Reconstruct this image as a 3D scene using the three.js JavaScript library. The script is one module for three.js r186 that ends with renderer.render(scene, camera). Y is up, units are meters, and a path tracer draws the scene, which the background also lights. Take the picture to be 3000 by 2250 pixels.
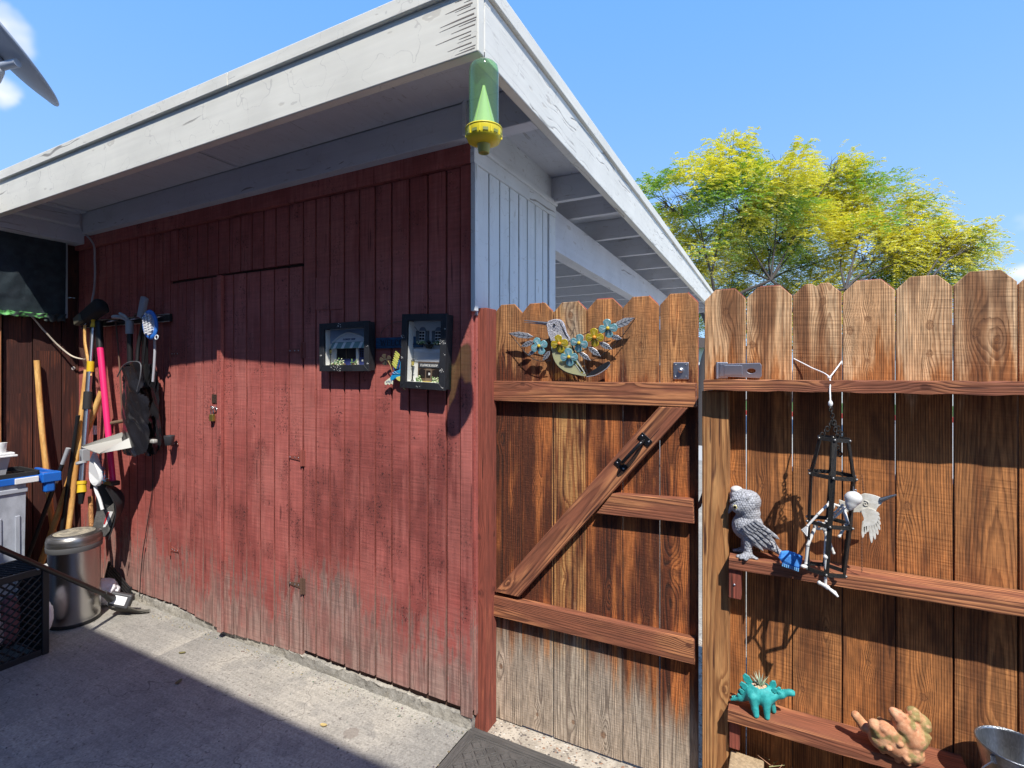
import * as THREE from 'three';
import { mergeGeometries, mergeVertices } from 'three/addons/utils/BufferGeometryUtils.js';
import { RoundedBoxGeometry } from 'three/addons/geometries/RoundedBoxGeometry.js';
import { MarchingCubes } from 'three/addons/objects/MarchingCubes.js';
import { TextGeometry } from 'three/addons/geometries/TextGeometry.js';
import { FontLoader } from 'three/addons/loaders/FontLoader.js';

// ---------------------------------------------------------------- camera, sky, sun, exposure
// The shed wall runs along x; it faces +z, towards the camera. Metres, y up, patio at y = 0.
const scene = new THREE.Scene();
const EYE = 1.56, YAW = 27.6 * Math.PI / 180;
const camera = new THREE.PerspectiveCamera(2 * Math.atan(1125 / 1489) * 180 / Math.PI, 4 / 3, 0.05, 900);
camera.position.set(0, EYE, 0);
camera.rotation.y = YAW;
camera.setViewOffset(3000, 2250, 0, 40, 3000, 2250);   // lens shift: the horizon lies a little above the middle
camera.updateProjectionMatrix();
scene.add(camera);

const renderer = new THREE.WebGLRenderer({ antialias: true });
renderer.setSize(1024, 768);
renderer.toneMapping = THREE.LinearToneMapping;
renderer.toneMappingExposure = 1.36;
renderer.outputColorSpace = THREE.SRGBColorSpace;
renderer.shadowMap.enabled = true;
renderer.shadowMap.type = THREE.PCFSoftShadowMap;

const TO_SUN = new THREE.Vector3(0.42, 0.911, 0.5).normalize();
const sun = new THREE.DirectionalLight(new THREE.Color(1.0, 0.955, 0.88), 4.4);
sun.position.copy(TO_SUN).multiplyScalar(40).add(new THREE.Vector3(-1.5, 0, -3));
sun.target.position.set(-1.5, 0, -3);
sun.castShadow = true;
sun.shadow.mapSize.set(4096, 4096);
Object.assign(sun.shadow.camera, { left: -18, right: 18, top: 18, bottom: -18, near: 1, far: 90 });
sun.shadow.bias = -0.0003;
sun.shadow.normalBias = 0.003;
scene.add(sun, sun.target);

// seeded random numbers and lattice noise
function rng(seed) { let a = seed >>> 0; return () => { a = (a + 0x6D2B79F5) | 0; let t = Math.imul(a ^ (a >>> 15), 1 | a); t = (t + Math.imul(t ^ (t >>> 7), 61 | t)) ^ t; return ((t ^ (t >>> 14)) >>> 0) / 4294967296; }; }
const NT = new Float32Array(65536); { const r = rng(77); for (let i = 0; i < 65536; i++) NT[i] = r() * 2 - 1; }
function vn(x, y) {            // value noise, -1..1, repeats every 256
  const xi = Math.floor(x), yi = Math.floor(y); let fx = x - xi, fy = y - yi;
  fx = fx * fx * (3 - 2 * fx); fy = fy * fy * (3 - 2 * fy);
  const x0 = xi & 255, x1 = (xi + 1) & 255, y0 = (yi & 255) << 8, y1 = ((yi + 1) & 255) << 8;
  const a = NT[y0 + x0], b = NT[y0 + x1], c = NT[y1 + x0], d = NT[y1 + x1];
  return a + (b - a) * fx + (c - a + (a - b - c + d) * fx) * fy;
}
const fbm = (x, y, o = 4) => { let s = 0, a = 0.5; for (let i = 0; i < o; i++) { s += a * vn(x, y); x = x * 2.03 + 17.3; y = y * 2.03 + 9.1; a *= 0.5; } return s; };
const sst = (a, b, x) => { const t = Math.min(1, Math.max(0, (x - a) / (b - a))); return t * t * (3 - 2 * t); };
const lerp = (a, b, t) => a + (b - a) * t;
const mix3 = (a, b, t) => [a[0] + (b[0] - a[0]) * t, a[1] + (b[1] - a[1]) * t, a[2] + (b[2] - a[2]) * t];

{ // the sky: clear blue air with a few fair-weather clouds low down
  const W = 1536, H = 768, data = new Float32Array(W * H * 4);
  // cumulus groups: azimuth and elevation (radians), half sizes; they go on all round
  const groups = [[-2.865, 0.435, 0.062, 0.045], [-2.85, 0.375, 0.03, 0.03], [-1.255, 0.205, 0.05, 0.028], [-1.245, 0.130, 0.055, 0.022], [-1.315, 0.187, 0.02, 0.012]];
  const r = rng(5);
  for (let i = 0; i < 26; i++) { const az = -1.0 + 4.15 * r(); groups.push([az, 0.08 + r() * 0.5, 0.06 + r() * 0.1, 0.03 + r() * 0.04]); }
  for (let j = 0; j < H; j++) {
    const el = ((j + 0.5) / H - 0.5) * Math.PI, s = Math.max(0, Math.sin(el));
    const k = Math.pow(1 - s, 2.6);
    const base = el >= 0 ? mix3([0.115, 0.325, 0.82], [0.42, 0.64, 0.92], k) : [0.25, 0.24, 0.22];
    for (let i = 0; i < W; i++) {
      const az = ((i + 0.5) / W - 0.5) * 2 * Math.PI; let c = base;
      if (el > 0.02) {
        let m = 0;
        for (const g of groups) { let d = Math.abs(az - g[0]); if (d > Math.PI) d = 2 * Math.PI - d; const q = 1 - (d / g[2]) ** 2 - ((el - g[1]) / g[3]) ** 2; if (q > m) m = q; }
        if (m > 0) { const n = fbm(az * 22 + 40, el * 30 + 11, 5); const a = sst(0.10, 0.95, m * 0.8 + n * 1.15); if (a > 0) c = mix3(base, mix3([0.50, 0.60, 0.76], [0.80, 0.82, 0.86], sst(-0.3, 0.5, fbm(az * 30 + 3, el * 40 + 1, 3) + m * 0.4)), a * 0.95); }
      }
      const o = (j * W + i) * 4; data[o] = c[0]; data[o + 1] = c[1]; data[o + 2] = c[2]; data[o + 3] = 1;
    }
  }
  const sky = new THREE.DataTexture(data, W, H, THREE.RGBAFormat, THREE.FloatType);
  sky.mapping = THREE.EquirectangularReflectionMapping; sky.magFilter = THREE.LinearFilter; sky.minFilter = THREE.LinearFilter; sky.needsUpdate = true;
  scene.background = sky; scene.environment = sky;
}

// ---------------------------------------------------------------- textures
function texPair(w, h, fn, wantBump = true) {       // fn(i, j) -> [r, g, b (sRGB 0-255), height 0..1]
  const c = new Uint8Array(w * h * 4), b = wantBump ? new Uint8Array(w * h * 4) : null;
  for (let j = 0; j < h; j++) for (let i = 0; i < w; i++) {
    const p = fn(i, j), o = (j * w + i) * 4;
    c[o] = Math.max(0, Math.min(255, p[0])); c[o + 1] = Math.max(0, Math.min(255, p[1])); c[o + 2] = Math.max(0, Math.min(255, p[2])); c[o + 3] = 255;
    if (b) { const v = Math.max(0, Math.min(255, p[3] * 255)); b[o] = b[o + 1] = b[o + 2] = v; b[o + 3] = 255; }
  }
  const mk = (d, srgb) => { const t = new THREE.DataTexture(d, w, h, THREE.RGBAFormat); t.wrapS = t.wrapT = THREE.RepeatWrapping; t.magFilter = THREE.LinearFilter; t.minFilter = THREE.LinearMipmapLinearFilter; t.generateMipmaps = true; t.anisotropy = 8; if (srgb) t.colorSpace = THREE.SRGBColorSpace; t.needsUpdate = true; return t; };
  return { map: mk(c, true), bump: b ? mk(b, false) : null };
}
// board seen on its face: growth rings of a log cut lengthwise, deflected round knots. Returns latewood 0..1, knot 0..1, knot ring, fibre
function woodAt(x, y, p) {
  const cx = p.cx + p.tilt * y + 0.006 * vn(y * 1.7 + p.s, p.s * 3.1), d = p.d + p.dt * y + 0.010 * vn(y * 1.3 + 5 * p.s, p.s);
  let r = Math.sqrt((x - cx) * (x - cx) + d * d), kn = 0, kr = 0;
  for (const k of p.knots) {
    const dx = x - k[0], dy = (y - k[1]) * 0.42, q2 = (dx * dx + dy * dy) / (k[2] * k[2] * 5.5);
    if (q2 < 9) r += k[2] * 1.35 * Math.exp(-q2) * (k[3] || 1);
    const dk = Math.sqrt(dx * dx * 1.2 + (y - k[1]) * (y - k[1]) * 0.62) + 0.0022 * vn(x * 150 + p.s, y * 150) + 0.0012 * vn(x * 420, y * 380 + p.s);
    if (dk < k[2] * 1.25) { kn = Math.max(kn, sst(k[2] * 1.25, k[2] * 0.7, dk)); kr = (0.5 + 0.5 * Math.sin(dk * 1500 + 2 * vn(x * 90, y * 90))) * 0.6 + 0.4 * sst(k[2] * 0.5, k[2] * 0.95, dk); }
  }
  const t = r * p.f + 0.28 * vn(x * 60 + p.s * 7, y * 2.2) + 0.10 * vn(x * 220, y * 9 + p.s);
  const f = t - Math.floor(t);
  const late = sst(0.35, 0.86, f) * (1 - sst(0.90, 1.0, f));
  const fibre = 0.6 * vn(x * 900 + p.s, y * 14) + 0.4 * vn(x * 420, y * 45 + p.s);
  return [late, kn, kr, fibre];
}
function boardParams(seed, w, nk) {
  const r = rng(seed * 977 + 13), knots = [];
  for (let i = 0; i < nk; i++) knots.push([w * (0.18 + 0.64 * r()), 0.08 + r() * 1.75, 0.005 + 0.007 * r(), r() < 0.5 ? 1 : -1]);
  return { cx: w * (0.15 + 0.7 * r()), tilt: (r() - 0.5) * 0.03, d: 0.012 + 0.05 * r(), dt: (r() - 0.5) * 0.035, f: 125 + 170 * r(), s: seed * 1.37, knots };
}
const BW = 0.145;                                   // one fence board and its gap
// gate boards: six columns. Stained cedar, the stain burnt dark in streaks, worn back to grey wood near the ground
const gateBoards = [0, 1, 2, 3, 4, 5].map((k) => boardParams(11 + k, BW, 3));
gateBoards[2].knots = [[0.078, 1.80, 0.012, 1], [0.06, 0.98, 0.009, 1], [0.09, 0.10, 0.008, -1], [0.05, 0.7, 0.006, 1]];
gateBoards[0].knots = [[0.045, 1.66, 0.007, 1], [0.04, 1.26, 0.008, 1], [0.1, 1.0, 0.006, -1], [0.04, 0.24, 0.009, -1]];
gateBoards[5].knots = [[0.055, 0.80, 0.012, 1], [0.08, 1.3, 0.006, -1]];
gateBoards[4].knots = [[0.07, 1.67, 0.008, 1], [0.09, 0.6, 0.009, -1], [0.04, 1.33, 0.008, 1], [0.075, 1.15, 0.006, 1]];
gateBoards[1].knots = [[0.075, 1.64, 0.007, 1], [0.06, 1.55, 0.006, -1], [0.06, 1.28, 0.008, 1], [0.07, 1.06, 0.009, 1], [0.075, 0.08, 0.007, 1]];
const gateDark = [0.80, 0.70, 0.26, 0.62, 0.56, 0.60];
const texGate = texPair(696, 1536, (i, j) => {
  const k = Math.min(5, Math.floor(i / 116)), x = (i / 116 - k) * BW, y = j / 768, p = gateBoards[k];
  const [late, kn, kr, fib] = woodAt(x, y, p);
  const streak = fbm(x * 34 + k * 9, y * 2.0 + k * 3, 4), blot = fbm(x * 16 + k * 5, y * 6 + k * 7, 4), fine = fbm(x * 130 + k, y * 22 + k, 3), speck = vn(x * 620, y * 260 + k * 31);
  let dark = sst(-0.34, 0.40, streak * 1.1 + (gateDark[k] - 0.54) * 1.1 + blot * 0.55 + fine * 0.25);
  // where the stain has weathered off the board ends: a ragged edge along the grain
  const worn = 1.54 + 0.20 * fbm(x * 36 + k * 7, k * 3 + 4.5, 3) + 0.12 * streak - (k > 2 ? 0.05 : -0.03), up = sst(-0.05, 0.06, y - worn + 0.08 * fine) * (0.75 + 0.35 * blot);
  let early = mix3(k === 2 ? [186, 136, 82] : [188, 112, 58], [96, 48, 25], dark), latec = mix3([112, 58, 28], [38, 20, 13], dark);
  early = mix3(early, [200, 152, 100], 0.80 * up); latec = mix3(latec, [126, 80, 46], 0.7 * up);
  if (k === 2) { const g = sst(0.06, -0.04, Math.hypot((x - 0.095) * 1.4, (y - 1.77) * 0.45) - 0.06 + 0.08 * blot); early = mix3(early, [163, 148, 130], 0.85 * g); latec = mix3(latec, [108, 95, 82], 0.85 * g); }
  // bare grey wood below: its edge runs up and down the grain
  const edge = 0.46 + 0.18 * fbm(x * 34 + k * 11, k * 4 + 1.5, 3) + (k === 5 ? -0.20 : k === 4 ? -0.08 : 0) + 0.10 * streak;
  const grey = sst(0.10, -0.16, y - edge + 0.07 * fine);
  early = mix3(early, [184, 170, 152], grey * 0.92); latec = mix3(latec, [116, 102, 90], grey * 0.92);
  let c = mix3(early, latec, late * 0.70); const v = 1 + fib * 0.20 + fine * 0.22; c = [c[0] * v, c[1] * v, c[2] * v];
  if (kn > 0) c = mix3(c, mix3(mix3(early, [150, 88, 46], 0.5), mix3(latec, [52, 30, 20], 0.5), kr), kn * 0.8);
  if (speck > 0.80) c = mix3(c, [206, 150, 92], 0.32 * (1 - grey)); else if (speck < -0.86) c = mix3(c, [40, 24, 16], 0.35);
  return [c[0], c[1], c[2], 0.62 - 0.40 * late + 0.16 * fib + 0.14 * vn(x * 40, y * 300 + k) + 0.10 * fine - kn * 0.15];
});
// fence boards: eight columns, lighter at the top, browner below
const fenceBoards = [0, 1, 2, 3, 4, 5, 6, 7].map((k) => boardParams(41 + k, BW, 3));
fenceBoards[0].knots = [[0.075, 1.78, 0.013, 1], [0.1, 1.2, 0.007, 1]];
fenceBoards[1].knots = [[0.02, 1.66, 0.010, -1], [0.05, 1.16, 0.007, 1], [0.1, 0.42, 0.008, 1]];
fenceBoards[2].knots = [[0.09, 1.80, 0.012, 1], [0.03, 0.48, 0.008, 1], [0.1, 0.7, 0.007, -1]]; fenceBoards[2].d = 0.008;
fenceBoards[3].knots = [[0.07, 1.735, 0.008, 1], [0.02, 1.70, 0.011, 1], [0.07, 1.60, 0.006, 1], [0.09, 1.03, 0.008, 1], [0.07, 0.62, 0.007, 1]];
fenceBoards[4].knots = [[0.085, 1.71, 0.011, 1], [0.085, 1.62, 0.009, 1], [0.03, 1.14, 0.012, 1], [0.07, 0.55, 0.011, -1]]; fenceBoards[4].d = 0.010;
fenceBoards[5].knots = [[0.05, 1.68, 0.013, -1], [0.1, 1.66, 0.010, -1], [0.08, 0.47, 0.009, 1]];
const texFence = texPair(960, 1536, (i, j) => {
  const k = Math.min(7, Math.floor(i / 120)), x = (i / 120 - k) * BW, y = j / 768, p = fenceBoards[k];
  const [late, kn, kr, fib] = woodAt(x, y, p);
  const streak = fbm(x * 18 + k * 9, y * 1.3 + k * 3, 3), blot = fbm(x * 13 + k * 5, y * 5 + k * 7, 4), fine = fbm(x * 120 + k, y * 20 + k, 3);
  // grey-tan bare wood at the board ends, its edge running up and down the grain
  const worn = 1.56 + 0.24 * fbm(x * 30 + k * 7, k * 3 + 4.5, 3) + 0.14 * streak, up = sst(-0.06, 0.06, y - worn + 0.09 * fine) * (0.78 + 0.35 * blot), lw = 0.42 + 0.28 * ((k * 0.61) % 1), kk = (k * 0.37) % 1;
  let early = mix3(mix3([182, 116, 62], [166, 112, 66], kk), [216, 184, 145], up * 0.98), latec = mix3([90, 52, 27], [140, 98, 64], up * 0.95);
  const dark = sst(0.0, 0.5, streak + blot * 0.5); early = mix3(early, [108, 64, 34], dark * 0.75); latec = mix3(latec, [56, 32, 19], dark * 0.7);
  let c = mix3(early, latec, late * lw); const v = 1 + fib * 0.20 + fine * 0.20; c = [c[0] * v, c[1] * v, c[2] * v];
  if (kn > 0) c = mix3(c, mix3(mix3(early, [156, 104, 62], 0.4), mix3(latec, [70, 42, 27], 0.6), kr), kn * 0.8);
  const saw = vn(x * 7 + k, y * 230 + 12 * x + k * 9) * (0.55 + 0.45 * vn(x * 9, y * 3 + k)); const w = 1 + saw * 0.045; c = [c[0] * w, c[1] * w, c[2] * w];
  return [c[0], c[1], c[2], 0.6 - 0.36 * late + 0.14 * fib + 0.22 * saw - kn * 0.15];
});
// rails, shelves and posts: red-brown stained lumber, grain along v (2 m), 0.5 m across
const railP = [0, 1, 2, 3].map((k) => boardParams(71 + k, 0.125, 2));
function lumber(cols, stain, wear) {
  return texPair(512, 1024, (i, j) => {
    const k = Math.min(3, i >> 7), x = ((i & 127) / 128) * 0.125, y = j / 512, p = railP[k];
    const [late, kn, kr, fib] = woodAt(x, y, p); const blot = fbm(x * 15 + k * 5, y * 4 + k * 7, 4), fine = fbm(x * 90 + k, y * 12, 2);
    let c = mix3(cols[0], cols[1], late * 0.75); c = mix3(c, stain, sst(-0.25, 0.25, blot + wear)); c = mix3(c, cols[1], late * 0.42);
    const v = 1 + fib * 0.14 + fine * 0.16; c = [c[0] * v, c[1] * v, c[2] * v];
    if (kn > 0) c = mix3(c, mix3(cols[1], [70, 38, 26], 0.5 * kr), kn * 0.8);
    const crack = sst(0.62, 0.8, vn(x * 160 + k * 7, y * 5 + k)) * sst(0.1, 0.5, vn(x * 30, y * 7 + k * 3)); c = mix3(c, [58, 30, 22], crack * 0.75);
    return [c[0], c[1], c[2], 0.62 - 0.3 * late + 0.14 * fib - 0.4 * crack];
  });
}
const texRail = lumber([[186, 124, 82], [96, 54, 36]], [140, 84, 60], -0.04);
const texPost = lumber([[186, 136, 86], [126, 80, 44]], [168, 116, 70], -0.1);
const texRedPost = lumber([[168, 94, 70], [100, 50, 40]], [142, 74, 58], 0.35);
const texDark = lumber([[98, 52, 36], [48, 24, 19]], [66, 33, 26], 0.12);
// red painted plywood siding, 3.6 m x 2.6 m, (x + 4.7, y). Paint worn off in places, most of all along the foot
const texRed = texPair(1408, 1088, (i, j) => {
  const x = i / 1408 * 3.6, y = j / 1088 * 2.6;
  const n1 = fbm(x * 3 + 2, y * 3 + 5, 4), n2 = fbm(x * 14, y * 7 + 3, 4), n3 = fbm(x * 60 + 9, y * 26, 3), grain = fbm(x * 120, y * 7, 3), saw = vn(x * 9 + 3, y * 150) * 0.6 + vn(x * 22, y * 300 + 7) * 0.4;
  let c = mix3([175, 95, 86], [153, 77, 69], sst(-0.4, 0.45, n1 + 0.4 * n3));
  // old dirt and scuffs, worst at hand and knee height beside the gate
  const zone = 0.30 * Math.exp(-(((y - 0.98) / 0.28) ** 2)) * sst(1.5, 3.2, x) + 0.16 * Math.exp(-(((y - 0.62) / 0.22) ** 2)) * sst(0.8, 2.6, x);
  const scuff = sst(0.10, 0.75, n2 * 0.40 + zone * 1.9 + n1 * 0.25), dots = vn(x * 230, y * 170 + 3) + 0.5 * n2;
  c = mix3(c, [104, 48, 42], scuff * 0.68); if (dots > 0.72 && (scuff > 0.25 || n2 > 0.22)) c = mix3(c, [58, 30, 28], 0.7 * sst(0.72, 0.85, dots));
  // bare wood: ragged edge at the foot, higher to the right
  const bd = Math.floor((x - 0.067) / 0.1016), bj = NT[(bd * 37 + 900) & 65535];
  const foot = 0.30 + 0.08 * sst(0.8, 2.4, x) + 0.14 * bj + 0.26 * fbm(x * 5 + 3, 2.5 + y, 3) + 0.20 * grain;
  let bare = sst(0.12, -0.10, y - foot + 0.16 * n3) * (0.85 + 0.5 * n2);
  const faded = sst(0.02, 0.34, fbm(x * 7 + 5, y * 2.2 + 8, 4) + 0.25 * grain); c = mix3(c, [188, 118, 106], faded * 0.35);
  c = mix3(c, mix3([168, 140, 128], [118, 96, 88], sst(-0.2, 0.3, grain)), Math.min(1, Math.max(0, bare)) * 0.88);
  const check = sst(0.52, 0.66, vn(x * 260, y * 5 + 1)) * sst(0.45, 0.8, vn(x * 17 + 4, y * 4)); c = mix3(c, [84, 38, 34], check * 0.6);
  const fleck = vn(x * 330, y * 330); if (fleck > 0.93 && n2 > 0.05) c = mix3(c, [205, 176, 166], 0.6);
  const v = 1 + saw * 0.075 + 0.09 * grain + 0.05 * n3; c = [c[0] * v, c[1] * v, c[2] * v];
  return [c[0], c[1], c[2], 0.5 + 0.22 * saw + 0.12 * grain - 0.4 * check - 0.2 * bare * (0.5 + grain)];
});
// white paint on old lumber, grain along v (2 m), 1 m across. crack = how far the paint has split along the grain
function whitePaint(base, crack, seed) {
  return texPair(512, 1024, (i, j) => {
    const x = i / 512, y = j / 512; const g = fbm(x * 60 + seed, y * 3 + seed, 3), n = fbm(x * 6 + seed, y * 6, 4), n3 = fbm(x * 34 + seed, y * 20, 3);
    let c = [base[0], base[1], base[2]]; const d = 1 + 0.045 * n + 0.025 * g; c = [c[0] * d, c[1] * d, c[2] * (d - 0.004)];
    const wob = 0.02 * vn(y * 9, x * 3 + seed);
    const cr = sst(0.60 - crack * 0.25, 0.84 - crack * 0.25, vn((x + wob) * 150 + seed * 5, y * 2.6 + 0.6 * vn(x * 40, y * 9) + seed)) * sst(0.50 - crack * 1.6, 0.80 - crack, vn(x * 9 + seed, y * 1.5 + 2) + 0.30 * n3);
    c = mix3(c, [132, 126, 118], cr * 0.8);
    const flake = sst(0.62 - crack * 0.3, 0.70 - crack * 0.3, fbm(x * 26 + seed * 3, y * 9, 4) + 0.25 * n); c = mix3(c, [168, 160, 148], flake * 0.35);
    const line = Math.abs(fbm(x * 9 + seed, y * 9 + 4, 3)); if (line < 0.008) c = mix3(c, [176, 172, 164], 0.4);
    return [c[0], c[1], c[2], 0.7 + 0.08 * g - 0.55 * cr - 0.2 * flake + 0.05 * n3];
  });
}
const texWhite = whitePaint([224, 221, 209], 0.0, 3), texCracked = whitePaint([224, 222, 212], 0.5, 8), texSideWhite = whitePaint([222, 224, 224], 0.10, 13);
// broom-finished concrete, 3 m square
const texConc = texPair(1152, 1152, (i, j) => {
  const x = i / 1152 * 3, y = j / 1152 * 3; const n = fbm(x * 2.2 + 1, y * 2.2 + 8, 5), m = fbm(x * 9, y * 9 + 3, 4), f = vn(x * 190, y * 190) * 0.6 + vn(x * 420, y * 420) * 0.4, br = fbm(x * 10 + 6, y * 150, 2);
  let c = mix3([168, 162, 150], [148, 144, 136], sst(-0.35, 0.35, n)); c = mix3(c, [124, 121, 115], sst(0.12, 0.5, m + n * 0.5) * 0.5);
  const v = 1 + 0.16 * f + 0.08 * br + 0.07 * m; c = [c[0] * v, c[1] * v, c[2] * v];
  const ck = Math.abs(fbm(x * 1.3 + 4, y * 1.3 + 2, 5)), stain = sst(0.16, 0.42, fbm(x * 3.1 + 12, y * 3.1 + 4, 4)); if (ck < 0.0022) c = mix3(c, [84, 80, 74], 0.6); c = mix3(c, [130, 125, 116], stain * 0.22);
  const pit = sst(0.66, 0.86, vn(x * 130 + 5, y * 130)); c = mix3(c, [92, 86, 80], pit * 0.55);
  const spot = Math.hypot(x - 1.374, y - 1.383) ; if (spot < 0.034 + 0.004 * vn(x * 90, y * 90)) c = mix3(c, [132, 122, 112], 0.6);
  return [c[0], c[1], c[2], 0.55 + 0.22 * f + 0.16 * br + 0.1 * m - 0.35 * pit];
});
// exposed aggregate, 0.6 m square: pebbles set in pale cement
const texAgg = texPair(512, 512, (() => {
  const r = rng(31), peb = [], cell = new Map();
  for (let k = 0; k < 2600; k++) { const p = [r() * 512, r() * 512, 2 + r() * 4.2, r()]; peb.push(p); for (let a = -1; a <= 1; a++) for (let b = -1; b <= 1; b++) { const key = (((p[0] >> 4) + a + 32) & 31) * 32 + (((p[1] >> 4) + b + 32) & 31); if (!cell.has(key)) cell.set(key, []); cell.get(key).push(p); } }
  return (i, j) => {
    let best = -1, col = null; for (const p of cell.get((i >> 4) * 32 + (j >> 4)) || []) { let dx = Math.abs(i - p[0]), dy = Math.abs(j - p[1]); if (dx > 256) dx = 512 - dx; if (dy > 256) dy = 512 - dy; const q = 1 - Math.hypot(dx, dy * 1.2) / p[2]; if (q > best) { best = q; col = p[3]; } }
    const n = fbm(i / 40, j / 40, 4); let c = mix3([190, 180, 164], [160, 150, 136], sst(-0.4, 0.4, n)), h = 0.4 + 0.1 * n;
    if (best > 0.12) { const q = col < 0.5 ? [176, 166, 150] : col < 0.7 ? [120, 108, 98] : col < 0.82 ? [84, 80, 80] : col < 0.92 ? [205, 198, 186] : [150, 112, 88]; c = mix3(c, q, 0.85); h = 0.5 + 0.5 * Math.sqrt(Math.min(1, best)); }
    return [c[0], c[1], c[2], h];
  };
})());
const grit = (a, b, s, amp = 0.1) => texPair(256, 256, (i, j) => { const n = fbm(i / 24 + s, j / 24, 4), f = vn(i * 0.9, j * 0.9 + s); const c = mix3(a, b, sst(-0.4, 0.4, n)); const v = 1 + amp * f; return [c[0] * v, c[1] * v, c[2] * v, 0.5 + 0.3 * f + 0.3 * n]; });
const texBlackPaint = grit([30, 31, 35], [42, 43, 47], 4), texSoil = grit([92, 74, 56], [60, 47, 36], 9, 0.35), texGrey = grit([150, 150, 152], [92, 93, 97], 2, 0.12), texClay = grit([214, 158, 118], [196, 134, 96], 6, 0.06);
// overlapping feather scales, one tile = 0.05 m, for the moulded owl and the beaten-metal bird

const texScale = texPair(256, 256, (() => {
  const r = rng(57), pts = []; for (let a = 0; a < 9; a++) for (let b = 0; b < 10; b++) pts.push([(a + (b % 2) * 0.5 + 0.25 * (r() - 0.5)) * 256 / 9, (b + 0.25 * (r() - 0.5)) * 25.6, 0.85 + 0.3 * r()]);
  return (i, j) => { let best = -9, tone = 1; for (const p of pts) for (const oy of [0, 256, -256]) { let dx = Math.abs(i - p[0]); if (dx > 128) dx = 256 - dx; const dy = j - p[1] + oy; if (Math.abs(dy) > 34) continue; const q = 1 - Math.hypot(dx / 17, (dy + 4) / (dy < -4 ? 15 : 24)) - dy * 0.012; if (q > best) { best = q; tone = p[2]; } } const h = sst(-0.05, 0.55, best), n = fbm(i / 40, j / 40 + 4, 3), c = mix3([142, 143, 147], [204, 205, 208], Math.min(1, h * 0.8 * tone + 0.35 * n)); const v = 1 + 0.06 * vn(i * 0.7, j * 0.7); return [c[0] * v, c[1] * v, c[2] * v, h]; };
})());

// ---------------------------------------------------------------- helpers
const V = (x, y, z) => new THREE.Vector3(x, y, z);
const lin = (r, g, b) => new THREE.Color().setRGB(r, g, b);
const css = (h) => new THREE.Color(h);
function mat(tex, o = {}) {
  const m = new THREE.MeshStandardMaterial({ roughness: 0.85, ...o });
  if (tex) { m.map = tex.map; if (tex.bump && o.bumpScale !== 0) { m.bumpMap = tex.bump; m.bumpScale = o.bumpScale ?? 0.0012; } }
  return m;
}
const plain = (c, rough = 0.6, o = {}) => new THREE.MeshStandardMaterial({ color: c, roughness: rough, ...o });
const taken = new Map();
function numbered(n) { const k = taken.get(n) || 0; taken.set(n, k + 1); return k ? `${n}_${String(k).padStart(3, '0')}` : n; }
function shadows(o) { o.traverse((q) => { if (q.isMesh) { q.castShadow = true; q.receiveShadow = true; } }); return o; }
function tag(o, label, category, group, kind) { o.userData.label = label; if (category) o.userData.category = category; if (group) o.userData.group = group; if (kind) o.userData.kind = kind; return o; }
function thing(name, label, category, pos = [0, 0, 0], group) { const o = new THREE.Group(); o.name = numbered(name); o.position.set(...pos); scene.add(o); return tag(o, label, category, group); }
function part(name, geo, m, parent) { const o = new THREE.Mesh(Array.isArray(geo) ? join(geo) : geo, m); o.name = name; o.castShadow = o.receiveShadow = true; parent.add(o); return o; }
function single(name, geo, m, label, category, group) { const o = part(numbered(name), geo, m, scene); return tag(o, label, category, group); }
function ground(name, geo, m, label) { const o = part(numbered(name), geo, m, scene); o.userData.kind = 'structure'; o.userData.label = label; return o; }
function clean(g) { g = g.index ? g.toNonIndexed() : g; for (const k of Object.keys(g.attributes)) if (!['position', 'normal', 'uv', 'color'].includes(k)) g.deleteAttribute(k); if (!g.attributes.uv) g.setAttribute('uv', new THREE.BufferAttribute(new Float32Array(g.attributes.position.count * 2), 2)); if (!g.attributes.normal) g.computeVertexNormals(); return g; }
function join(list) { const hasC = list.some((g) => g.attributes.color); const l = list.map((g) => { g = clean(g); if (hasC && !g.attributes.color) g.setAttribute('color', new THREE.BufferAttribute(new Float32Array(g.attributes.position.count * 3).fill(1), 3)); return g; }); return mergeGeometries(l); }
const box = (x0, x1, y0, y1, z0, z1) => new THREE.BoxGeometry(Math.abs(x1 - x0), Math.abs(y1 - y0), Math.abs(z1 - z0)).translate((x0 + x1) / 2, (y0 + y1) / 2, (z0 + z1) / 2);
const rbox = (x0, x1, y0, y1, z0, z1, r = 0.003, s = 1) => new RoundedBoxGeometry(Math.abs(x1 - x0), Math.abs(y1 - y0), Math.abs(z1 - z0), s, Math.min(r, Math.abs(x1 - x0) / 2.1, Math.abs(y1 - y0) / 2.1, Math.abs(z1 - z0) / 2.1)).translate((x0 + x1) / 2, (y0 + y1) / 2, (z0 + z1) / 2);
function rod(a, b, r0, r1 = r0, seg = 12) {
  const p = V(...a), q = V(...b), d = q.clone().sub(p), L = d.length();
  return new THREE.CylinderGeometry(r1, r0, L, seg).translate(0, L / 2, 0).applyQuaternion(new THREE.Quaternion().setFromUnitVectors(V(0, 1, 0), d.normalize())).translate(p.x, p.y, p.z);
}
function tube(pts, r, n = 24, seg = 8, closed = false) { return new THREE.TubeGeometry(new THREE.CatmullRomCurve3(pts.map((p) => V(...p)), closed), n, r, seg, closed); }
const lathe = (prof, seg = 32) => new THREE.LatheGeometry(prof.map((p) => new THREE.Vector2(p[0], p[1])), seg);
const ball = (x, y, z, rx, ry = rx, rz = rx, a = 20, b = 14) => new THREE.SphereGeometry(1, a, b).scale(rx, ry, rz).translate(x, y, z);
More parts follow.
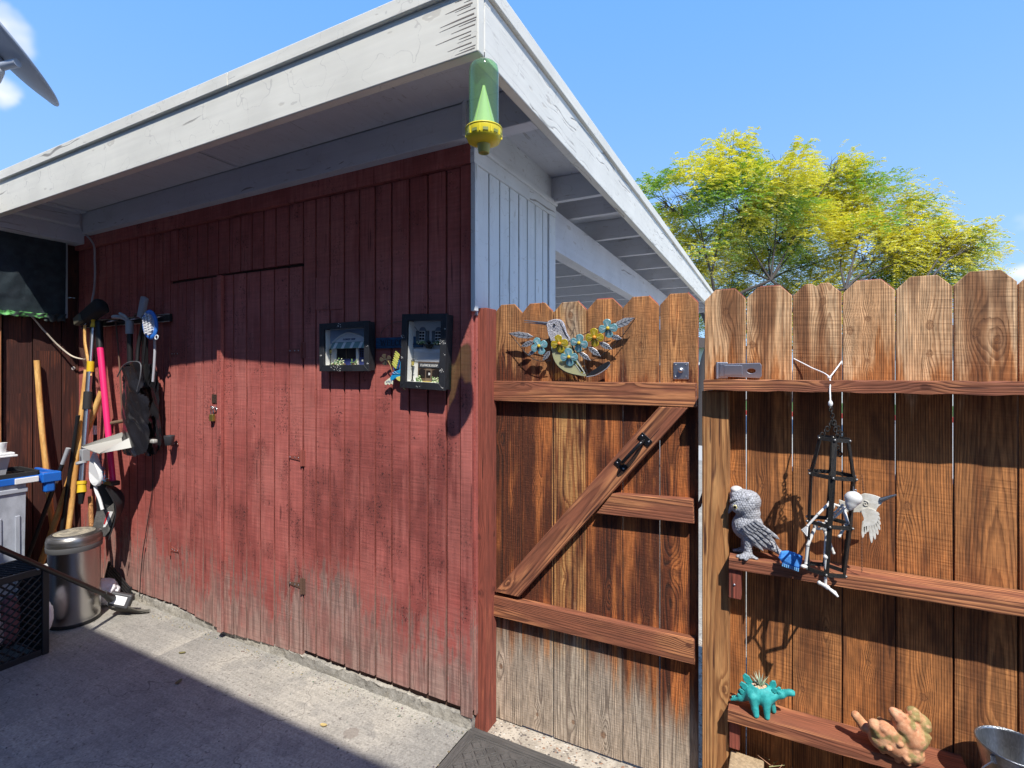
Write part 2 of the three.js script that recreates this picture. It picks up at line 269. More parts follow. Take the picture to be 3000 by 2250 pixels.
function shape(pts, smooth = false) { const s = new THREE.Shape(); if (smooth) { const c = new THREE.CatmullRomCurve3(pts.map((p) => V(p[0], p[1], 0)), true, 'catmullrom', 0.5).getPoints(pts.length * 6); c.forEach((p, i) => i ? s.lineTo(p.x, p.y) : s.moveTo(p.x, p.y)); } else pts.forEach((p, i) => i ? s.lineTo(p[0], p[1]) : s.moveTo(p[0], p[1])); return s; }
function extrude(s, depth, z, bevel = 0) { return new THREE.ExtrudeGeometry(s, { depth: depth - 2 * bevel, bevelEnabled: bevel > 0, bevelThickness: bevel, bevelSize: bevel, bevelOffset: -bevel, bevelSegments: 1, steps: 1, curveSegments: 8 }).translate(0, 0, z + bevel); }
// texture coordinates in metres over the texture's own size: v runs along the grain axis
function uvGrain(g, axis, W, H, ou = 0, ov = 0) {
  g = clean(g); const p = g.attributes.position, n = g.attributes.normal, uv = g.attributes.uv;
  for (let i = 0; i < p.count; i++) {
    const x = p.getX(i), y = p.getY(i), z = p.getZ(i), ax = Math.abs(n.getX(i)), ay = Math.abs(n.getY(i)), az = Math.abs(n.getZ(i)); let u, v;
    if (axis === 'y') { v = ay > ax && ay > az ? z : y; u = ax > ay && ax > az ? z : x; }
    else if (axis === 'x') { v = x; u = ay > az ? z : y; if (ax > ay && ax > az) { v = z; u = y; } }
    else { v = z; u = ay > ax ? x : y; if (az > ay && az > ax) { v = x; u = y; } }
    uv.setXY(i, (u + ou) / W, (v + ov) / H);
  }
  return g;
}
const uvFlat = (g, W, H, ou = 0, ov = 0) => { g = clean(g); const p = g.attributes.position, n = g.attributes.normal, uv = g.attributes.uv; for (let i = 0; i < p.count; i++) { const ay = Math.abs(n.getY(i)), ax = Math.abs(n.getX(i)), az = Math.abs(n.getZ(i)); const u = ax > ay && ax > az ? p.getZ(i) : p.getX(i), v = ay > ax && ay > az ? p.getZ(i) : p.getY(i); uv.setXY(i, (u + ou) / W, (v + ov) / H); } return g; };
// a rough-sawn lumber piece: rounded arrises, uv for the 0.5 x 2 m lumber sheets
let lumberCount = 0;
function uvLumber(g, axis) { // each face keeps inside one of the four grain columns and inside the sheet's length
  g = clean(g); g.computeBoundingBox(); lumberCount++; const b = g.boundingBox, p = g.attributes.position, n = g.attributes.normal, uv = g.attributes.uv, ax = 'xyz'.indexOf(axis), mn = [b.min.x, b.min.y, b.min.z], L = b.max.getComponent(ax) - b.min.getComponent(ax), v0 = Math.max(0.01, (2 - L - 0.02)) * ((lumberCount * 0.377) % 1), col = lumberCount % 4, k = L > 1.95 ? 1.9 / L : 1;
  for (let i = 0; i < p.count; i++) { const nn = [Math.abs(n.getX(i)), Math.abs(n.getY(i)), Math.abs(n.getZ(i))], c = [p.getX(i), p.getY(i), p.getZ(i)]; let d = nn.indexOf(Math.max(...nn)), o = [0, 1, 2].filter((q) => q !== ax && q !== d); const u = Math.min(0.115, c[o[0]] - mn[o[0]]), v = d === ax ? (c[o[1] ?? o[0]] - mn[o[1] ?? o[0]]) : (c[ax] - mn[ax]) * k; uv.setXY(i, (col * 0.125 + 0.005 + u) / 0.5, (v0 + v) / 2); }
  return g;
}
function beam(x0, x1, y0, y1, z0, z1, axis, W = 0.5, H = 2, r = 0.003) { return uvLumber(rbox(x0, x1, y0, y1, z0, z1, r), axis); }
function roughen(g, amp, freq = 30, seed = 0) { g = mergeVertices(g); const p = g.attributes.position; for (let i = 0; i < p.count; i++) { const x = p.getX(i), y = p.getY(i), z = p.getZ(i); p.setXYZ(i, x + amp * vn(y * freq + seed, z * freq), y + amp * vn(x * freq + seed, z * freq + 3), z + amp * vn(x * freq, y * freq + seed + 7)); } g.computeVertexNormals(); return g; }
function tinted(g, c) { g = clean(g); const n = g.attributes.position.count, a = new Float32Array(n * 3); for (let i = 0; i < n; i++) { a[i * 3] = c.r; a[i * 3 + 1] = c.g; a[i * 3 + 2] = c.b; } g.setAttribute('color', new THREE.BufferAttribute(a, 3)); return g; }
// one continuous surface from tapered capsules [ax,ay,az,ra, bx,by,bz,rb] and ellipsoids {c,r,rot}: smooth union, then marching cubes
function capsule(p, ax, ay, az, ra, bx, by, bz, rb) { const dx = bx - ax, dy = by - ay, dz = bz - az, px = p[0] - ax, py = p[1] - ay, pz = p[2] - az; const t = Math.max(0, Math.min(1, (px * dx + py * dy + pz * dz) / (dx * dx + dy * dy + dz * dz + 1e-12))); return Math.hypot(px - dx * t, py - dy * t, pz - dz * t) - (ra + (rb - ra) * t); }
function ell(p, e) { let x = p[0] - e.c[0], y = p[1] - e.c[1], z = p[2] - e.c[2]; if (e.rot) { const c = Math.cos(-e.rot), s = Math.sin(-e.rot), X = x * c - y * s; y = x * s + y * c; x = X; } const a = x / e.r[0], b = y / e.r[1], q = z / e.r[2], k0 = Math.hypot(a, b, q), k1 = Math.hypot(a / e.r[0], b / e.r[1], q / e.r[2]); return k1 < 1e-9 ? -Math.min(...e.r) : k0 * (k0 - 1) / k1; }
function blob(prims, k, c, half, res, extra) {
  const mc = new MarchingCubes(res, new THREE.MeshBasicMaterial(), false, false, 120000); mc.isolation = 0; const hs = res / 2;
  for (let z = 0; z < res; z++) for (let y = 0; y < res; y++) for (let x = 0; x < res; x++) {
    const p = [c[0] + (x - hs) / hs * half, c[1] + (y - hs) / hs * half, c[2] + (z - hs) / hs * half]; let d = 1;
    for (const e of prims) { const q = Array.isArray(e) ? capsule(p, ...e) : ell(p, e), h = Math.max(0, k - Math.abs(d - q)) / k; d = Math.min(d, q) - h * h * k * 0.25; }
    if (extra) d = extra(p, d);
    mc.field[x + y * res + z * res * res] = -d;
  }
  mc.update();
  const n = mc.count, pos = mc.positionArray.slice(0, n * 3); for (let i = 0; i < n; i++) { pos[i * 3] = c[0] + pos[i * 3] * half; pos[i * 3 + 1] = c[1] + pos[i * 3 + 1] * half; pos[i * 3 + 2] = c[2] + pos[i * 3 + 2] * half; }
  let g = new THREE.BufferGeometry(); g.setAttribute('position', new THREE.BufferAttribute(new Float32Array(pos), 3)); g = mergeVertices(g, 1e-5); g.computeVertexNormals(); return g;
}
function smoothUV(g, W, H) { // keep smooth normals, flat-projected uv
  const p = g.attributes.position, n = g.attributes.normal, uv = new Float32Array(p.count * 2);
  for (let i = 0; i < p.count; i++) { const ay = Math.abs(n.getY(i)), ax = Math.abs(n.getX(i)), az = Math.abs(n.getZ(i)); uv[i * 2] = (ax > az && ax > ay ? p.getZ(i) : p.getX(i)) / W; uv[i * 2 + 1] = (ay > ax && ay > az ? p.getZ(i) : p.getY(i)) / H; }
  g.setAttribute('uv', new THREE.BufferAttribute(uv, 2)); return g;
}
const M = {
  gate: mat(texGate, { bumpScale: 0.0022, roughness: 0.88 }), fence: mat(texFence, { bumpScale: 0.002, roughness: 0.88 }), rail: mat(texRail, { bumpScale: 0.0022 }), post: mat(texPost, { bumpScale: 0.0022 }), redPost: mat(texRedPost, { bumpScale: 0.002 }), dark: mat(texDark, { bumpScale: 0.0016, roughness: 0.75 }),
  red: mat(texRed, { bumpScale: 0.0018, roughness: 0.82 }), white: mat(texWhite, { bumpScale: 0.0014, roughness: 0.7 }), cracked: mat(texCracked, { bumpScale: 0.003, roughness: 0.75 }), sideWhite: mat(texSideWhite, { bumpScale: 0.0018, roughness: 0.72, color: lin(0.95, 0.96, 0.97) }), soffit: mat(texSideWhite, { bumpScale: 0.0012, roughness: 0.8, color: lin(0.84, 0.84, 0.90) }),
  conc: mat(texConc, { bumpScale: 0.0022, roughness: 0.95 }), agg: mat(texAgg, { bumpScale: 0.003, roughness: 0.95 }),
  black: plain(lin(0.012, 0.012, 0.013), 0.45), blackRough: plain(lin(0.015, 0.015, 0.016), 0.8), steel: plain(lin(0.62, 0.62, 0.63), 0.32, { metalness: 1 }), zinc: plain(lin(0.58, 0.6, 0.64), 0.38, { metalness: 1 }), whitePlastic: plain(lin(0.78, 0.78, 0.77), 0.4), greyPlastic: plain(lin(0.36, 0.37, 0.38), 0.5), yellow: plain(lin(0.72, 0.46, 0.02), 0.4), wood: plain(lin(0.58, 0.36, 0.13), 0.6), rust: plain(lin(0.14, 0.075, 0.05), 0.8, { metalness: 0.2 }),
};
// ---------------------------------------------------------------- ground
{
  const pad = uvFlat(new THREE.PlaneGeometry(5.2, 3.4).rotateX(-Math.PI / 2).translate(-3.79, 0, -0.2), 3, 3, 6, 6);
  ground('concrete_pad', pad, M.conc, 'broom finished grey concrete patio in front of the red shed');
  ground('aggregate_slab', uvFlat(new THREE.PlaneGeometry(3.4, 4.6).rotateX(-Math.PI / 2).translate(0.52, -0.012, -0.85), 0.6, 0.6, 6, 6), M.agg, 'exposed aggregate concrete strip under the gate');
  ground('carport_floor', uvFlat(new THREE.PlaneGeometry(7.5, 6.6).rotateX(-Math.PI / 2).translate(-2.4, -0.03, -6.2), 3, 3, 30, 30), M.conc, 'grey concrete carport floor behind the shed');
  const road = plain(lin(0.42, 0.41, 0.39), 0.95);
  ground('ground', new THREE.PlaneGeometry(900, 900).rotateX(-Math.PI / 2).translate(0, -0.06, 0), mat(texSoil, { bumpScale: 0 }), 'bare ground reaching to the horizon');
  ground('road', new THREE.PlaneGeometry(120, 17).rotateX(-Math.PI / 2).translate(0, -0.045, -11.6), road, 'pale concrete lane beyond the fence');
  ground('lawn', new THREE.PlaneGeometry(120, 7).rotateX(-Math.PI / 2).translate(0, 0.06, -24), plain(lin(0.06, 0.14, 0.03), 1), 'green lawn across the lane');
  single('kerb', box(-60, 60, -0.05, 0.10, -20.5, -20.25), plain(lin(0.5, 0.06, 0.05), 0.8), 'red painted kerb along the lawn across the lane', 'kerb');
}

// ---------------------------------------------------------------- shed with its carport roof
const slope = (g) => { const p = g.attributes.position; for (let i = 0; i < p.count; i++) p.setY(i, p.getY(i) + 0.02 * (p.getZ(i) + 1.34)); return g; };
{
  const shed = thing('shed', 'red plank shed with double doors under an overhanging flat white roof', 'shed', [-2.9, 0, -1.87]);
  const L = new THREE.Matrix4().makeTranslation(2.9, 0, 1.87);
  const add = (name, g, m, parent = shed) => { g = Array.isArray(g) ? join(g) : g; return part(name, g.applyMatrix4(L), m, parent); };
  const redUV = (g, sx = 0) => uvGrain(g, 'y', 3.6, 2.6, 4.7 + sx, 0);
  // front: sheathing behind the grooves, then one plank per strip
  const r = rng(3);
  const plankAt = (x0, x1, y0, y1, z = 0, parent = shed) => {
    const dz = (r() - 0.5) * 0.0015; const s = redUV(rbox(x0 + 0.0055, x1 - 0.0055, y0, y1, -1.8925, -1.87 + dz + z, 0.0025), 0);
    return add('plank', s, M.red, parent);
  };
  add('sheathing', [box(-4.66, -3.455, 0.03, 2.54, -1.91, -1.893), box(-2.215, -1.172, 0.05, 2.54, -1.91, -1.893), box(-3.455, -2.215, 2.12, 2.54, -1.91, -1.893)], plain(lin(0.085, 0.045, 0.032), 0.95));
  const foot = (x) => lerp(0.068, 0.082, sst(-4, -1.2, x)) + (r() - 0.5) * 0.012;
  const left = [-4.66, -4.56, -4.459, -4.357, -4.255, -4.152, -4.045, -3.937, -3.834, -3.733, -3.629, -3.531, -3.449];
  for (let i = 0; i < left.length - 1; i++) plankAt(left[i], left[i + 1], foot(left[i]), 2.45);
  const over = [-3.449, -3.359, -3.26, -3.159, -3.054, -2.949, -2.846, -2.743, -2.64, -2.541, -2.44, -2.334, -2.223];
  for (let i = 0; i < over.length - 1; i++) plankAt(over[i], over[i + 1], 2.13, 2.45);
  const right = [-2.223, -2.129, -2.028, -1.928, -1.827, -1.724, -1.622, -1.516, -1.411, -1.308, -1.229, -1.166];
  for (let i = 0; i < right.length - 1; i++) plankAt(right[i], right[i + 1], foot(right[i]), 2.45);
  // two cut-out patches near the eave: lighter planks let in
  add('patch_board', redUV(rbox(-2.128, -2.032, 1.872, 2.04, -1.872, -1.866, 0.002)), M.red); add('patch_board', redUV(rbox(-2.024, -1.932, 1.868, 2.04, -1.872, -1.866, 0.002)), M.red);
  add('patch_board', redUV(rbox(-4.30, -4.235, 2.09, 2.37, -1.872, -1.864, 0.002)), M.red);
  add('header_board', redUV(rbox(-4.66, -1.172, 2.452, 2.545, -1.882, -1.848, 0.003)), M.red);
  add('corner_board', redUV(rbox(-1.228, -1.168, 0.055, 2.452, -1.8695, -1.862, 0.003)), M.red);
  // doors, each swung a little open so that the meeting edges stand proud
  const door = (edges, hingeX, angle) => {
    const d = new THREE.Group(); d.name = 'door'; shed.add(d); d.position.set(hingeX + 2.9, 0, 0); d.rotation.y = angle;
    const T = new THREE.Matrix4().makeTranslation(-hingeX, 0, 1.87), put = (n, g, m) => part(n, (Array.isArray(g) ? join(g) : g).applyMatrix4(T), m, d);
    const x0 = edges[0], x1 = edges[edges.length - 1];
    put('backing', box(x0 + 0.004, x1 - 0.004, 0.062, 2.10, -1.912, -1.893), plain(lin(0.085, 0.045, 0.032), 0.95));
    for (let i = 0; i < edges.length - 1; i++) put('plank', redUV(rbox(edges[i] + (i ? 0.0055 : 0.004), edges[i + 1] - 0.0055, (hingeX < -3 ? 0.072 - i * 0.006 : 0.035 + i * 0.004) + (r() - 0.5) * 0.006, 2.112, -1.8925, -1.87 + (r() - 0.5) * 0.0015, 0.0025)), M.red);
    return { d, put };
  };
  const dl = door([-3.444, -3.356, -3.263, -3.173, -3.076, -2.982, -2.882], -3.444, -0.040), dr = door([-2.872, -2.776, -2.666, -2.553, -2.441, -2.33, -2.226], -2.226, 0.038);
  dr.put('astragal', redUV(rbox(-2.89, -2.853, 0.04, 2.112, -1.868, -1.846, 0.004), 0.3), M.red);
  // strap hinges painted over, the lowest one rusty
  const hinge = (put, x, y, dir, rusty) => {
    const s = shape([[0, -0.016], [0.005, 0.016], [0.02 * 1, 0.013], [0.092, 0.006], [0.092, -0.006], [0.02, -0.013]].map((q) => [x + dir * q[0], y + q[1]]));
    const m = rusty ? M.rust : plain(lin(0.28, 0.075, 0.055), 0.6);
    put('hinge', [extrude(s, 0.003, -1.869, 0), rod([x - dir * 0.004, y - 0.042, -1.864], [x - dir * 0.004, y + 0.042, -1.864], 0.006), box(x - dir * 0.006, x - dir * 0.03, y - 0.042, y + 0.042, -1.8695, -1.866)], m);
    put('screw', [0.018, 0.045, 0.08].map((q) => ball(x + dir * q, y, -1.8655, 0.0035, 0.0035, 0.002, 8, 6)), M.zinc);
  };
  const hr = (n, g, m) => dr.put(n, g, m), hl = (n, g, m) => dl.put(n, g, m);
  for (const y of [1.665, 1.096, 0.42]) { hinge(hr, -2.236, y, -1, y < 0.6); hinge(hl, -3.434, y, 1, false); }
  // hasp: rusty plate, staple, swivel
  dl.put('hasp_plate', rbox(-2.978, -2.895, 1.365, 1.418, -1.8695, -1.866, 0.002), mat(grit([88, 62, 46], [58, 48, 44], 12, 0.2), { bumpScale: 0.001, metalness: 0.3 }));
  dl.put('hasp_staple', [tube([[-2.962, 1.33, -1.868], [-2.962, 1.342, -1.852], [-2.945, 1.348, -1.845], [-2.93, 1.342, -1.852], [-2.93, 1.33, -1.868]], 0.0035, 16, 6), rod([-2.925, 1.345, -1.864], [-2.905, 1.312, -1.862], 0.006), rod([-2.93, 1.325, -1.862], [-2.91, 1.352, -1.862], 0.005)], M.steel);

  // end wall (faces +x), white siding above the gate
  const wz = [-1.886, -1.994, -2.094, -2.193, -2.294, -2.391, -2.489, -2.589, -2.66];
  add('end_sheathing', box(-1.205, -1.185, 0.05, 2.68, -2.74, -1.915), plain(lin(0.11, 0.08, 0.055), 0.9));
  for (let i = 0; i < wz.length - 1; i++) add('siding_board', uvGrain(rbox(-1.1845, -1.16 + (r() - 0.5) * 0.001, 1.80, 2.452, wz[i] - 0.005, wz[i + 1] + 0.005, 0.002), 'y', 1, 2, i * 0.21, i * 0.37), M.sideWhite);
  add('end_board', redUV(rbox(-1.1725, -1.161, 0.06, 1.798, -2.66, -1.884, 0.002), 1.1), M.red);
  add('corner_board', uvGrain(rbox(-1.171, -1.148, 1.815, 2.452, -1.884, -1.8555, 0.003), 'y', 1, 2, 0.1, 0.3), M.sideWhite);
  add('end_post', uvGrain(rbox(-1.20, -1.152, 0, 2.452, -2.755, -2.664, 0.004), 'y', 1, 2, 0.6, 0.1), M.sideWhite);
  add('top_trim', uvGrain(rbox(-1.172, -1.15, 2.4525, 2.515, -2.757, -1.853, 0.003), 'z', 1, 2, 0.2, 0.4), M.sideWhite);
  add('moulding', uvGrain(rbox(-1.172, -1.138, 2.5155, 2.543, -2.757, -1.85, 0.006), 'z', 1, 2, 0.5, 0.8), M.sideWhite);
  add('blocking', uvGrain(rbox(-1.172, -1.154, 2.5435, 2.69, -2.75, -1.79, 0.002), 'z', 1, 2, 0.3, 1.1), M.sideWhite);
  add('back_wall', box(-4.66, -1.19, 0, 2.55, -2.755, -2.742), plain(lin(0.45, 0.45, 0.44), 0.9));

  // roof: fascias, eave edging, soffit panels, beams, joists, deck
  const W = (g, axis, ou, ov) => slope(uvGrain(g, axis, 1, 2, ou, ov));
  add('fascia', W(rbox(-5.6, -0.818, 2.545, 2.745, -1.378, -1.34, 0.005), 'x', 0.1, 0.2), M.white);
  { const q = rng(88), dk = plain(lin(0.22, 0.19, 0.165), 0.95); for (let k = 0; k < 15; k++) { const y = 2.556 + k * 0.0122 + (q() - 0.5) * 0.006, L = 0.03 + q() * q() * 0.16, w = 0.0008 + q() * 0.0022, x1 = -0.819 - q() * 0.03; add('paint_split', slope(extrude(shape([[x1, y - w], [x1, y + w], [x1 - L * 0.5, y + w * 0.7 - L * 0.015], [x1 - L, y - L * 0.04], [x1 - L * 0.55, y - w * 0.6 - L * 0.02]]), 0.0012, -1.3405)), dk); } }
  add('fascia', W(rbox(-0.856, -0.818, 2.545, 2.745, -8.2, -1.3785, 0.005), 'z', 0.5, 0.2), M.cracked);
  add('eave_edging', [W(rbox(-5.6, -2.031, 2.7455, 2.803, -1.40, -1.326, 0.004), 'x', 0.7, 0.3), W(rbox(-2.029, -0.806, 2.7455, 2.803, -1.40, -1.326, 0.004), 'x', 0.75, 0.9)], M.white);
  add('eave_edging', W(rbox(-0.87, -0.804, 2.7455, 2.803, -8.2, -1.4005, 0.004), 'z', 0.8, 0.1), M.white);
  add('roofing', slope(box(-5.6, -0.88, 2.75, 2.80, -8.2, -1.41)), mat(grit([120, 116, 112], [96, 92, 90], 3, 0.2), { bumpScale: 0.001 }));
  for (const [a, b] of [[-2.638, -0.857], [-4.36, -2.642], [-5.6, -4.364]]) add('soffit_panel', W(rbox(a, b, 2.696, 2.712, -1.80, -1.3785, 0.003), 'z', a, 0.1), M.soffit);
  add('soffit_batten', W(rbox(-4.395, -4.33, 2.683, 2.6955, -1.79, -1.379, 0.002), 'z', 0.2, 0.4), M.soffit); add('soffit_batten', W(rbox(-2.66, -2.648, 2.688, 2.6955, -1.79, -1.48, 0.002), 'z', 0.6, 0.4), M.soffit);
  add('beam', W(rbox(-4.42, -0.857, 2.546, 2.6955, -1.872, -1.80, 0.004), 'x', 0.4, 0.7), M.soffit);
  add('beam', W(rbox(-4.50, -4.425, 2.60, 2.6955, -1.872, -1.0, 0.004), 'z', 0.1, 0.7), M.soffit);
  add('beam', W(rbox(-4.70, -4.502, 2.495, 2.6955, -1.872, -1.0, 0.004), 'z', 0.9, 0.2), M.soffit);
  add('beam', slope(uvGrain(rbox(-1.25, -1.16, 2.295, 2.535, -8.1, -2.762, 0.004), 'z', 1, 2, 0.2, 0.2)), M.soffit);
  for (const z of [-2.72, -3.05, -3.6, -4.15, -4.7, -5.25, -5.8, -6.35, -6.9, -7.45, -8.0]) add('joist', W(rbox(-5.6, -0.857, 2.556, 2.6955, z - 0.019, z + 0.019, 0.003), 'x', z * 3, z), M.soffit);
  add('deck', W(box(-5.6, -0.857, 2.696, 2.746, -8.2, -1.876), 'z', 0.3, 0.9), M.soffit);
  add('carport_post', uvGrain(rbox(-1.25, -1.16, -0.03, 2.17, -8.05, -7.96, 0.004), 'y', 1, 2, 0.3, 0.3), M.sideWhite);
  add('carport_post', uvGrain(rbox(-5.5, -5.41, -0.03, 2.42, -8.05, -7.96, 0.004), 'y', 1, 2, 0.7, 0.3), M.sideWhite);
  // low concrete sill the planks stand over
  add('sill', uvFlat(roughen(new THREE.BoxGeometry(3.5, 0.06, 0.06, 260, 4, 5).translate(-2.93, 0.022, -1.898), 0.007, 60), 3, 3, 6, 6), M.conc);
}

// ---------------------------------------------------------------- gate with its hinge post
{
  single('gate_post', uvLumber(rbox(-1.178, -1.117, -0.02, 1.832, -1.988, -1.90, 0.004), 'y'), M.redPost, 'red stained square post between the shed corner and the gate', 'post');
  const gate = thing('gate', 'dog-eared plank gate with red brown rails and a diagonal brace', 'gate', [-0.7, 0, -2.0]);
  const add = (name, g, m, parent = gate) => part(name, (Array.isArray(g) ? join(g) : g).translate(0.7, 0, 2.0), m, parent);
  const gx = [-1.139, -0.997, -0.848, -0.697, -0.548, -0.404, -0.263], bot = [-0.006, 0.0, -0.003, 0.0, 0.004, 0.002], top = [1.854, 1.851, 1.847, 1.849, 1.850, 1.852], r = rng(8);
  for (let k = 0; k < 6; k++) {
    const a = gx[k] + [0, 0.0012, 0.0025, 0.0012, 0.0018, 0.0018][k], b = gx[k + 1] - [0.0012, 0.0025, 0.0012, 0.0018, 0.0018, 0.0][k], t = top[k], e = 0.040, w = 0.038;
    const s = shape([[a, bot[k]], [b, bot[k]], [b, t - e], [b - w, t], [a + w, t], [a, t - e]]);
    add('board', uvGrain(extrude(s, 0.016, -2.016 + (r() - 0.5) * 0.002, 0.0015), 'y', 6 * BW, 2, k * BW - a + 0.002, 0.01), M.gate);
  }
  const M_edge = plain(lin(0.33, 0.075, 0.05), 0.85);
  // red paint left along some of the dog-eared tops
  const lip = (pts) => { const c = pts.map((p) => [p[0], p[1], -2.006]); const l = []; for (let i = 0; i < c.length - 1; i++) l.push(rod(c[i], c[i + 1], 0.0035, 0.0035, 6).applyMatrix4(new THREE.Matrix4())); return l; };
  for (const q of [[[-0.90, 1.852], [-0.852, 1.813]], [[-0.738, 1.848], [-0.70, 1.81]], [[-0.655, 1.85], [-0.592, 1.85], [-0.553, 1.812]], [[-0.445, 1.851], [-0.41, 1.814]], [[-0.30, 1.853], [-0.265, 1.815], [-0.265, 1.53]]]) add('paint_edge', lip(q), M_edge);
  add('rail', beam(-1.140, -0.266, 1.424, 1.513, -2.0, -1.962, 'x'), M.rail);
  add('rail', beam(-1.140, -0.264, 0.482, 0.571, -2.0, -1.962, 'x').rotateZ(0.012), M.rail);
  const p = (pts) => shape(pts);
  add('brace', uvLumber(extrude(p([[-1.115, 0.578], [-0.995, 0.578], [-0.292, 1.422], [-0.398, 1.422]]), 0.038, -2.0, 0.003).translate(0.7, -1.0, 0).rotateZ(-0.88).translate(0, 0, 0), 'x').rotateZ(0.88).translate(-0.7, 1.0, 0), M.rail);
  add('brace_block', uvLumber(extrude(p([[-0.645, 0.986], [-0.272, 0.996], [-0.276, 1.084], [-0.580, 1.072]]), 0.038, -2.0, 0.003), 'x'), M.rail);
  // pull handle on the brace
  const h = new THREE.Group(); h.name = 'pull_handle'; gate.add(h); h.position.set(0.7 - 0.4965, 1.243, 0.039); h.rotation.z = 0.85;
  const blackGloss = plain(lin(0.01, 0.01, 0.011), 0.25);
  part('grip', [tube([[-0.062, 0, 0.002], [-0.055, 0, 0.022], [-0.025, 0, 0.034], [0.025, 0, 0.034], [0.055, 0, 0.022], [0.062, 0, 0.002]], 0.0075, 30, 10)], blackGloss, h);
  for (const s of [-1, 1]) { part('plate', rbox(s * 0.056, s * 0.085, -0.026, 0.026, 0, 0.004, 0.0015), blackGloss, h); for (const q of [-0.016, 0.016]) part('screw', ball(s * 0.074, q, 0.004, 0.0035, 0.0035, 0.0018, 8, 6), M.zinc, h); }
  // steel staple plate for the hasp, stop rail on the far edge, gravity latch
  const lp = add('latch_plate', rbox(-0.352, -0.296, 1.526, 1.590, -2.0, -1.995, 0.008, 3), M.zinc);
  part('staple', [ball(0.376, 1.560, 0.010, 0.010, 0.010, 0.010, 12, 8), rod([0.376, 1.560, 0], [0.376, 1.560, 0.022], 0.004)], M.zinc, lp); for (const [x, y] of [[-0.343, 1.58], [-0.305, 1.58], [-0.343, 1.536], [-0.305, 1.536]]) part('screw', ball(x + 0.7, y, 0.0055, 0.003, 0.003, 0.0015, 8, 6), M.steel, lp);
  add('latch_bar', [extrude(shape([[-0.262, 1.045], [-0.25, 1.058], [-0.236, 1.125], [-0.242, 1.125], [-0.262, 1.065]]), 0.006, -1.99, 0)], M.rust);
}

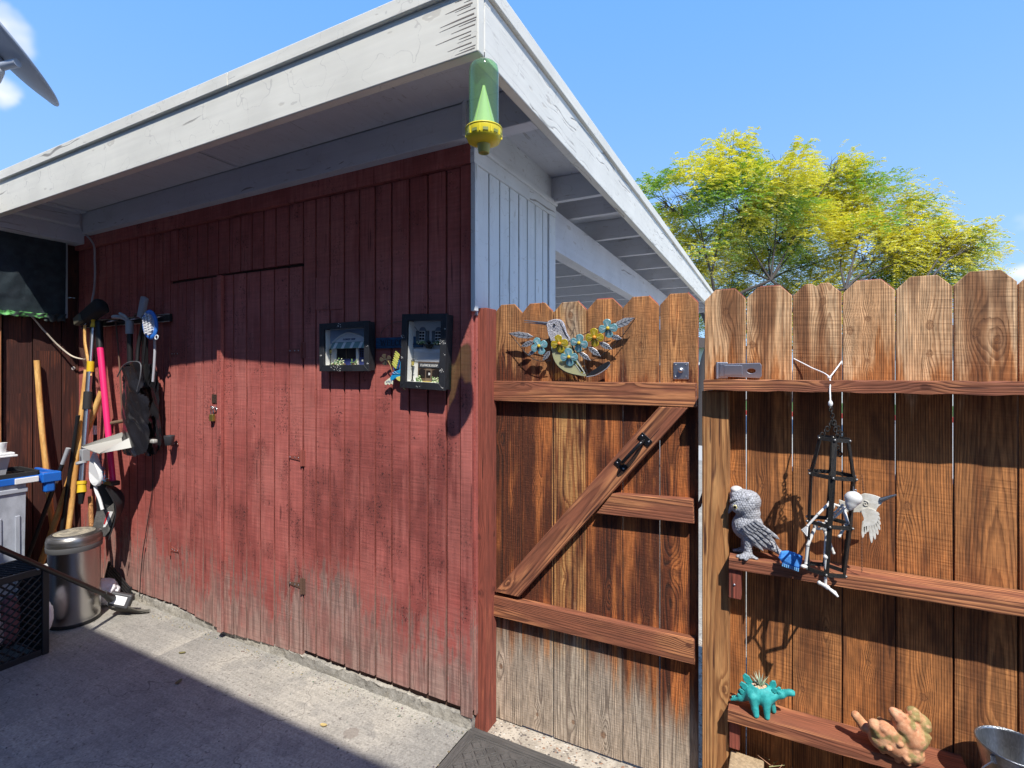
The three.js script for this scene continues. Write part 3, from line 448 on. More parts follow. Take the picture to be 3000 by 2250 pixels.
// ---------------------------------------------------------------- fence to the right of the gate
{
  const fence = thing('plank_fence', 'dog-eared cedar plank fence with a capping shelf and two display shelves', 'fence', [0.2, 0, -2.0]);
  const add = (name, g, m, parent = fence) => part(name, (Array.isArray(g) ? join(g) : g).translate(-0.2, 0, 2.0), m, parent);
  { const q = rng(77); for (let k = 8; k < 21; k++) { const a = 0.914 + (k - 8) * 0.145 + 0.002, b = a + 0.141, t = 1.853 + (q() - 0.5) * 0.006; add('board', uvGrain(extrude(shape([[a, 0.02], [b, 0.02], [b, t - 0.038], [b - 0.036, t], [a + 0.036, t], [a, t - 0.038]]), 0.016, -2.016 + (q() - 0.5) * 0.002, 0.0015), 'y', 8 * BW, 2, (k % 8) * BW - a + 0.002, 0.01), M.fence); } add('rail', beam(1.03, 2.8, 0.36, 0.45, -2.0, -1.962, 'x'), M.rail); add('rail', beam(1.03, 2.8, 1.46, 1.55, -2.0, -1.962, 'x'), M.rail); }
  const M_edge2 = plain(lin(0.22, 0.06, 0.045), 0.85), gx = [-0.240, -0.100, 0.045, 0.190, 0.333, 0.476, 0.622, 0.768, 0.914], r = rng(21);
  for (let k = 0; k < 8; k++) {
    const gap = [0, 0.0016, 0.0012, 0.0016, 0.0016, 0.0022, 0.002, 0.002][k], a = gx[k] + gap, b = gx[k + 1] - [0.0016, 0.0012, 0.0016, 0.0016, 0.0022, 0.002, 0.002, 0.002][k], t = [1.854, 1.855, 1.854, 1.853, 1.855, 1.858, 1.85, 1.85][k], e = 0.038, w = 0.036;
    const pts = k === 0 ? [[-0.172, 0.02], [b, 0.02], [b, t - e], [b - w, t], [a + w, t], [a, t - e], [a, 1.494], [-0.172, 1.494]] : [[a, 0.02], [b, 0.02], [b, t - e], [b - w, t], [a + w, t], [a, t - e]];
    if (k === 2) pts.splice(4, 0, [(a + b) / 2 + 0.012, t], [(a + b) / 2 - 0.002, t - 0.010], [(a + b) / 2 - 0.014, t]);
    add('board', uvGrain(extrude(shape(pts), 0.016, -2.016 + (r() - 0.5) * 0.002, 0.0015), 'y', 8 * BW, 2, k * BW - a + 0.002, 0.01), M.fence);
  }
  for (const q of [[-0.236, 1.818, -0.2, 1.854, -0.138, 1.855, -0.103, 1.818], [-0.055, 1.856, 0.006, 1.856, 0.04, 1.82], [0.148, 1.854, 0.185, 1.818], [0.23, 1.853, 0.295, 1.853, 0.33, 1.818]]) { const l = []; for (let i = 0; i + 3 < q.length; i += 2) l.push(rod([q[i], q[i + 1], -2.006], [q[i + 2], q[i + 3], -2.006], 0.003, 0.003, 6)); add('paint_edge', l, M_edge2); }
  add('post', beam(-0.241, -0.152, -0.05, 1.487, -1.9975, -1.935, 'y'), M.post);
  add('capping_shelf', uvLumber(roughen(new THREE.BoxGeometry(1.25, 0.036, 0.118, 70, 2, 6).translate(0.395, 1.509, -1.939), 0.0022, 26, 3), 'x'), M.rail);
  add('shelf', uvLumber(roughen(new THREE.BoxGeometry(1.15, 0.038, 0.108, 60, 2, 6).translate(0.427, 0.900, -1.9435), 0.0016, 24, 9), 'x'), M.rail);
  add('shelf', uvLumber(roughen(new THREE.BoxGeometry(0.645, 0.038, 0.108, 40, 2, 6).translate(0.170, 0.374, -1.9435), 0.0016, 24, 5), 'x'), M.rail);
  add('shelf_bracket', beam(-0.150, -0.111, 0.775, 0.880, -1.995, -1.90, 'y'), M.redPost); part('nail', ball(-0.332, 0.824, 0.1015, 0.004, 0.004, 0.002, 8, 6), M.zinc, fence);
  add('shelf_bracket', beam(-0.150, -0.117, 0.245, 0.354, -1.995, -1.92, 'y'), M.redPost);
  add('shelf_bracket', beam(0.44, 0.48, 0.10, 0.354, -1.995, -1.92, 'y'), M.redPost);
  // hasp
  const hp = add('hasp_hinge', [rbox(-0.199, -0.160, 1.530, 1.590, -2.0, -1.993, 0.003), rod([-0.197, 1.530, -1.992], [-0.197, 1.590, -1.992], 0.004)], M.zinc);
  part('hasp_strap', (() => { const s = shape([[-0.186, 1.538], [-0.056, 1.532], [-0.05, 1.539], [-0.05, 1.578], [-0.056, 1.586], [-0.186, 1.583]]); const hole = new THREE.Path(); hole.absellipse(-0.083, 1.558, 0.014, 0.009, 0, 6.283); s.holes.push(hole); return extrude(s, 0.004, -1.9925, 0.001).translate(-0.2, 0, 2.0); })(), M.zinc, hp);
  part('hasp_rib', rbox(-0.172, -0.112, 1.543, 1.578, -1.9885, -1.9865, 0.002).translate(-0.2, 0, 2.0), M.zinc, hp);
  single('added_gap_wall', box(-0.04, 2.6, -0.06, 1.16, -2.42, -2.30), plain(lin(0.16, 0.13, 0.11), 0.9), 'added low brown wall behind the plank fence that darkens its lower gaps', 'wall');  // added, unseen: stands there to black out the lower gaps between the boards
  single('garden_bed', uvFlat(roughen(new THREE.BoxGeometry(1.6, 0.2, 0.5, 60, 2, 20).translate(0.68, 0.04, -1.74), 0.012, 30), 0.4, 0.4), mat(texSoil, { bumpScale: 0.004 }), 'strip of dry soil at the foot of the plank fence', 'soil').userData.kind = 'structure';
  single('concrete_block', roughen(new RoundedBoxGeometry(0.105, 0.2, 0.10, 3, 0.006).translate(-0.095, 0.125, -1.895), 0.002, 40), mat(grit([196, 170, 134], [170, 146, 114], 7, 0.12), { bumpScale: 0.002 }), 'small tan concrete block beside the fence post under the low shelf', 'block');
}

// ---------------------------------------------------------------- dark plank fence at the far end of the patio
{
  const f = thing('dark_fence', 'dark brown stained plank fence closing the end of the patio', 'fence', [-4.66, 0, -1.5]);
  const zs = [-1.866, -1.776, -1.613, -1.455, -1.31, -1.165, -1.02, -0.875, -0.73, -0.585, -0.44, -0.295, -0.15, -0.005, 0.14, 0.285, 0.43, 0.575, 0.72, 0.865, 1.01, 1.155, 1.3]; const r = rng(14);
  for (let i = 0; i < zs.length - 1; i++) part('board', uvGrain(rbox(-0.018, (r() - 0.5) * 0.003, 0.02, 2.1, zs[i] + 1.5 + 0.003, zs[i + 1] + 1.5 - 0.003, 0.002), 'y', 0.5, 2, i * 0.125 - zs[i] - 1.5, i * 0.3), M.dark, f);
  part('back_rail', beam(-0.058, -0.02, 1.6, 1.69, -0.36, 1.2, 'z'), M.dark, f);
  part('knot_hole', ball(0.001, 1.575, -0.345, 0.002, 0.014, 0.012, 10, 8), plain(lin(0.7, 0.68, 0.62), 0.8), f);
  part('added_back_board', uvGrain(box(-0.075, -0.06, 0, 2.1, -0.37, 2.8), 'y', 0.5, 2, 0, 0), M.dark, f); part('corner_post', beam(-0.018, 0.022, 0.0, 2.5, -0.374, -0.362, 'y'), M.dark, f);  // added backing and corner filler: they block sky showing through the gaps
  single('pale_batten', beam(-4.655, -4.63, 0.4, 1.94, -1.44, -1.415, 'y'), M.post, 'narrow pale wooden batten standing against the dark plank fence', 'batten');
}

// ---------------------------------------------------------------- the house whose eave shades the patio (behind the camera)
{
  const h = thing('house', 'grey sided house whose eave overhangs the patio', 'house', [-1, 0, 1.35]);
  const cream = plain(lin(0.22, 0.23, 0.25), 0.85);
  for (let i = 0; i < 13; i++) part('siding_board', box(-6, 4.5, i * 0.32, i * 0.32 + 0.314, 0, 0.03 + (i % 2) * 0.001), cream, h);
  part('eave', box(-6, 4.5, 4.1, 4.2, -0.594, 0.6), cream, h); part('roof', box(-6, 4.5, 4.201, 4.21, -0.59, 6), plain(lin(0.12, 0.11, 0.11), 0.95), h);
  part('side_wall', box(-6, -5.8, 0, 4.09, 0.04, 6), cream, h); part('side_wall', box(4.3, 4.5, 0, 4.09, 0.04, 6), cream, h);
}
// houses across the lane, seen through the gaps of the fence
{
  const far = (x, z, w, hgt, c, label) => { const o = thing('far_house', label, 'house', [x, 0, z], 'houses across the lane'); part('wall', box(-w / 2, w / 2, 0, hgt, -4, 0), plain(c, 0.9), o); const s = shape([[-w / 2 - 0.4, hgt], [w / 2 + 0.4, hgt], [0, hgt + 1.1]]); part('roof', extrude(s, 4.8, -4.4), plain(lin(0.12, 0.09, 0.08), 0.9), o); for (const q of [-0.3, 0.1, 0.32]) { const wd = part('window', box(w * q - 0.55, w * q + 0.55, 0.9, 1.9, 0.001, 0.04), plain(lin(0.75, 0.75, 0.75), 0.6), o); part('pane', box(w * q - 0.48, w * q + 0.48, 0.97, 1.83, 0.041, 0.05), plain(lin(0.05, 0.06, 0.08), 0.1), wd); } };
  far(-6, -27.5, 9, 2.7, lin(0.62, 0.60, 0.56), 'cream house with a low dark roof across the lane');
  far(5, -27.5, 8, 2.7, lin(0.72, 0.72, 0.72), 'white house with a low dark roof across the lane');
}
// ---------------------------------------------------------------- things hung on the shed wall
const fontSerif = await new FontLoader().loadAsync('fonts/droid/droid_serif_bold.typeface.json');
const fontSans = await new FontLoader().loadAsync('fonts/droid/droid_sans_bold.typeface.json');
function letters(text, font, size, x, y, z, depth = 0.0012, width) { const g = new TextGeometry(text, { font, size, depth, curveSegments: 3 }); g.computeBoundingBox(); const b = g.boundingBox; if (width) g.scale(width / (b.max.x - b.min.x), 1, 1); g.translate(x, y, z); return clean(g); }
{
  const lock = thing('padlock', 'brass padlock hanging from the hasp of the red door', 'padlock', [-2.958, 1.28, -1.838]);
  part('body', rbox(-0.0165, 0.0165, -0.02, 0.02, -0.009, 0.009, 0.003, 2), plain(lin(0.42, 0.33, 0.09), 0.4, { metalness: 0.8 }), lock);
  part('shackle', tube([[-0.011, 0.018, 0], [-0.011, 0.042, 0], [0, 0.056, 0], [0.011, 0.042, 0], [0.011, 0.018, 0]], 0.0035, 20, 8), M.steel, lock);
}
const M_frame = mat(texBlackPaint, { bumpScale: 0.001, roughness: 0.6 }), M_scuff = plain(lin(0.62, 0.60, 0.56), 0.9), M_boxWhite = plain(lin(0.70, 0.70, 0.66), 0.8), M_leafy = plain(lin(0.13, 0.24, 0.08), 0.8), M_pale = plain(lin(0.62, 0.66, 0.42), 0.8), M_dkGlass = plain(lin(0.025, 0.02, 0.018), 0.25), M_navy = plain(lin(0.02, 0.03, 0.13), 0.5), M_gold = plain(lin(0.5, 0.4, 0.1), 0.5), M_iron = plain(lin(0.02, 0.022, 0.02), 0.55), M_brownTrim = plain(lin(0.12, 0.075, 0.045), 0.7), M_slateBlue = plain(lin(0.16, 0.20, 0.26), 0.8);
function picFrame(t, w, h, d, b) {      // mitred frame with a hollow box behind it; origin at its middle, back on the wall
  const mitre = (pts) => extrude(shape(pts), 0.014, d - 0.014, 0.0015), W2 = w / 2, H2 = h / 2, i = W2 - b, j = H2 - b;
  part('frame_member', mitre([[-W2, H2], [W2, H2], [i, j], [-i, j]]), M_frame, t); part('frame_member', mitre([[-W2, -H2], [-i, -j], [i, -j], [W2, -H2]]), M_frame, t);
  part('frame_member', mitre([[-W2, -H2], [-W2, H2], [-i, j], [-i, -j]]), M_frame, t); part('frame_member', mitre([[W2, -H2], [i, -j], [i, j], [W2, H2]]), M_frame, t);
  part('case', [box(-W2 + 0.004, -W2 + 0.01, -H2 + 0.004, H2 - 0.004, 0, d - 0.0142), box(W2 - 0.01, W2 - 0.004, -H2 + 0.004, H2 - 0.004, 0, d - 0.0142), box(-W2 + 0.0102, W2 - 0.0102, -H2 + 0.004, -H2 + 0.01, 0, d - 0.0142), box(-W2 + 0.0102, W2 - 0.0102, H2 - 0.01, H2 - 0.004, 0, d - 0.0142)], M_frame, t);
  part('lining', [box(-i - 0.004, -i, -j, j, 0.003, d - 0.0145), box(i, i + 0.004, -j, j, 0.003, d - 0.0145), box(-i, i, -j - 0.004, -j, 0.003, d - 0.0145), box(-i - 0.004, i + 0.004, -j - 0.004, j + 0.004, 0, 0.0028)], M_boxWhite, t);
}
function scuffs(t, list, z) { const r = rng(list.length + 3), g = []; for (const [x, y, n, s] of list) for (let k = 0; k < n; k++) { const a = x + (r() - 0.5) * s, b = y + (r() - 0.5) * s * 0.7, q = 0.0008 + r() * 0.0022; g.push(extrude(shape([0, 1, 2, 3, 4].map((m) => [a + Math.cos(m * 1.256 + r()) * q * (0.5 + r()), b + Math.sin(m * 1.256 + r()) * q])), 0.0004, z)); } part('chipped_paint', g, M_scuff, t); }
function bush(x, y, z, w, h, n, seed, m = [M_leafy, M_pale], parent) { const r = rng(seed), a = [], b = []; for (let k = 0; k < n; k++) { const g = new THREE.IcosahedronGeometry(0.0022 + r() * 0.0026, 0).translate(x + (r() - 0.5) * w, y + (r() * r()) * h, z + (r() - 0.3) * 0.008); (r() < 0.6 ? a : b).push(g); } part('shrub', a, m[0], parent); if (b.length) part('blossom', b, m[1], parent); }
function lamp(x, y, z, h, parent) { const g = part('lamp_post', [rod([x, y, z], [x, y + h * 0.62, z], h * 0.035, h * 0.022, 8), rod([x, y, z], [x, y + h * 0.08, z], h * 0.08, h * 0.03, 8), rod([x - h * 0.09, y + h * 0.63, z], [x + h * 0.09, y + h * 0.63, z], h * 0.018, h * 0.018, 6), rod([x, y + h * 0.86, z], [x, y + h, z], h * 0.085, 0.0005, 8)], M_iron, parent); part('lantern', rod([x, y + h * 0.67, z], [x, y + h * 0.86, z], h * 0.05, h * 0.075, 8), M_gold, g); }
{ // the wide one: a little shop front with a striped awning
  const t = thing('shadow_box_picture', 'black framed square miniature of a blue shop front with a striped awning', 'picture', [-1.883, 1.6755, -1.8665]); t.rotation.z = 0.004; const z = 0.005;
  picFrame(t, 0.330, 0.240, 0.047, 0.031);
  part('sky_panel', box(-0.133, 0.133, 0.02, 0.088, 0.003, 0.0042), plain(lin(0.30, 0.38, 0.50), 0.9), t);
  const arch = new THREE.Shape(); arch.moveTo(-0.108, 0.026); arch.quadraticCurveTo(0.005, 0.118, 0.133, 0.026); part('gable', extrude(arch, 0.006, z), plain(lin(0.55, 0.56, 0.57), 0.8), t);
  part('gable_trim', tube([[-0.108, 0.026, z + 0.008], [-0.05, 0.058, z + 0.008], [0.005, 0.071, z + 0.008], [0.07, 0.054, z + 0.008], [0.132, 0.028, z + 0.008]], 0.0035, 24, 6), M_boxWhite, t);
  part('lettering', letters('FLOWERY  SHOP', fontSerif, 0.0088, -0.037, 0.034, z + 0.006, 0.001, 0.082), M_navy, t);
  for (let k = 0; k < 13; k++) { const x = -0.112 + k * 0.0189; part('awning_stripe', new THREE.BoxGeometry(0.0186, 0.036, 0.002).rotateX(-0.55).translate(x + 0.009, 0.009, z + 0.011), k % 3 === 1 ? M_boxWhite : plain(lin(0.20, 0.31, 0.29), 0.8), t); }
  part('window_glass', box(-0.085, 0.045, -0.058, -0.006, 0.003, 0.006), M_dkGlass, t); part('mullion', box(-0.021, -0.018, -0.058, -0.006, 0.0062, 0.0075), M_brownTrim, t);
  for (const x of [-0.1, 0.048, 0.118]) part('pilaster', box(x, x + 0.014, -0.088, -0.004, 0.003, 0.010), M_boxWhite, t);
  const d = part('door', box(0.066, 0.114, -0.088, -0.004, 0.003, 0.007), M_navy, t); part('lights', [0, 1, 2].flatMap((i) => [0, 1, 2, 3].map((j) => box(0.072 + i * 0.0125, 0.081 + i * 0.0125, -0.05 + j * 0.0105, -0.042 + j * 0.0105, 0.0072, 0.008))), M_dkGlass, d); part('sign', box(0.084, 0.094, -0.072, -0.062, 0.0082, 0.009), M_boxWhite, d);
  part('plinth', box(-0.085, 0.062, -0.088, -0.0585, 0.003, 0.0085), M_navy, t);
  bush(-0.062, -0.088, 0.02, 0.085, 0.032, 90, 3, undefined, t); bush(0.047, -0.088, 0.02, 0.036, 0.03, 44, 4, undefined, t); bush(0.122, -0.088, 0.018, 0.018, 0.03, 20, 6, [M_leafy, M_leafy], t);
  part('flower_trough', [rbox(-0.106, -0.018, -0.0885, -0.080, 0.012, 0.026, 0.002), rod([0.047, -0.0885, 0.02], [0.047, -0.078, 0.02], 0.012, 0.015, 10)], M_brownTrim, t);
  lamp(-0.113, -0.089, 0.022, 0.088, t);
  scuffs(t, [[-0.03, 0.106, 9, 0.03], [-0.035, -0.107, 16, 0.05], [-0.07, -0.103, 6, 0.03], [0.155, 0.0, 5, 0.014], [0.155, -0.08, 6, 0.016], [-0.152, -0.04, 6, 0.012]], 0.0471);
}
{ // the tall one: flower shop with two shuttered windows above
  const t = thing('shadow_box_picture', 'black framed tall miniature of a flower shop with two shuttered windows', 'picture', [-1.393, 1.6435, -1.8665]); t.rotation.z = -0.040; const z = 0.005;
  picFrame(t, 0.246, 0.334, 0.056, 0.031);
  for (const x of [-0.042, 0.047]) {
    const w = part('window', extrude((() => { const s = new THREE.Shape(); s.moveTo(x - 0.018, 0.05); s.lineTo(x + 0.018, 0.05); s.lineTo(x + 0.018, 0.094); s.absarc(x, 0.094, 0.018, 0, Math.PI); return s; })(), 0.003, z), M_slateBlue, t);
    part('sash', [box(x - 0.0165, x + 0.0165, 0.05, 0.094, z + 0.003, z + 0.005)], M_boxWhite, w); part('pane', [0, 1].flatMap((i) => [0, 1, 2].map((j) => box(x - 0.0145 + i * 0.0155, x - 0.0015 + i * 0.0155, 0.053 + j * 0.0137, 0.0635 + j * 0.0137, z + 0.0052, z + 0.006))), M_dkGlass, w);
    for (const s of [-1, 1]) part('shutter', box(x + s * 0.019, x + s * 0.036, 0.044, 0.095, z, z + 0.004), plain(lin(0.10, 0.12, 0.13), 0.8), t);
    bush(x, 0.036, 0.014, 0.042, 0.018, 34, x > 0 ? 8 : 7, undefined, t); part('window_box', rbox(x - 0.019, x + 0.019, 0.030, 0.040, 0.006, 0.018, 0.002), M_iron, t);
  }
  part('urn', [rod([0.003, 0.016, 0.016], [0.003, 0.034, 0.016], 0.013, 0.02, 12), ball(0.003, 0.043, 0.016, 0.009), ball(-0.016, 0.030, 0.016, 0.007), ball(0.022, 0.030, 0.016, 0.007)], M_iron, t);
  part('cornice', [box(-0.088, 0.091, -0.006, 0.012, 0.003, 0.012), box(-0.088, 0.091, -0.020, -0.0062, 0.003, 0.008), box(-0.082, 0.091, -0.045, -0.0205, 0.003, 0.006)], plain(lin(0.60, 0.62, 0.63), 0.8), t);
  part('shop_front', box(-0.060, 0.084, -0.132, -0.046, 0.003, 0.009), M_brownTrim, t);
  part('sign_board', box(-0.054, 0.078, -0.072, -0.050, 0.0092, 0.012), plain(lin(0.045, 0.05, 0.06), 0.6), t); part('lettering', letters('FLOWER SHOP', fontSerif, 0.0105, -0.044, -0.0665, 0.0122, 0.0012, 0.096), M_boxWhite, t);
  for (const [a, b] of [[-0.053, -0.018], [0.022, 0.074]]) part('window_glass', extrude((() => { const s = new THREE.Shape(); s.moveTo(a, -0.117); s.lineTo(b, -0.117); s.lineTo(b, -0.084); s.quadraticCurveTo((a + b) / 2, -0.072, a, -0.084); return s; })(), 0.0015, 0.0092), M_dkGlass, t);
  const d = part('door', box(-0.014, 0.018, -0.132, -0.076, 0.0092, 0.0115), plain(lin(0.18, 0.13, 0.09), 0.7), t); part('pane', box(-0.010, 0.014, -0.117, -0.084, 0.0117, 0.0125), M_dkGlass, d); part('notice', box(0.003, 0.013, -0.105, -0.094, 0.0127, 0.0133), M_boxWhite, d);
  bush(-0.042, -0.135, 0.02, 0.036, 0.026, 46, 12, undefined, t); bush(0.06, -0.135, 0.02, 0.056, 0.028, 70, 13, undefined, t); part('door_mat', box(-0.016, 0.02, -0.1355, -0.132, 0.012, 0.03), M_gold, t);
  lamp(-0.078, -0.135, 0.024, 0.105, t);
  scuffs(t, [[0.105, 0.045, 14, 0.03], [-0.115, 0.065, 10, 0.02], [-0.112, -0.03, 6, 0.012], [0.107, -0.08, 9, 0.024], [0.116, 0.1, 4, 0.01], [0.117, -0.01, 5, 0.012], [0.11, -0.155, 5, 0.012], [-0.02, -0.156, 3, 0.02]], 0.0561);
}
{
  const t = thing('welcome_sign', 'weathered blue wooden welcome plaque half hidden by the tall framed picture', 'sign', [-1.57, 1.690, -1.867]);
  part('plaque', rbox(-0.14, 0.14, -0.0255, 0.0255, 0, 0.009, 0.002), mat(grit([38, 84, 118], [26, 58, 88], 15, 0.15), { bumpScale: 0.0008, roughness: 0.8 }), t);
  part('lettering', letters('WELCOME', fontSerif, 0.029, -0.112, -0.0145, 0.009, 0.001, 0.20), plain(lin(0.012, 0.016, 0.025), 0.7), t);
  part('hanging_wire', tube([[-0.115, 0.024, 0.004], [-0.105, 0.055, 0.004], [-0.06, 0.088, 0.004], [0, 0.098, 0.004], [0.06, 0.088, 0.004], [0.105, 0.055, 0.004], [0.115, 0.024, 0.004]], 0.0012, 30, 6), plain(lin(0.12, 0.08, 0.05), 0.6), t);
}
{ // painted tin parrot with a tin flower, tucked behind the tall picture
  const t = thing('tin_parrot', 'blue and yellow painted tin parrot with a bronze flower on the red wall', 'wall ornament', [-1.57, 1.56, -1.845]);
  const O = (pts) => pts.map(([x, y]) => [x + 1.57, y - 1.56]);
  const blue = plain(lin(0.02, 0.30, 0.58), 0.35), deep = plain(lin(0.015, 0.10, 0.30), 0.35), yel = plain(lin(0.72, 0.68, 0.16), 0.4), cream = plain(lin(0.80, 0.80, 0.60), 0.4);
  part('body', extrude(shape(O([[-1.607, 1.522], [-1.585, 1.552], [-1.557, 1.562], [-1.535, 1.560], [-1.515, 1.545], [-1.525, 1.52], [-1.55, 1.512], [-1.572, 1.523], [-1.592, 1.512]]), true), 0.008, -0.004, 0.002), blue, t);
  part('belly', extrude(shape(O([[-1.57, 1.524], [-1.548, 1.532], [-1.525, 1.53], [-1.53, 1.516], [-1.55, 1.510]]), true), 0.010, -0.004, 0.001), yel, t);
  part('tail', extrude(shape(O([[-1.605, 1.527], [-1.590, 1.514], [-1.593, 1.494], [-1.603, 1.499], [-1.610, 1.491], [-1.621, 1.497], [-1.630, 1.490], [-1.641, 1.495], [-1.640, 1.506], [-1.622, 1.518]])), 0.005, -0.002, 0.001), cream, t);
  for (let k = 0; k < 4; k++) part('tail_streak', extrude(shape(O([[-1.598 - k * 0.009, 1.514 - k * 0.001], [-1.594 - k * 0.009, 1.514 - k * 0.001], [-1.600 - k * 0.009, 1.502], [-1.603 - k * 0.009, 1.502]])), 0.001, 0.0032), deep, t);
  part('wing', extrude(shape(O([[-1.585, 1.562], [-1.556, 1.566], [-1.546, 1.60], [-1.558, 1.645], [-1.567, 1.635], [-1.578, 1.605]])), 0.004, 0.004, 0.001), deep, t);
  for (let k = 0; k < 7; k++) { const y = 1.572 + k * 0.0095, x = -1.588 + k * 0.0032; part('feather', extrude(shape(O([[x + 0.022, y - 0.004], [x + 0.024, y + 0.004], [x + 0.004, y + 0.020], [x, y + 0.017]]), true), 0.003, 0.0085, 0), k % 2 ? yel : plain(lin(0.55, 0.58, 0.12), 0.4), t); }
  part('far_wing', extrude(shape(O([[-1.552, 1.565], [-1.535, 1.563], [-1.541, 1.605], [-1.547, 1.60]])), 0.003, -0.002), blue, t);
  for (let k = 0; k < 5; k++) part('scale_row', tube([[-0.026 + k * 0.006, -0.012 + k * 0.003, 0.005], [-0.016 + k * 0.007, -0.018 + k * 0.002, 0.0055], [-0.006 + k * 0.008, -0.016, 0.005], [0.004 + k * 0.008, -0.014, 0.005]], 0.0012, 12, 5), k % 2 ? plain(lin(0.35, 0.65, 0.85), 0.3) : deep, t);
  part('leg', tube([[0.028, -0.035, 0], [0.036, -0.06, 0.003], [0.04, -0.078, 0.004], [0.055, -0.088, 0.004]], 0.002, 16, 6), plain(lin(0.62, 0.62, 0.2), 0.5), t);
  part('stem', tube([[-0.03, 0.0, 0], [-0.033, 0.02, 0.003], [-0.045, 0.045, 0.008]], 0.0018, 14, 6), plain(lin(0.45, 0.33, 0.12), 0.5), t);
  const bronze = plain(lin(0.42, 0.33, 0.2), 0.35, { metalness: 0.7 }), f = new THREE.Group(); f.name = 'flower'; t.add(f); f.position.set(-0.056, 0.050, 0.01); f.rotation.set(0.2, 0.3, 0.2);
  for (let k = 0; k < 5; k++) { const p = part('petal', extrude(shape([[0, 0.003], [0.006, 0.013], [0.011, 0.024], [0.003, 0.029], [-0.005, 0.028], [-0.010, 0.021], [-0.005, 0.012]], true), 0.002, 0), bronze, f); p.rotation.z = k * 1.256; p.rotation.x = 0.25; }
  part('flower_centre', ball(0, 0, 0.003, 0.004), M_iron, f);
}
// ---------------------------------------------------------------- wasp trap hung from the corner of the eave
{
  const t = thing('wasp_trap', 'green tube wasp trap with a yellow cap hanging from the roof corner', 'insect trap', [-0.812, 2.30, -1.364]);
  const glass = new THREE.MeshPhysicalMaterial({ color: lin(0.60, 0.86, 0.58), roughness: 0.1, transmission: 0.9, thickness: 0, ior: 1.3, transparent: false });
  part('tube', lathe([[0.0465, 0.015], [0.0465, 0.188], [0.0445, 0.204], [0.037, 0.213], [0.02, 0.217], [0.0005, 0.218]], 40), glass, t);
  part('cone', [lathe([[0.043, 0.0], [0.003, 0.148], [0.0005, 0.149]], 32)], new THREE.MeshPhysicalMaterial({ color: lin(0.95, 0.80, 0.66), roughness: 0.6, transmission: 0.12, thickness: 0 }), t);
  for (let k = 0; k < 4; k++) { const a = k * 1.571 + 0.3; part('cone_rib', [rod([Math.cos(a) * 0.0435, 0, Math.sin(a) * 0.0435], [Math.cos(a) * 0.0035, 0.147, Math.sin(a) * 0.0035], 0.0014, 0.0012, 6), ...[0, 1, 2, 3, 4, 5].map((j) => { const h = 0.070 + j * 0.011, q = 0.0435 * (1 - h / 0.149); return rod([Math.cos(a) * q, h, Math.sin(a) * q], [Math.cos(a + 0.9) * q, h, Math.sin(a + 0.9) * q], 0.0012, 0.0012, 5); })], plain(lin(0.8, 0.78, 0.35), 0.5), t); }
  const yel = plain(lin(0.80, 0.66, 0.03), 0.4);
  const cap = part('cap', [lathe([[0.049, 0.014], [0.0565, 0.012], [0.0565, 0.004], [0.0545, -0.014], [0.050, -0.027], [0.030, -0.034], [0.021, -0.036], [0.0005, -0.036]], 40), new THREE.TorusGeometry(0.0555, 0.003, 8, 40).rotateX(1.571).translate(0, 0.010, 0)], yel, t);
  for (let k = 0; k < 10; k++) { const a = k * 0.628; part('entry_slot', new THREE.BoxGeometry(0.016, 0.009, 0.002).translate(0, -0.010, 0.0548).rotateX(0).rotateY(a), plain(lin(0.22, 0.26, 0.06), 0.6), cap); part('rib', new THREE.BoxGeometry(0.0025, 0.022, 0.004).translate(0, -0.006, 0.0555).rotateY(a + 0.31), yel, cap); }
  part('spout', lathe([[0.0205, -0.036], [0.017, -0.062], [0.013, -0.064], [0.011, -0.058], [0.0005, -0.058]], 24), plain(lin(0.42, 0.40, 0.09), 0.5), t);
  part('hook', tube([[0.002, 0.218, 0], [-0.002, 0.228, 0], [0.003, 0.236, 0.002], [0.003, 0.250, 0.002]], 0.0014, 14, 6), M_iron, t);
  part('trapped_wasp', [ball(0.010, 0.020, 0.033, 0.006, 0.003, 0.003, 8, 6), ball(-0.017, 0.008, 0.030, 0.005, 0.003, 0.003, 8, 6)], plain(lin(0.05, 0.04, 0.02), 0.7), t);
}
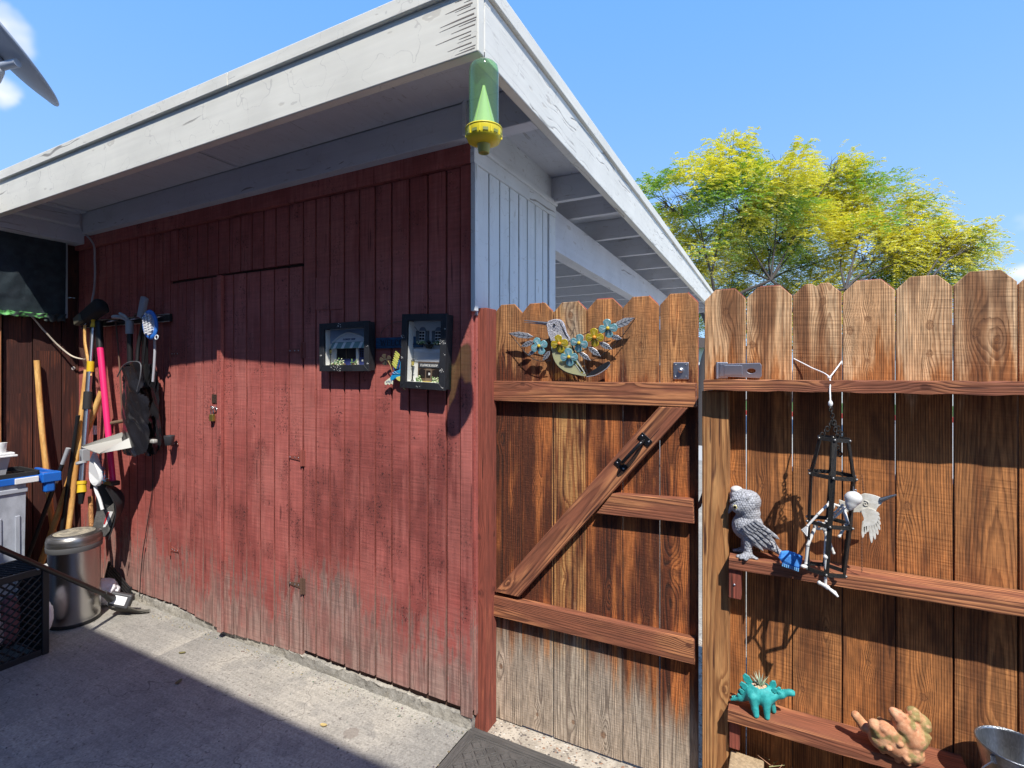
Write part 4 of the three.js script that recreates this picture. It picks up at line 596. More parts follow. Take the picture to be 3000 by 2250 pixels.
// ---------------------------------------------------------------- beaten-metal hummingbird with glass flowers on the gate
{
  const t = thing('hummingbird_ornament', 'silver metal hummingbird wall ornament with blue and yellow flowers on the gate', 'wall ornament', [-0.76, 1.66, -1.962]);
  const ox = 0.76, oy = -1.66, O = (pts) => pts.map(([x, y]) => [x + ox, y + oy]);
  const silver = plain(lin(0.72, 0.72, 0.73), 0.42, { metalness: 0.75 }), darkLine = plain(lin(0.02, 0.02, 0.022), 0.5);
  const scaleM = mat(texScale, { bumpScale: 0.0018, roughness: 0.4, metalness: 0.55, color: lin(1.0, 0.97, 1.0) });
  const wire = (pts, r = 0.0016) => tube(pts.map((p) => [p[0] + ox, p[1] + oy, p[2] || 0]), r, 28, 6);
  // head and breast: domed and scaled
  const hs = shape(O([[-0.862, 1.757], [-0.845, 1.768], [-0.820, 1.773], [-0.792, 1.768], [-0.775, 1.748], [-0.765, 1.715], [-0.752, 1.682], [-0.785, 1.668], [-0.825, 1.672], [-0.846, 1.70], [-0.855, 1.735]]), true);
  const hg = extrude(hs, 0.010, 0.0, 0.004); { const p = hg.attributes.position; for (let i = 0; i < p.count; i++) if (p.getZ(i) > 0.004) { const dx = p.getX(i) + 0.045, dy = p.getY(i) - 0.062; p.setZ(i, p.getZ(i) + 0.012 * Math.max(0, 1 - (dx * dx + dy * dy) / 0.004)); } hg.computeVertexNormals(); }
  part('head', uvFlat(hg, 0.05, 0.05), scaleM, t);
  part('eye', ball(-0.819 + ox, 1.750 + oy, 0.018, 0.005, 0.004, 0.003, 12, 8), M_iron, t);
  part('beak', [rod([-0.853 + ox, 1.757 + oy, 0.006], [-0.962 + ox, 1.774 + oy, 0.012], 0.006, 0.0012, 10), rod([-0.853 + ox, 1.752 + oy, 0.004], [-0.962 + ox, 1.766 + oy, 0.010], 0.004, 0.001, 10)], plain(lin(0.5, 0.5, 0.52), 0.3, { metalness: 0.9 }), t);
  // glass belly in a metal rim
  const belly = O([[-0.838, 1.69], [-0.785, 1.668], [-0.752, 1.66], [-0.735, 1.62], [-0.715, 1.575], [-0.685, 1.538], [-0.725, 1.541], [-0.775, 1.555], [-0.815, 1.585], [-0.835, 1.63]]);
  part('belly', extrude(shape(belly, true), 0.004, 0.0, 0.001), new THREE.MeshPhysicalMaterial({ color: lin(0.80, 0.80, 0.50), roughness: 0.2, transmission: 0.55, thickness: 0, ior: 1.45 }), t);
  part('rim', [wire([[-0.848, 1.70], [-0.838, 1.64], [-0.815, 1.584], [-0.775, 1.553], [-0.725, 1.540], [-0.684, 1.537]], 0.0028), wire([[-0.753, 1.68], [-0.745, 1.655], [-0.728, 1.615], [-0.705, 1.57], [-0.684, 1.537]], 0.0034), wire([[-0.70, 1.62, 0.006], [-0.69, 1.58, 0.008], [-0.678, 1.54, 0.006]], 0.0016)], darkLine, t);
  for (let k = 0; k < 3; k++) part('belly_stripe', extrude(shape(O([[-0.775 + k * 0.022, 1.64 - k * 0.02], [-0.768 + k * 0.022, 1.642 - k * 0.02], [-0.70 + k * 0.006, 1.555 - k * 0.004], [-0.708 + k * 0.005, 1.553 - k * 0.003]])), 0.0012, 0.0045), k === 1 ? plain(lin(0.72, 0.66, 0.08), 0.4) : plain(lin(0.55, 0.58, 0.5), 0.4), t);
  part('tail', [extrude(shape(O([[-0.684, 1.536], [-0.664, 1.556], [-0.60, 1.594], [-0.588, 1.590], [-0.594, 1.574], [-0.645, 1.545]]), true), 0.004, 0.0, 0.001)], plain(lin(0.06, 0.06, 0.065), 0.35, { metalness: 0.7 }), t);
  part('tail_edge', wire([[-0.684, 1.534, 0.004], [-0.645, 1.541, 0.004], [-0.600, 1.568, 0.004], [-0.586, 1.584, 0.004]], 0.002), silver, t);
  // leaf-shaped feathers with inked veins
  const feather = (b, a, w, z = 0.004) => {
    const dx = a[0] - b[0], dy = a[1] - b[1], L = Math.hypot(dx, dy), ang = Math.atan2(dy, dx), g = new THREE.Group(); g.name = 'feather'; t.add(g); g.position.set(b[0] + ox, b[1] + oy, z); g.rotation.z = ang;
    part('vane', extrude(shape([[0, 0], [L * 0.25, w * 0.45], [L * 0.6, w * 0.5], [L, 0], [L * 0.6, -w * 0.5], [L * 0.25, -w * 0.45]], false), 0.003, 0, 0.0008), silver, g);
    const v = [box(0, L * 0.97, -0.0007, 0.0007, 0.003, 0.0038)]; for (let k = 1; k < 5; k++) { const x = L * k / 5.6; for (const s of [-1, 1]) v.push(new THREE.BoxGeometry(w * 0.62, 0.0013, 0.0008).translate(w * 0.31, 0, 0).rotateZ(s * 0.75).translate(x, 0, 0.0034)); }
    part('vein', v, darkLine, g);
  };
  feather([-0.917, 1.702], [-1.042, 1.722], 0.026); feather([-0.915, 1.684], [-0.981, 1.662], 0.022); feather([-0.905, 1.652], [-0.948, 1.622], 0.018); feather([-0.843, 1.642], [-0.878, 1.599], 0.020);
  feather([-0.575, 1.730], [-0.488, 1.763], 0.030); feather([-0.585, 1.695], [-0.538, 1.683], 0.020); feather([-0.632, 1.672], [-0.577, 1.642], 0.022); feather([-0.678, 1.655], [-0.624, 1.615], 0.022); feather([-0.718, 1.635], [-0.665, 1.599], 0.020);
  part('wing_wire', [wire([[-1.04, 1.722], [-1.0, 1.68], [-0.965, 1.64], [-0.925, 1.61], [-0.885, 1.598], [-0.842, 1.602]]), wire([[-0.917, 1.702], [-0.88, 1.693], [-0.845, 1.685]]), wire([[-0.748, 1.688], [-0.70, 1.705], [-0.64, 1.728], [-0.565, 1.748]]), wire([[-0.488, 1.762], [-0.53, 1.705], [-0.575, 1.655], [-0.625, 1.618], [-0.665, 1.6]]), wire([[-0.757, 1.70], [-0.745, 1.715], [-0.738, 1.735]], 0.001)], darkLine, t);
  const flower = (x, y, blue, rz) => {
    const f = new THREE.Group(); f.name = 'flower'; t.add(f); f.position.set(x + ox, y + oy, 0.016); f.rotation.z = rz;
    const m = new THREE.MeshPhysicalMaterial({ color: blue ? lin(0.30, 0.66, 0.72) : lin(0.78, 0.60, 0.04), roughness: 0.18, transmission: 0.25, thickness: 0, ior: 1.5 });
    for (let k = 0; k < 4; k++) { const p = part('petal', extrude(shape([[0.002, 0.003], [0.012, 0.012], [0.016, 0.028], [0.008, 0.036], [0, 0.038], [-0.008, 0.036], [-0.016, 0.028], [-0.012, 0.012], [-0.002, 0.003]], true), 0.003, 0, 0.001), m, f); p.rotation.set(0.28, 0, k * Math.PI / 2); part('petal_vein', [-0.18, 0, 0.18].map((q) => rod([Math.sin(q) * 0.008, 0.010, 0.0032], [Math.sin(q) * 0.034, 0.031, 0.0032], 0.0007, 0.0005, 5)), blue ? plain(lin(0.72, 0.86, 0.88), 0.4) : plain(lin(0.85, 0.75, 0.2), 0.4), p); }
    part('flower_centre', [ball(0, 0, 0.005, 0.0075, 0.0075, 0.006, 12, 8)], plain(blue ? lin(0.62, 0.42, 0.03) : lin(0.75, 0.28, 0.03), 0.4), f);
    part('clip', [0, 1, 2, 3].map((k) => rod([Math.cos(k * 1.571 + 0.785) * 0.008, Math.sin(k * 1.571 + 0.785) * 0.008, 0.003], [Math.cos(k * 1.571 + 0.785) * 0.02, Math.sin(k * 1.571 + 0.785) * 0.02, 0.002], 0.0018, 0.0018, 6)), darkLine, f);
  };
  flower(-0.888, 1.662, true, 0.35); flower(-0.796, 1.670, false, 0.12); flower(-0.754, 1.614, true, 0.02); flower(-0.711, 1.670, true, -0.25); flower(-0.646, 1.691, false, 0.0); flower(-0.591, 1.725, true, 0.08);
  part('standoff', [rod([-0.05, 0.03, -0.036], [-0.05, 0.03, 0.001], 0.002), rod([0.07, -0.1, -0.036], [0.07, -0.1, 0.001], 0.002), rod([-0.2, 0.045, -0.036], [-0.2, 0.045, 0.003], 0.0015)], darkLine, t);
}
// ---------------------------------------------------------------- ornaments on the fence shelves
function ringLink(x, y, z, r, w, rx, ry, rz) { return new THREE.TorusGeometry(r, w, 6, 14).scale(1, 1.5, 1).rotateX(rx).rotateY(ry).rotateZ(rz).translate(x, y, z); }
{ // moulded owl, facing the gate
  const t = thing('owl_figure', 'grey moulded owl figure standing on the fence shelf next to the post', 'figurine', [-0.085, 0.919, -1.935]);
  const o = (x, y) => [x + 0.085, y - 0.919];
  const e = (x, y, z, rx, ry, rz, rot) => ({ c: [...o(x, y), z], r: [rx, ry, rz], rot }), c = (x0, y0, z0, r0, x1, y1, z1, r1) => [...o(x0, y0), z0, r0, ...o(x1, y1), z1, r1];
  const body = blob([
    e(-0.092, 1.022, 0, 0.050, 0.050, 0.046), e(-0.066, 0.998, 0, 0.058, 0.036, 0.042, -0.75), e(-0.040, 0.985, 0, 0.045, 0.022, 0.034, -0.72),
    e(-0.102, 1.100, 0, 0.046, 0.047, 0.047), e(-0.084, 1.110, 0, 0.034, 0.034, 0.040), e(-0.088, 1.070, 0, 0.036, 0.03, 0.038), e(-0.124, 1.126, 0, 0.025, 0.022, 0.034, 0.2), e(-0.122, 1.142, 0.006, 0.014, 0.010, 0.02),
    c(-0.141, 1.110, 0.026, 0.006, -0.092, 1.128, 0.040, 0.0045), c(-0.141, 1.110, -0.026, 0.006, -0.092, 1.128, -0.040, 0.0045),
    e(-0.124, 1.090, 0.030, 0.019, 0.019, 0.014), e(-0.124, 1.090, -0.030, 0.019, 0.019, 0.014), c(-0.143, 1.080, 0, 0.009, -0.152, 1.060, 0, 0.0025),
    c(-0.088, 0.985, 0.020, 0.018, -0.090, 0.945, 0.024, 0.011), c(-0.090, 0.945, 0.024, 0.011, -0.092, 0.928, 0.026, 0.010), c(-0.098, 0.985, -0.020, 0.018, -0.104, 0.93, -0.022, 0.010),
    c(-0.090, 0.930, 0.026, 0.009, -0.122, 0.923, 0.034, 0.0055), c(-0.090, 0.930, 0.028, 0.009, -0.112, 0.923, 0.046, 0.0055), c(-0.088, 0.930, 0.028, 0.009, -0.096, 0.923, 0.052, 0.0055), c(-0.088, 0.929, 0.026, 0.008, -0.062, 0.924, 0.03, 0.004),
    c(-0.104, 0.930, -0.022, 0.009, -0.136, 0.924, -0.018, 0.0055), c(-0.104, 0.930, -0.022, 0.009, -0.128, 0.924, -0.034, 0.0055),
    c(-0.030, 0.972, 0, 0.013, 0.012, 0.946, 0, 0.006), c(-0.028, 0.970, 0.014, 0.009, 0.006, 0.946, 0.012, 0.005),
  ], 0.008, [0.005, 0.118, 0], 0.135, 96, (p, d) => d - 0.0011 * (vn(p[0] * 260, p[1] * 260 + p[2] * 190)));
  part('body', smoothUV(body, 0.075, 0.075), mat(texScale, { bumpScale: 0.0016, roughness: 0.62, color: lin(0.80, 0.81, 0.84) }), t);
  const wingM = mat(grit([176, 177, 182], [128, 129, 134], 62, 0.08), { bumpScale: 0.0008, roughness: 0.6 });
  const w = new THREE.Group(); w.name = 'wing'; t.add(w); w.position.set(...o(-0.085, 1.045), 0.048); w.rotation.set(-0.10, 0.16, 0);
  w.position.set(0, 0, 0); w.rotation.set(0, 0, 0);
  let id = 0; for (const [n, L, wd, x0, y0, x1, y1, z] of [[5, 0.080, 0.0105, -0.098, 1.012, -0.060, 1.048, 0.0375], [5, 0.058, 0.0100, -0.104, 1.022, -0.066, 1.054, 0.0415], [5, 0.036, 0.0095, -0.106, 1.032, -0.070, 1.060, 0.0445]]) for (let k = 0; k < n; k++) { const f = part('feather', uvFlat(extrude(shape([[0, wd * 0.6], [L * 0.45, wd * 0.72], [L * 0.85, wd * 0.5], [L, 0], [L * 0.85, -wd * 0.5], [L * 0.45, -wd * 0.72], [0, -wd * 0.6]]), 0.006, 0, 0.002), 0.06, 0.06, id * 0.013, id * 0.017), wingM, w); id++; const q = k / (n - 1), [ux, uy] = o(lerp(x0, x1, q), lerp(y0, y1, q)); f.position.set(ux, uy, z + 0.0022 * k); f.rotation.set(0, 0.10, -0.80 + 0.05 * k); }
  for (const s of [1, -1]) { const ey = part('eye', ball(...o(-0.128, 1.093), s * 0.0425, 0.0078, 0.0078, 0.004, 16, 10), plain(lin(0.62, 0.55, 0.25), 0.3), t); part('pupil', ball(...o(-0.129, 1.0935), s * 0.0452, 0.0048, 0.0048, 0.003, 12, 8), plain(lin(0.01, 0.008, 0.006), 0.1), ey); }
  part('beak', rod([...o(-0.142, 1.082), 0], [...o(-0.153, 1.058), 0], 0.0085, 0.002, 10), plain(lin(0.42, 0.44, 0.5), 0.4), t);
  part('crest', ball(...o(-0.127, 1.144), 0, 0.020, 0.0125, 0.026, 14, 10), plain(lin(0.62, 0.60, 0.58), 0.8), t);
  part('brow', [rod([...o(-0.146, 1.106), 0.034], [...o(-0.090, 1.128), 0.0415], 0.0045, 0.003, 8)], plain(lin(0.035, 0.035, 0.04), 0.6), t);
}
{ // blue rag lying over the owl's tail and the shelf edge
  const s = shape([[0.009, 0.972], [0.030, 0.976], [0.050, 0.972], [0.071, 0.966], [0.068, 0.945], [0.062, 0.924], [0.048, 0.928], [0.032, 0.931], [0.014, 0.934], [0.002, 0.950]]); let g = extrude(s, 0.014, -0.007, 0.004); g = clean(g); const p = g.attributes.position; for (let i = 0; i < p.count; i++) p.setZ(i, p.getZ(i) * 0.7 + 0.030 * (0.972 - p.getY(i)) * 8 * 0.12 + 0.004 * Math.sin(p.getX(i) * 190) + 0.003 * vn(p.getX(i) * 120, p.getY(i) * 120)); g.computeVertexNormals(); g.translate(0, 0, -1.872);
  const t = thing('blue_rag', 'bright blue cloth rag draped over the shelf behind the owl', 'rag', [0, 0, 0]); const bm = mat(grit([76, 150, 232], [58, 128, 212], 22, 0.1), { bumpScale: 0.001, roughness: 0.95 }); part('cloth', uvFlat(g, 0.1, 0.1), bm, t);
  for (let k = 0; k < 9; k++) part('frayed_end', rod([0.014 + k * 0.0055, 0.934 - k * 0.0010, -1.868], [0.0135 + k * 0.0055, 0.925 - k * 0.0011, -1.867], 0.0026, 0.0022, 6), plain(lin(0.16, 0.42, 0.75), 0.9), t);
}
{ // hanging gibbet cage with a toy skeleton
  const t = thing('hanging_cage', 'small black metal cage hanging by chains and white string from the fence', 'cage', [0.148, 0.945, -1.838]);
  const iron = mat(grit([40, 40, 42], [58, 54, 48], 17, 0.2), { bumpScale: 0.0008, roughness: 0.55, metalness: 0.4 });
  const rings = [[0.0, 0.054, -0.017], [0.147, 0.062, -0.008], [0.294, 0.064, 0.0], [0.405, 0.042, 0.005]];   // height, radius, lean
  const rot = 0.55, pt = (k, a) => { const [h, r, dx] = rings[k]; return [dx + r * Math.cos(a), h - 0.06 * r * Math.cos(a), r * 0.82 * Math.sin(a)]; };
  const strip = (a, b, w, th) => { const A = V(...a), B = V(...b), d = B.clone().sub(A), L = d.length(), y = d.clone().normalize(), out = V((A.x + B.x) / 2, 0, (A.z + B.z) / 2).normalize(), x = new THREE.Vector3().crossVectors(y, out).normalize(), z = new THREE.Vector3().crossVectors(x, y); return new THREE.BoxGeometry(w, L, th).applyMatrix4(new THREE.Matrix4().makeBasis(x, y, z).setPosition(A.add(B).multiplyScalar(0.5))); };
  for (let s = 0; s < 6; s++) { const a = rot + s * Math.PI / 3; for (let k = 0; k < 3; k++) part('bar', strip(pt(k, a), pt(k + 1, a), 0.0135, 0.0028), iron, t); }
  for (let k = 0; k < 4; k++) for (let s = 0; s < 6; s++) { const a = rot + s * Math.PI / 3, A = pt(k, a), B = pt(k, a + Math.PI / 3), d = V(B[0] - A[0], B[1] - A[1], B[2] - A[2]), L = d.length(), m = V((A[0] + B[0]) / 2, (A[1] + B[1]) / 2, (A[2] + B[2]) / 2); const x = d.normalize(), y = V(0, 1, 0), z = new THREE.Vector3().crossVectors(x, y).normalize(); const y2 = new THREE.Vector3().crossVectors(z, x); const hoop = part('hoop', new THREE.BoxGeometry(L + 0.004, 0.012, 0.0028).applyMatrix4(new THREE.Matrix4().makeBasis(x, y2, z).setPosition(m.clone().add(V(m.x - rings[k][2], 0, m.z).normalize().multiplyScalar(0.0028)))), iron, t); part('rivet', ball(A[0] + (A[0] - rings[k][2]) * 0.09, A[1], A[2] * 1.1, 0.0042, 0.0042, 0.0042, 8, 6), plain(lin(0.3, 0.29, 0.27), 0.4, { metalness: 0.8 }), hoop); }
  const chain = (a, b, n) => { for (let k = 0; k < n; k++) { const f = (k + 0.5) / n; part('chain_link', ringLink(lerp(a[0], b[0], f), lerp(a[1], b[1], f), lerp(a[2], b[2], f), 0.0052, 0.0016, 0, k % 2 ? 1.4 : 0.2, (a[0] - b[0]) * 4), iron, t); } };
  chain([-0.003, 0.50, -0.012], [0.004, 0.458, -0.008], 4); chain([0.004, 0.458, -0.008], [-0.030, 0.412, 0.02], 5); chain([0.004, 0.458, -0.008], [0.012, 0.41, 0.03], 5); chain([0.004, 0.458, -0.008], [0.03, 0.412, -0.03], 5);
  chain([0.006, 0.40, 0.0], [0.022, 0.355, 0.0], 5);
  const str = plain(lin(0.82, 0.82, 0.8), 0.9);
  part('string', tube([[-0.099, 0.655, -0.160], [-0.05, 0.625, -0.135], [-0.003, 0.592, -0.060], [-0.003, 0.55, -0.034], [-0.003, 0.52, -0.02], [-0.003, 0.498, -0.013]], 0.0023, 40, 6), str, t); part('string', tube([[0.040, 0.645, -0.160], [0.02, 0.618, -0.12], [-0.002, 0.592, -0.059]], 0.0022, 20, 6), str, t); part('knot', [ball(-0.003, 0.592, -0.058, 0.0055), ball(-0.003, 0.512, -0.017, 0.0065, 0.010, 0.0055)], str, t);
}
{
  const bone = plain(lin(0.70, 0.69, 0.66), 0.5), t = thing('toy_skeleton', 'white plastic toy skeleton climbing through the hanging black cage', 'figurine', [0.14, 0.93, -1.838]);
  const z0 = 0, j = (x, y, z = 0) => [x - 0.14, y - 0.93, z];
  const L = [], cap = (a, b, r0, r1 = r0) => { r0 *= 1.3; r1 *= 1.3; L.push(rod(a, b, r0, r1, 8), ball(...a, r0 * 1.25, r0 * 1.25, r0 * 1.25, 8, 6), ball(...b, r1 * 1.25, r1 * 1.25, r1 * 1.25, 8, 6)); };
  const neck = j(0.172, 1.156, 0.028), pel = j(0.120, 1.082, 0.01);
  for (let k = 0; k <= 9; k++) { const f = k / 9; L.push(ball(lerp(neck[0], pel[0], f), lerp(neck[1], pel[1], f), lerp(neck[2], pel[2], f), 0.0045, 0.0032, 0.0045, 8, 6)); }
  cap(neck, pel, 0.0022);
  for (let k = 0; k < 6; k++) { const f = 0.12 + k * 0.085; L.push(new THREE.TorusGeometry(0.014 - Math.abs(k - 2.5) * 0.0013, 0.0017, 6, 16).rotateX(1.3).rotateZ(0.62).translate(lerp(neck[0], pel[0], f) + 0.006, lerp(neck[1], pel[1], f) - 0.004, lerp(neck[2], pel[2], f) + 0.004)); }
  cap(j(0.140, 1.157, 0.02), j(0.182, 1.138, -0.012), 0.003); L.push(ball(...j(0.146, 1.146, 0.012), 0.009, 0.012, 0.006, 10, 8));
  cap(j(0.140, 1.157, 0.02), j(0.108, 1.124, 0.045), 0.0034, 0.0028); cap(j(0.108, 1.124, 0.045), j(0.081, 1.088, 0.052), 0.0028, 0.0024); for (let k = 0; k < 5; k++) cap(j(0.080, 1.086, 0.052), j(0.066 + k * 0.003, 1.072 - k * 0.003, 0.05 + k * 0.003), 0.0022, 0.0015);
  cap(j(0.180, 1.130, -0.012), j(0.186, 1.100, 0.01), 0.0045, 0.004); cap(j(0.186, 1.100, 0.01), j(0.164, 1.062, 0.03), 0.004, 0.003);
  L.push(new THREE.TorusGeometry(0.012, 0.0045, 8, 16).rotateX(0.4).rotateZ(0.5).translate(...j(0.112, 1.082, 0.014)), ball(...j(0.132, 1.072, 0.008), 0.012, 0.009, 0.006, 10, 8));
  cap(j(0.104, 1.080, 0.01), j(0.082, 1.022, 0.03), 0.0042, 0.0036); cap(j(0.082, 1.022, 0.03), j(0.077, 0.966, 0.03), 0.0036, 0.003); L.push(ball(...j(0.072, 0.957, 0.036), 0.010, 0.0055, 0.010, 10, 8));
  cap(j(0.132, 1.062, 0.02), j(0.128, 0.998, 0.044), 0.0042, 0.0045); cap(j(0.128, 0.998, 0.044), j(0.128, 0.912, 0.038), 0.0036, 0.003); cap(j(0.131, 1.06, 0.0), j(0.152, 1.0, 0.0), 0.004, 0.003);
  cap(j(0.113, 0.914, 0.036), j(0.132, 0.908, 0.046), 0.0042, 0.0045); for (let k = 0; k < 5; k++) cap(j(0.132, 0.908, 0.046), j(0.152 + k * 0.001, 0.896 - k * 0.0006, 0.040 + k * 0.006), 0.0034, 0.0022);
  part('bones', L, bone, t);
  const skull = part('skull', smoothUV(blob([{ c: [0, 0, 0], r: [0.0225, 0.020, 0.021] }, { c: [-0.006, -0.016, 0.004], r: [0.0135, 0.014, 0.013] }, [-0.008, -0.020, 0.004, 0.010, -0.010, -0.029, 0.006, 0.007]], 0.008, [0, -0.006, 0], 0.038, 40), 0.1, 0.1), bone, t); skull.position.set(0.056, 0.256, 0.058);
  part('hanging_loop', [new THREE.TorusGeometry(0.003, 0.001, 6, 12).translate(0.061, 0.279, 0.058), rod([0.056, 0.276, 0.058], [0.056, 0.290, 0.058], 0.0012)], M.zinc, t);
}
{ // white pierced-metal bird hanging on a thin chain
  const t = thing('metal_bird', 'white pierced metal bird with hanging wing on a thin chain', 'wall ornament', [0.24, 1.15, -1.905]), O = (p) => p.map(([x, y]) => [x - 0.24, y - 1.15]);
  const wm = mat(grit([226, 224, 216], [196, 190, 176], 23, 0.06), { bumpScale: 0.0006, roughness: 0.55 });
  const s = shape(O([[0.172, 1.150], [0.178, 1.128], [0.196, 1.113], [0.216, 1.117], [0.232, 1.118], [0.262, 1.118], [0.272, 1.138], [0.286, 1.158], [0.283, 1.168], [0.262, 1.176], [0.238, 1.178], [0.225, 1.168], [0.216, 1.158], [0.205, 1.158], [0.19, 1.147]]), true);
  for (const [x, y, r] of [[0.243, 1.149, 0.0155], [0.2685, 1.157, 0.0075], [0.2135, 1.1495, 0.006]]) { const h = new THREE.Path(); h.absarc(x - 0.24, y - 1.15, r, 0, 6.283, true); s.holes.push(h); }
  part('body', extrude(s, 0.004, -0.002, 0.0008), wm, t);
  const spiral = (x, y, r, n = 1.3, th = 0.0014) => { const p = []; for (let k = 0; k <= 24; k++) { const a = k / 24 * 6.283 * n, q = r * (0.15 + 0.85 * k / 24); p.push([x - 0.24 + q * Math.cos(a), y - 1.15 + q * Math.sin(a), 0.0035]); } return tube(p, th, 40, 5); };
  part('scroll', spiral(0.241, 1.147, 0.0095), wm, t); part('scroll', spiral(0.252, 1.108, 0.008), wm, t); part('scroll', spiral(0.20, 1.130, 0.005), wm, t);
  part('beak', rod([0.040, 0.012, 0], [0.078, 0.034, 0.006], 0.0085, 0.003, 8), plain(lin(0.3, 0.3, 0.3), 0.35, { metalness: 0.9 }), t);
  part('wing', extrude(shape(O([[0.230, 1.126], [0.236, 1.10], [0.233, 1.075], [0.243, 1.078], [0.262, 1.085], [0.272, 1.10], [0.270, 1.125], [0.25, 1.135]]), true), 0.003, 0.0025, 0.0006), wm, t);
  for (const [x0, y0, x1, y1] of [[0.236, 1.09, 0.2335, 1.040], [0.240, 1.087, 0.240, 1.053], [0.245, 1.086, 0.246, 1.06], [0.252, 1.088, 0.2565, 1.028], [0.258, 1.090, 0.265, 1.040], [0.263, 1.094, 0.272, 1.055], [0.266, 1.100, 0.277, 1.071], [0.268, 1.107, 0.278, 1.087], [0.269, 1.116, 0.276, 1.102], [0.269, 1.124, 0.274, 1.114]]) { const L = Math.hypot(x1 - x0, y1 - y0), f = part('feather', extrude(shape([[0, 0.0035], [L * 0.7, 0.0042], [L, 0], [L * 0.7, -0.0042], [0, -0.0035]], true), 0.0028, 0.0015, 0.0006), wm, t); f.position.set(x0 - 0.24, y0 - 1.15, 0.001); f.rotation.z = Math.atan2(y1 - y0, x1 - x0); }
  part('tail', extrude(shape(O([[0.178, 1.140], [0.166, 1.133], [0.170, 1.122], [0.186, 1.116], [0.19, 1.125]]), true), 0.004, -0.004, 0.001), wm, t);
  for (let k = 0; k < 14; k++) part('chain_link', ringLink(-0.003 - k * 0.0004, 0.030 + k * 0.0042, 0.0, 0.0017, 0.0006, 0, k % 2 ? 1.5 : 0.1, 0), M.rust, t); for (let k = 0; k < 22; k++) part('chain_link', ringLink(-0.008, -0.116 - k * 0.0048, -0.002, 0.0018, 0.0006, 0, k % 2 ? 1.5 : 0.1, 0), M.rust, t);
}
{ // dinosaur planter
  const t = thing('dinosaur_planter', 'turquoise plated dinosaur planter holding a small succulent on the low shelf', 'planter', [-0.05, 0.393, -1.925]), o = (x, y) => [x + 0.05, y - 0.393];
  const e = (x, y, z, rx, ry, rz, rot) => ({ c: [...o(x, y), z], r: [rx, ry, rz], rot }), c = (x0, y0, z0, r0, x1, y1, z1, r1) => [...o(x0, y0), z0, r0, ...o(x1, y1), z1, r1];
  const teal = mat(grit([62, 178, 174], [44, 156, 154], 27, 0.05), { bumpScale: 0.0008, roughness: 0.55 });
  const g = blob([e(-0.055, 0.462, 0, 0.038, 0.037, 0.032), e(-0.035, 0.462, 0, 0.028, 0.032, 0.028), c(-0.080, 0.455, 0, 0.026, -0.112, 0.428, 0, 0.010), c(-0.112, 0.428, 0, 0.010, -0.143, 0.412, 0, 0.004), c(-0.022, 0.462, 0, 0.019, 0.010, 0.475, 0, 0.011), c(0.010, 0.475, 0, 0.011, 0.034, 0.488, 0, 0.0085), e(0.038, 0.490, 0, 0.014, 0.0085, 0.0085, 0.15), c(0.044, 0.488, 0, 0.005, 0.051, 0.487, 0, 0.003),
    c(-0.074, 0.455, 0.022, 0.018, -0.068, 0.418, 0.026, 0.0095), c(-0.068, 0.418, 0.026, 0.0095, -0.064, 0.401, 0.030, 0.0095), c(-0.034, 0.45, 0.018, 0.014, -0.031, 0.402, 0.026, 0.0085), c(-0.020, 0.445, -0.014, 0.012, -0.012, 0.403, -0.018, 0.008), c(-0.076, 0.45, -0.02, 0.015, -0.072, 0.402, -0.024, 0.009)], 0.010, [-0.002, 0.06, 0], 0.108, 84,
    (p, d) => { const q = Math.max(Math.hypot(p[0] + 0.005, (p[2]) * 1.15) - 0.024, 0.082 - p[1]); const cut = Math.max(q, p[1] - 0.2); const top = p[1] - 0.099 - 0.08 * Math.abs(p[0] + 0.005) * (p[0] < -0.02 ? 1.0 : 0.6); return Math.max(Math.max(d, -cut), Math.abs(p[0] + 0.005) < 0.03 ? top : d); });
  part('body', smoothUV(g, 0.1, 0.1), teal, t);
  const plate = (x, y, ang, h, w, z = 0) => { const p = part('plate', uvFlat(extrude(shape([[-w * 0.35, 0], [-w * 0.5, h * 0.5], [-w * 0.2, h * 0.92], [w * 0.25, h], [w * 0.5, h * 0.55], [w * 0.35, 0]]), 0.006, -0.003, 0.0012), 0.1, 0.1), teal, t); p.position.set(...o(x, y), z); p.rotation.z = ang; };
  plate(-0.083, 0.482, 0.75, 0.034, 0.026, -0.008); plate(-0.090, 0.468, 0.95, 0.030, 0.022, 0.010); plate(-0.098, 0.458, 1.0, 0.024, 0.018, -0.008); plate(-0.100, 0.450, 1.0, 0.021, 0.016, 0.009); plate(-0.110, 0.438, 0.95, 0.017, 0.012, -0.006); plate(-0.114, 0.434, 0.9, 0.013, 0.011, 0.006); for (let k = 0; k < 4; k++) plate(-0.120 - k * 0.0055, 0.4265 - k * 0.0026, 0.7, 0.009, 0.0065, 0);
  plate(-0.016, 0.484, -0.12, 0.028, 0.022, -0.008); plate(-0.012, 0.482, -0.35, 0.018, 0.017, 0.012); plate(0.000, 0.480, -0.35, 0.017, 0.014, -0.006); plate(0.002, 0.480, -0.5, 0.011, 0.012, 0.010); for (let k = 0; k < 3; k++) plate(0.008 + k * 0.006, 0.483 + k * 0.002, -0.5, 0.009, 0.007, -0.003);
  part('eye', ball(...o(0.040, 0.493), 0.0085, 0.002, 0.002, 0.001, 8, 6), plain(lin(0.02, 0.1, 0.1), 0.3), t);
  const r = rng(9), peb = []; for (let k = 0; k < 70; k++) { const a = r() * 6.283, q = Math.sqrt(r()) * 0.024; peb.push(tinted(new THREE.IcosahedronGeometry(0.0026 + r() * 0.002, 0).scale(1.2, 0.8, 1).translate(-0.005 + Math.cos(a) * q, 0.090 + r() * 0.005, Math.sin(a) * q * 0.85), lin(0.55 + r() * 0.2, 0.40 + r() * 0.12, 0.26 + r() * 0.08))); }
